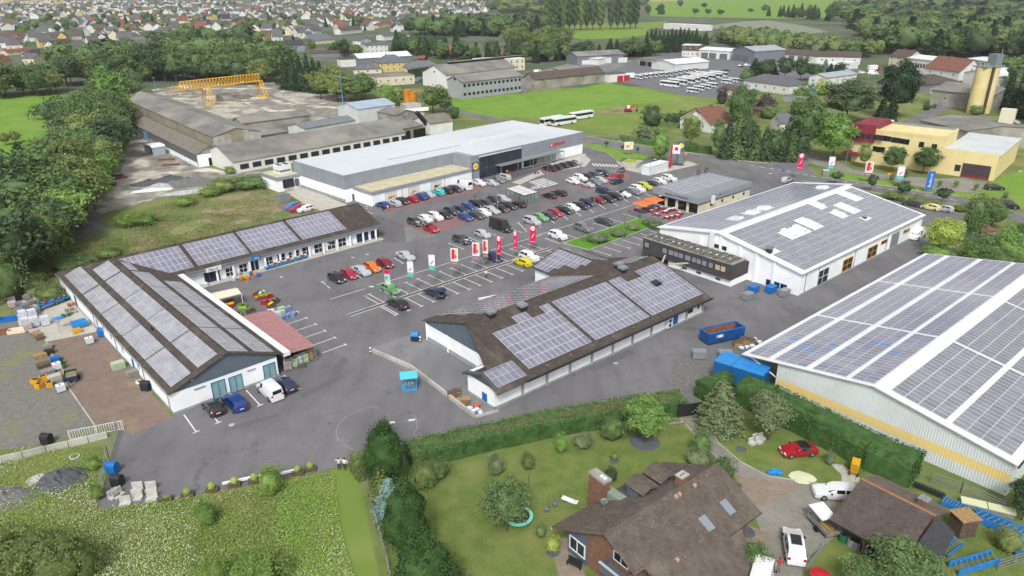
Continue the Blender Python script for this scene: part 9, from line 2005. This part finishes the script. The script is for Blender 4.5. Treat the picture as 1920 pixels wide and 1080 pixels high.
for k,(x,y)in enumerate(((1800,90),(1830,60),(1850,80),(1870,55))):bt('white_stone','white stone element stacked on the side lawn','stone block',q7(x,y),30,[('block','b',(-.4,-.4,0,.4,.4,.3),'pc'),('upright','b',(-.4,.15,.3,.4,.35,.8),'pc')],'white stone elements')
bt('tarpaulin_heap','crumpled bright blue tarpaulin on the side lawn','tarpaulin',q8(50,310),0,[('tarp_fold','o',((-.3+.35*j,.2*(j%2),.15),.6,.45,.28,2,.3,0,j),'tarp')for j in range(3)]);bt('plastic_sheet','pale yellowish sheet spread on the side lawn','sheet',q8(260,345),0,[('sheet','o',((0,0,.03),1.4,1.2,.1,2,.2),'pale_sheet'),('sheet_fold','o',((.3,.2,.08),.7,.6,.1,1,.3),'pale_sheet')])if mat('pale_sheet','#d9dcb6',.7)else None
def truss(a,b,label,w_=1.0,h=.8,up=.1,col='lbl'):
 MT.setdefault('lbl',mat('light_blue_steel','#2f86d2',.5,'#2a7ac4',1,3));A,B=G(*a),G(*b);d=B-A;L_=d.length;P=[]
 for y_ in(-w_/2,w_/2):P+=[('beam','b',(0,y_-.06,up,L_,y_+.06,up+h),col)]
 P+=[('cross_brace','r',((L_*k/8,-w_/2,up+h*.8),(L_*(k+1)/8,w_/2,up+h*.8),.07,.07),'s')for k in range(8)]
 bt('steel_beam_stack',label,'steel beams',tuple(A),math.degrees(math.atan2(d.y,d.x)),P)
truss(q8(1540,640),q8(1905,790),'long light blue lattice beam stack behind the brown garage',1.4,.8);truss(q8(1300,530),q8(1500,600),'short light blue beam stack by the warehouse rails',1.0,.5);truss(q8(1315,930),q8(1435,835),'pair of bright blue beams on the grass',.8,.35);truss(q8(1385,1050),q8(1700,960),'light blue beams with ladder at the bottom right',1.2,.7);truss(q8(1815,905),q8(1980,840),'blue beams at the right edge',1.0,.4);truss(q8(1090,415),q8(1320,510),'dark steel beam along the tall hedge',.3,.5,.3,'dk')
bt('pale_box','long pale yellow box frame along the warehouse rails','box',q8(1640,590),-25,[('lid','b',(-2.6,-.6,.6,-.1,.6,.75),'pale_sheet'),('lid','b',(0,-.6,.6,2.6,.6,.75),'pale_sheet'),('frame_leg','b',(-2.5,-.5,0,2.5,.5,.6),'s')])
bt('garden_hut','narrow weathered wooden hut behind the brown garage','hut',q8(1445,750),10,[('board','b',(-1+.25*k,-.9,0,-.77+.25*k,.9,2.2),'woodd' if k%2 else 'weathered_wood')for k in range(8)]+[('roof','b',(-1.15,-1.05,2.2,1.15,1.05,2.3),'wood')])
for k,(x,y,c)in enumerate(((560,815,'gr'),(620,850,'s'),(660,870,'g'),(700,885,'wood'),(740,940,'dk'),(790,950,'b'),(835,935,'tc'),(815,970,'blue'),(1240,930,'s'),(1265,920,'wood'),(1505,760,'wb'))):bt('stored_item',('green rain barrel','grey machine','grey wrapped machine','leaning board','dark barrel','black tyre stack','rusty box','blue sack','leaning ladder','leaning planks','white rubble sack')[k]+' beside the brown garage','stored item',q8(x,y),k*25,[('body','b',(-.5,-.06,0,.5,.06,1.9),c)if k in(3,8,9)else('body','c',(0,0,0,0,0,.8,.45,.4,12),c),('detail','b',(-.25,-.2,.0,.25,.2,.9),'dk' if c!='dk' else 's')])
bt('red_parasol','red parasol top at the bottom edge','parasol',q8(370,1165),0,[('canopy','c',(0,0,1.7,0,0,2.0,1.0,.05,8),'red'),('pole','c',(0,0,0,0,0,1.8,.03,.03,6),'s')])
# ================================================================ FLAGS AND LAMPS
def banner(base,tl,br,kind,label,group=None):
 P=G(*base);H=height_for(P,tl[1]);zb=height_for(P,br[1]+(base[0]-tl[0])*0);k=FPX/proj((P.x,P.y,H))[2];w_=abs(br[0]-tl[0])/k
 r=thing('banner_flag',label,'flag',P,R(-8),group);m=MB();m.cyl((0,0,0),(0,0,H+.25),.06,.05,8);ob('pole',(m,STEEL),r);m=MB();m.bar((0,0,H+.02),(w_,0,H+.02),.04,.04);ob('arm',(m,STEEL),r)
 def cloth(z0,z1,mm,x0=.06,x1=w_,off=0,nm='cloth'):
  m=MB();n=6
  for i in range(n):
   f=lambda i:(x0+(x1-x0)*i/n,.06*math.sin(i*1.3)+off)
   (xa,ya),(xb,yb)=f(i),f(i+1);m.poly([(xa,ya,z0),(xb,yb,z0),(xb,yb,z1),(xa,ya,z1)]);m.poly([(xa,ya+.012,z0),(xa,ya+.012,z1),(xb,yb+.012,z1),(xb,yb+.012,z0)])
  ob(nm,(m,mm),r)
 h=H-zb;W_=mat('flag_white','#ececee',.85);yo=-.075
 def shape(pts,mm,nm='print'):
  m=MB();m.poly([(w_*x,yo,zb+h*z)for x,z in pts]);m.poly([(w_*x,-yo+.03,zb+h*z)for x,z in pts[::-1]]);ob(nm,(m,mm),r)
 circ=lambda cx,cz,rx,rz_:[(cx+rx*math.cos(a*.5236),cz+rz_*math.sin(a*.5236))for a in range(12)]
 if kind=='pink':
  cloth(zb,H,PINK);shape(circ(.5,.85,.36,.13),W_);shape([(.3,.3),(.36,.27),(.72,.52),(.66,.55)],W_);m=MB();m.box(w_*.28,yo-.02,zb+h*.83,w_*.72,yo-.005,zb+h*.86);ob('print',(m,PINK),r);shape([(.1,.08),(.9,.05),(.9,.07),(.1,.1)],W_)
 elif kind=='bird':
  cloth(zb+h*.3,H,W_);cloth(zb,zb+h*.29,TEAL);shape([(.22,.42),(.45,.52),(.78,.66),(.7,.54),(.52,.46),(.4,.38),(.36,.44)],PINK);[text('lettering',s_,w_*.22,W_,r,(w_*.5,yo,zb+h*z_),(R(90),0,0),.003)for s_,z_ in(('GARTEN',.21),('MARKT',.09))]
 elif kind=='art':
  cloth(zb+h*.24,H,W_);cloth(zb,zb+h*.22,mat('flag_mauve','#9a7480',.85));shape([(.15,.38),(.5,.36),(.62,.93),(.2,.93)],PINK);shape(circ(.66,.52,.2,.14),mat('flag_orange','#f19a3a',.85));shape(circ(.66,.52,.1,.07),mat('flag_rose','#e2546f',.85));shape([(.62,.7),(.85,.66),(.85,.93),(.66,.93)],mat('flag_yellow','#f6c83a',.85));text('lettering','FREUDE',w_*.17,W_,r,(w_*.5,yo,zb+h*.12),(R(90),0,0),.003)
 elif kind=='photo':
  cloth(zb+h*.72,H,PINK);cloth(zb,zb+h*.71,mat('flag_pale_green','#cfe0d2',.85,'#9fc4b2',1.5,3));shape(circ(.4,.5,.25,.08),TEAL)
 elif kind=='blue':
  cloth(zb,H,mat('flag_blue','#1f6fc4',.85));text('lettering','Buderus',h*.23,W_,r,(w_*.52,yo-.01,zb+h*.5),(R(90),R(-90),0),.003)
gF='banner flags in the car park'
for b,a,c,k,lb in(((145,815),(130,455),(195,620),'photo','pale photo banner flag with pink top, first of the flag row'),((400,740),(385,360),(457,535),'bird','white and teal bird flag, second of the flag row'),((635,650),(635,285),(710,460),'bird','white and teal bird flag, third of the flag row'),((878,565),(875,210),(962,405),'art','white flag with pink and orange print, leftmost of its three'),((1118,485),(1120,145),(1205,345),'art','white flag with pink and orange print, middle of its three'),((1233,440),(1235,115),(1298,320),'art','white flag with pink and orange print, before the navy car'),((1390,400),(1390,70),(1440,285),'pink','pink flag with white disc, lowest of the car park'),((1575,330),(1578,15),(1620,215),'pink','pink flag with white disc, middle one of the car park')):banner(fl(*b),fl(*a),fl(*c),k,lb,gF)
banner(z7(131,800),z7(137,612),z7(185,740),'pink','pink flag with white disc, nearest the lawn strip',gF)
for b,a,c,k,lb in(((205,268),(228,70),(268,187),'pink','dark pink flag with white disc at the main road'),((440,232),(455,95),(500,185),'bird','white bird flag before the roadside trees'),((710,290),(725,130),(782,240),'art','white and pink print flag on the roadside grass'),((948,315),(962,168),(1015,268),'bird','white bird flag on the roadside grass'),((1170,362),(1180,205),(1232,340),'blue','blue flag with white vertical lettering on the roadside grass')):banner(z8(*b),z8(*a),z8(*c),k,lb)
P_=G(*z4(0,0))if 0 else None
banner((1743,178),(1744,166),(1750,182),'art','small white flag before the brown roofed sales hall')
def lamp(base,top,where,heads=1):
 P=G(*base);H=height_for(P,top);r=thing('street_lamp',f'{"double" if heads == 2 else "single"}-headed grey street lamp {where}','street lamp',P,rnd.uniform(-.3,.3)if heads==1 else R(12));m=MB();m.cyl((0,0,0),(0,0,H),.1,.05,8);ob('pole',(m,STEEL),r)
 for s_ in((1,)if heads==1 else(1,-1)):m=MB();m.bar((0,0,H),(s_*.9,0,H+.15),.05,.05);ob('arm',(m,STEEL),r);m=MB();m.obox((s_*1.25,0,H+.17),(.4,0,0),(0,.13,0),(0,0,.06));ob('lamp_head',(m,mat('lamp_glass','#dfe3e6',.3)),r)
for b,t_,w_ in((z6(527,1065),270+755/4,'by the short row of cars'),(z6(1187,868),270+590/4,'beside the silver saloon'),(z6(1545,1000),270+720/4,'in the flag row'),(z6(1340,608),270+350/4,'at the corner of the red block'),(z6(1810,520),270+225/4,'in the middle of the red block'),(z7(265,400),270+150/4,'beside the trolley shelter'),(z7(607,700),270+225/4,'on the lawn strip'),(z7(1062,565),270+395/4,'at the cafe terrace'),(z7(1030,290),270+120/4,'before the bottle store'),(z2(830,160),540-5/4,'at the left end of the double row'),(z7(1895,290),270+225/4,'beside the cafe')):lamp(b,t_,w_)
lamp((757,838),792,'over the painted circle',2);lamp(z8(562,270),270+45/4,'on the roadside grass');lamp(z8(1787,438),270+205/4,'at the right end of the main road');lamp(z7(775,95),270-20/4,'beside the entrance road');lamp(z7(1700,125),270-10/4,'before the dark roadside spruces');lamp((1382,180),150,'at the bus depot')
for(x,y)in((435,255),(1737,1027)):pass
for(u,v)in(z1(1737,1027),z6(835,828),z6(725,852),z6(190,998),z3(778,565),z7(1070,65)):m=MB();m.cyl((0,0,0),(0,0,.03),.38,n=16);P=G(u,v);o=ob('manhole_cover',(m,CONC),None,(P.x,P.y,.006));tag(o,'round manhole cover set in the asphalt','manhole cover','manhole covers')
for(u,v),c,lb in((z8(900,275),'y','small yellow direction sign on the roadside grass'),(z8(105,245),'blue','small blue traffic sign at the junction'),(z7(1300,115),'y','small yellow sign behind the pylons')):bt('traffic_sign',lb,'sign',(u,v),0,[('post','c',(0,0,0,0,0,2,.04,.04,6),'s'),('plate','b',(-.5,-.03,1.6,.5,.03,2.3),c)])
bt('electric_cabinet','pale grey electric cabinet at the junction','cabinet',z8(430,235),0,[('cabinet_body','b',(-.9,-.4,0,.9,.4,1.6),'s'),('lid','b',(-.95,-.45,1.6,.95,.45,1.7),'w')]);bt('mesh_box','grey mesh box beside the red bay behind the shops','box',z6(210,430),50,[('box_body','b',(-1.6,-.9,0,1.6,.9,1.9),'s'),('lid','b',(-1.65,-.95,1.9,1.65,.95,2.0),'g')])
bt('bicycle','parked bicycle on the pale store apron','bicycle',z7(185,225),20,[('wheel','c',(-.5,-.02,.33,-.5,.02,.33,.33,.33,14),'dk'),('wheel','c',(.5,-.02,.33,.5,.02,.33,.33,.33,14),'dk'),('bike_frame','r',((-.5,0,.33),(.1,0,.75),.04,.04),'dk'),('bike_frame','r',((.5,0,.33),(-.1,0,.75),.04,.04),'dk'),('saddle','b',(-.25,-.08,.85,0,.08,.92),'dk'),('handlebar','b',(.3,-.28,.95,.35,.28,1.0),'dk')])
bt('tyre','pale tyre ring lying on the paved yard','tyre',z1(1045,708),0,[('ring','c',(0,0,0,0,0,.18,.5,.5,16),'w'),('ring_hole','c',(0,0,.18,0,0,.185,.28,.28,14),'dk')]);bt('tyre','pale hoop lying in the weeds','tyre',(140,857),0,[('ring','c',(0,0,0,0,0,.15,.6,.6,16),'w'),('ring_hole','c',(0,0,.15,0,0,.155,.45,.45,14),'lf')])
for k,(x,y,c)in enumerate(((60,245,'blue'),(20,340,'rusty_steel'),(130,330,'cream'))):bt('scrap_item',('blue boat-shaped trough','rusty open box','cream folded trestle')[k]+' on the gravel yard','scrap',z1(x,y),20,[('floor','b',(-1.3,-.7,0,1.3,.7,.1),c),('side','b',(-1.3,-.7,.1,1.3,-.62,.6),c),('side','b',(-1.3,.62,.1,1.3,.7,.6),c),('end','b',(-1.3,-.62,.1,-1.22,.62,.6),c)])
finish_labels()
m=MB();m.box(-7300,-900,-1.3,7300,9300,60)
hz=bpy.data.materials.new('haze');hz.use_nodes=True;n=hz.node_tree.nodes;n.remove(n['Principled BSDF']);pvn=n.new('ShaderNodeVolumePrincipled')
pvn.inputs['Color'].default_value=(.93,.96,1,1);pvn.inputs['Density'].default_value=.00009;pvn.inputs['Anisotropy'].default_value=.2;hz.node_tree.links.new(pvn.outputs[0],n['Material Output'].inputs['Volume'])
ob('haze',(m,hz),kind='stuff')
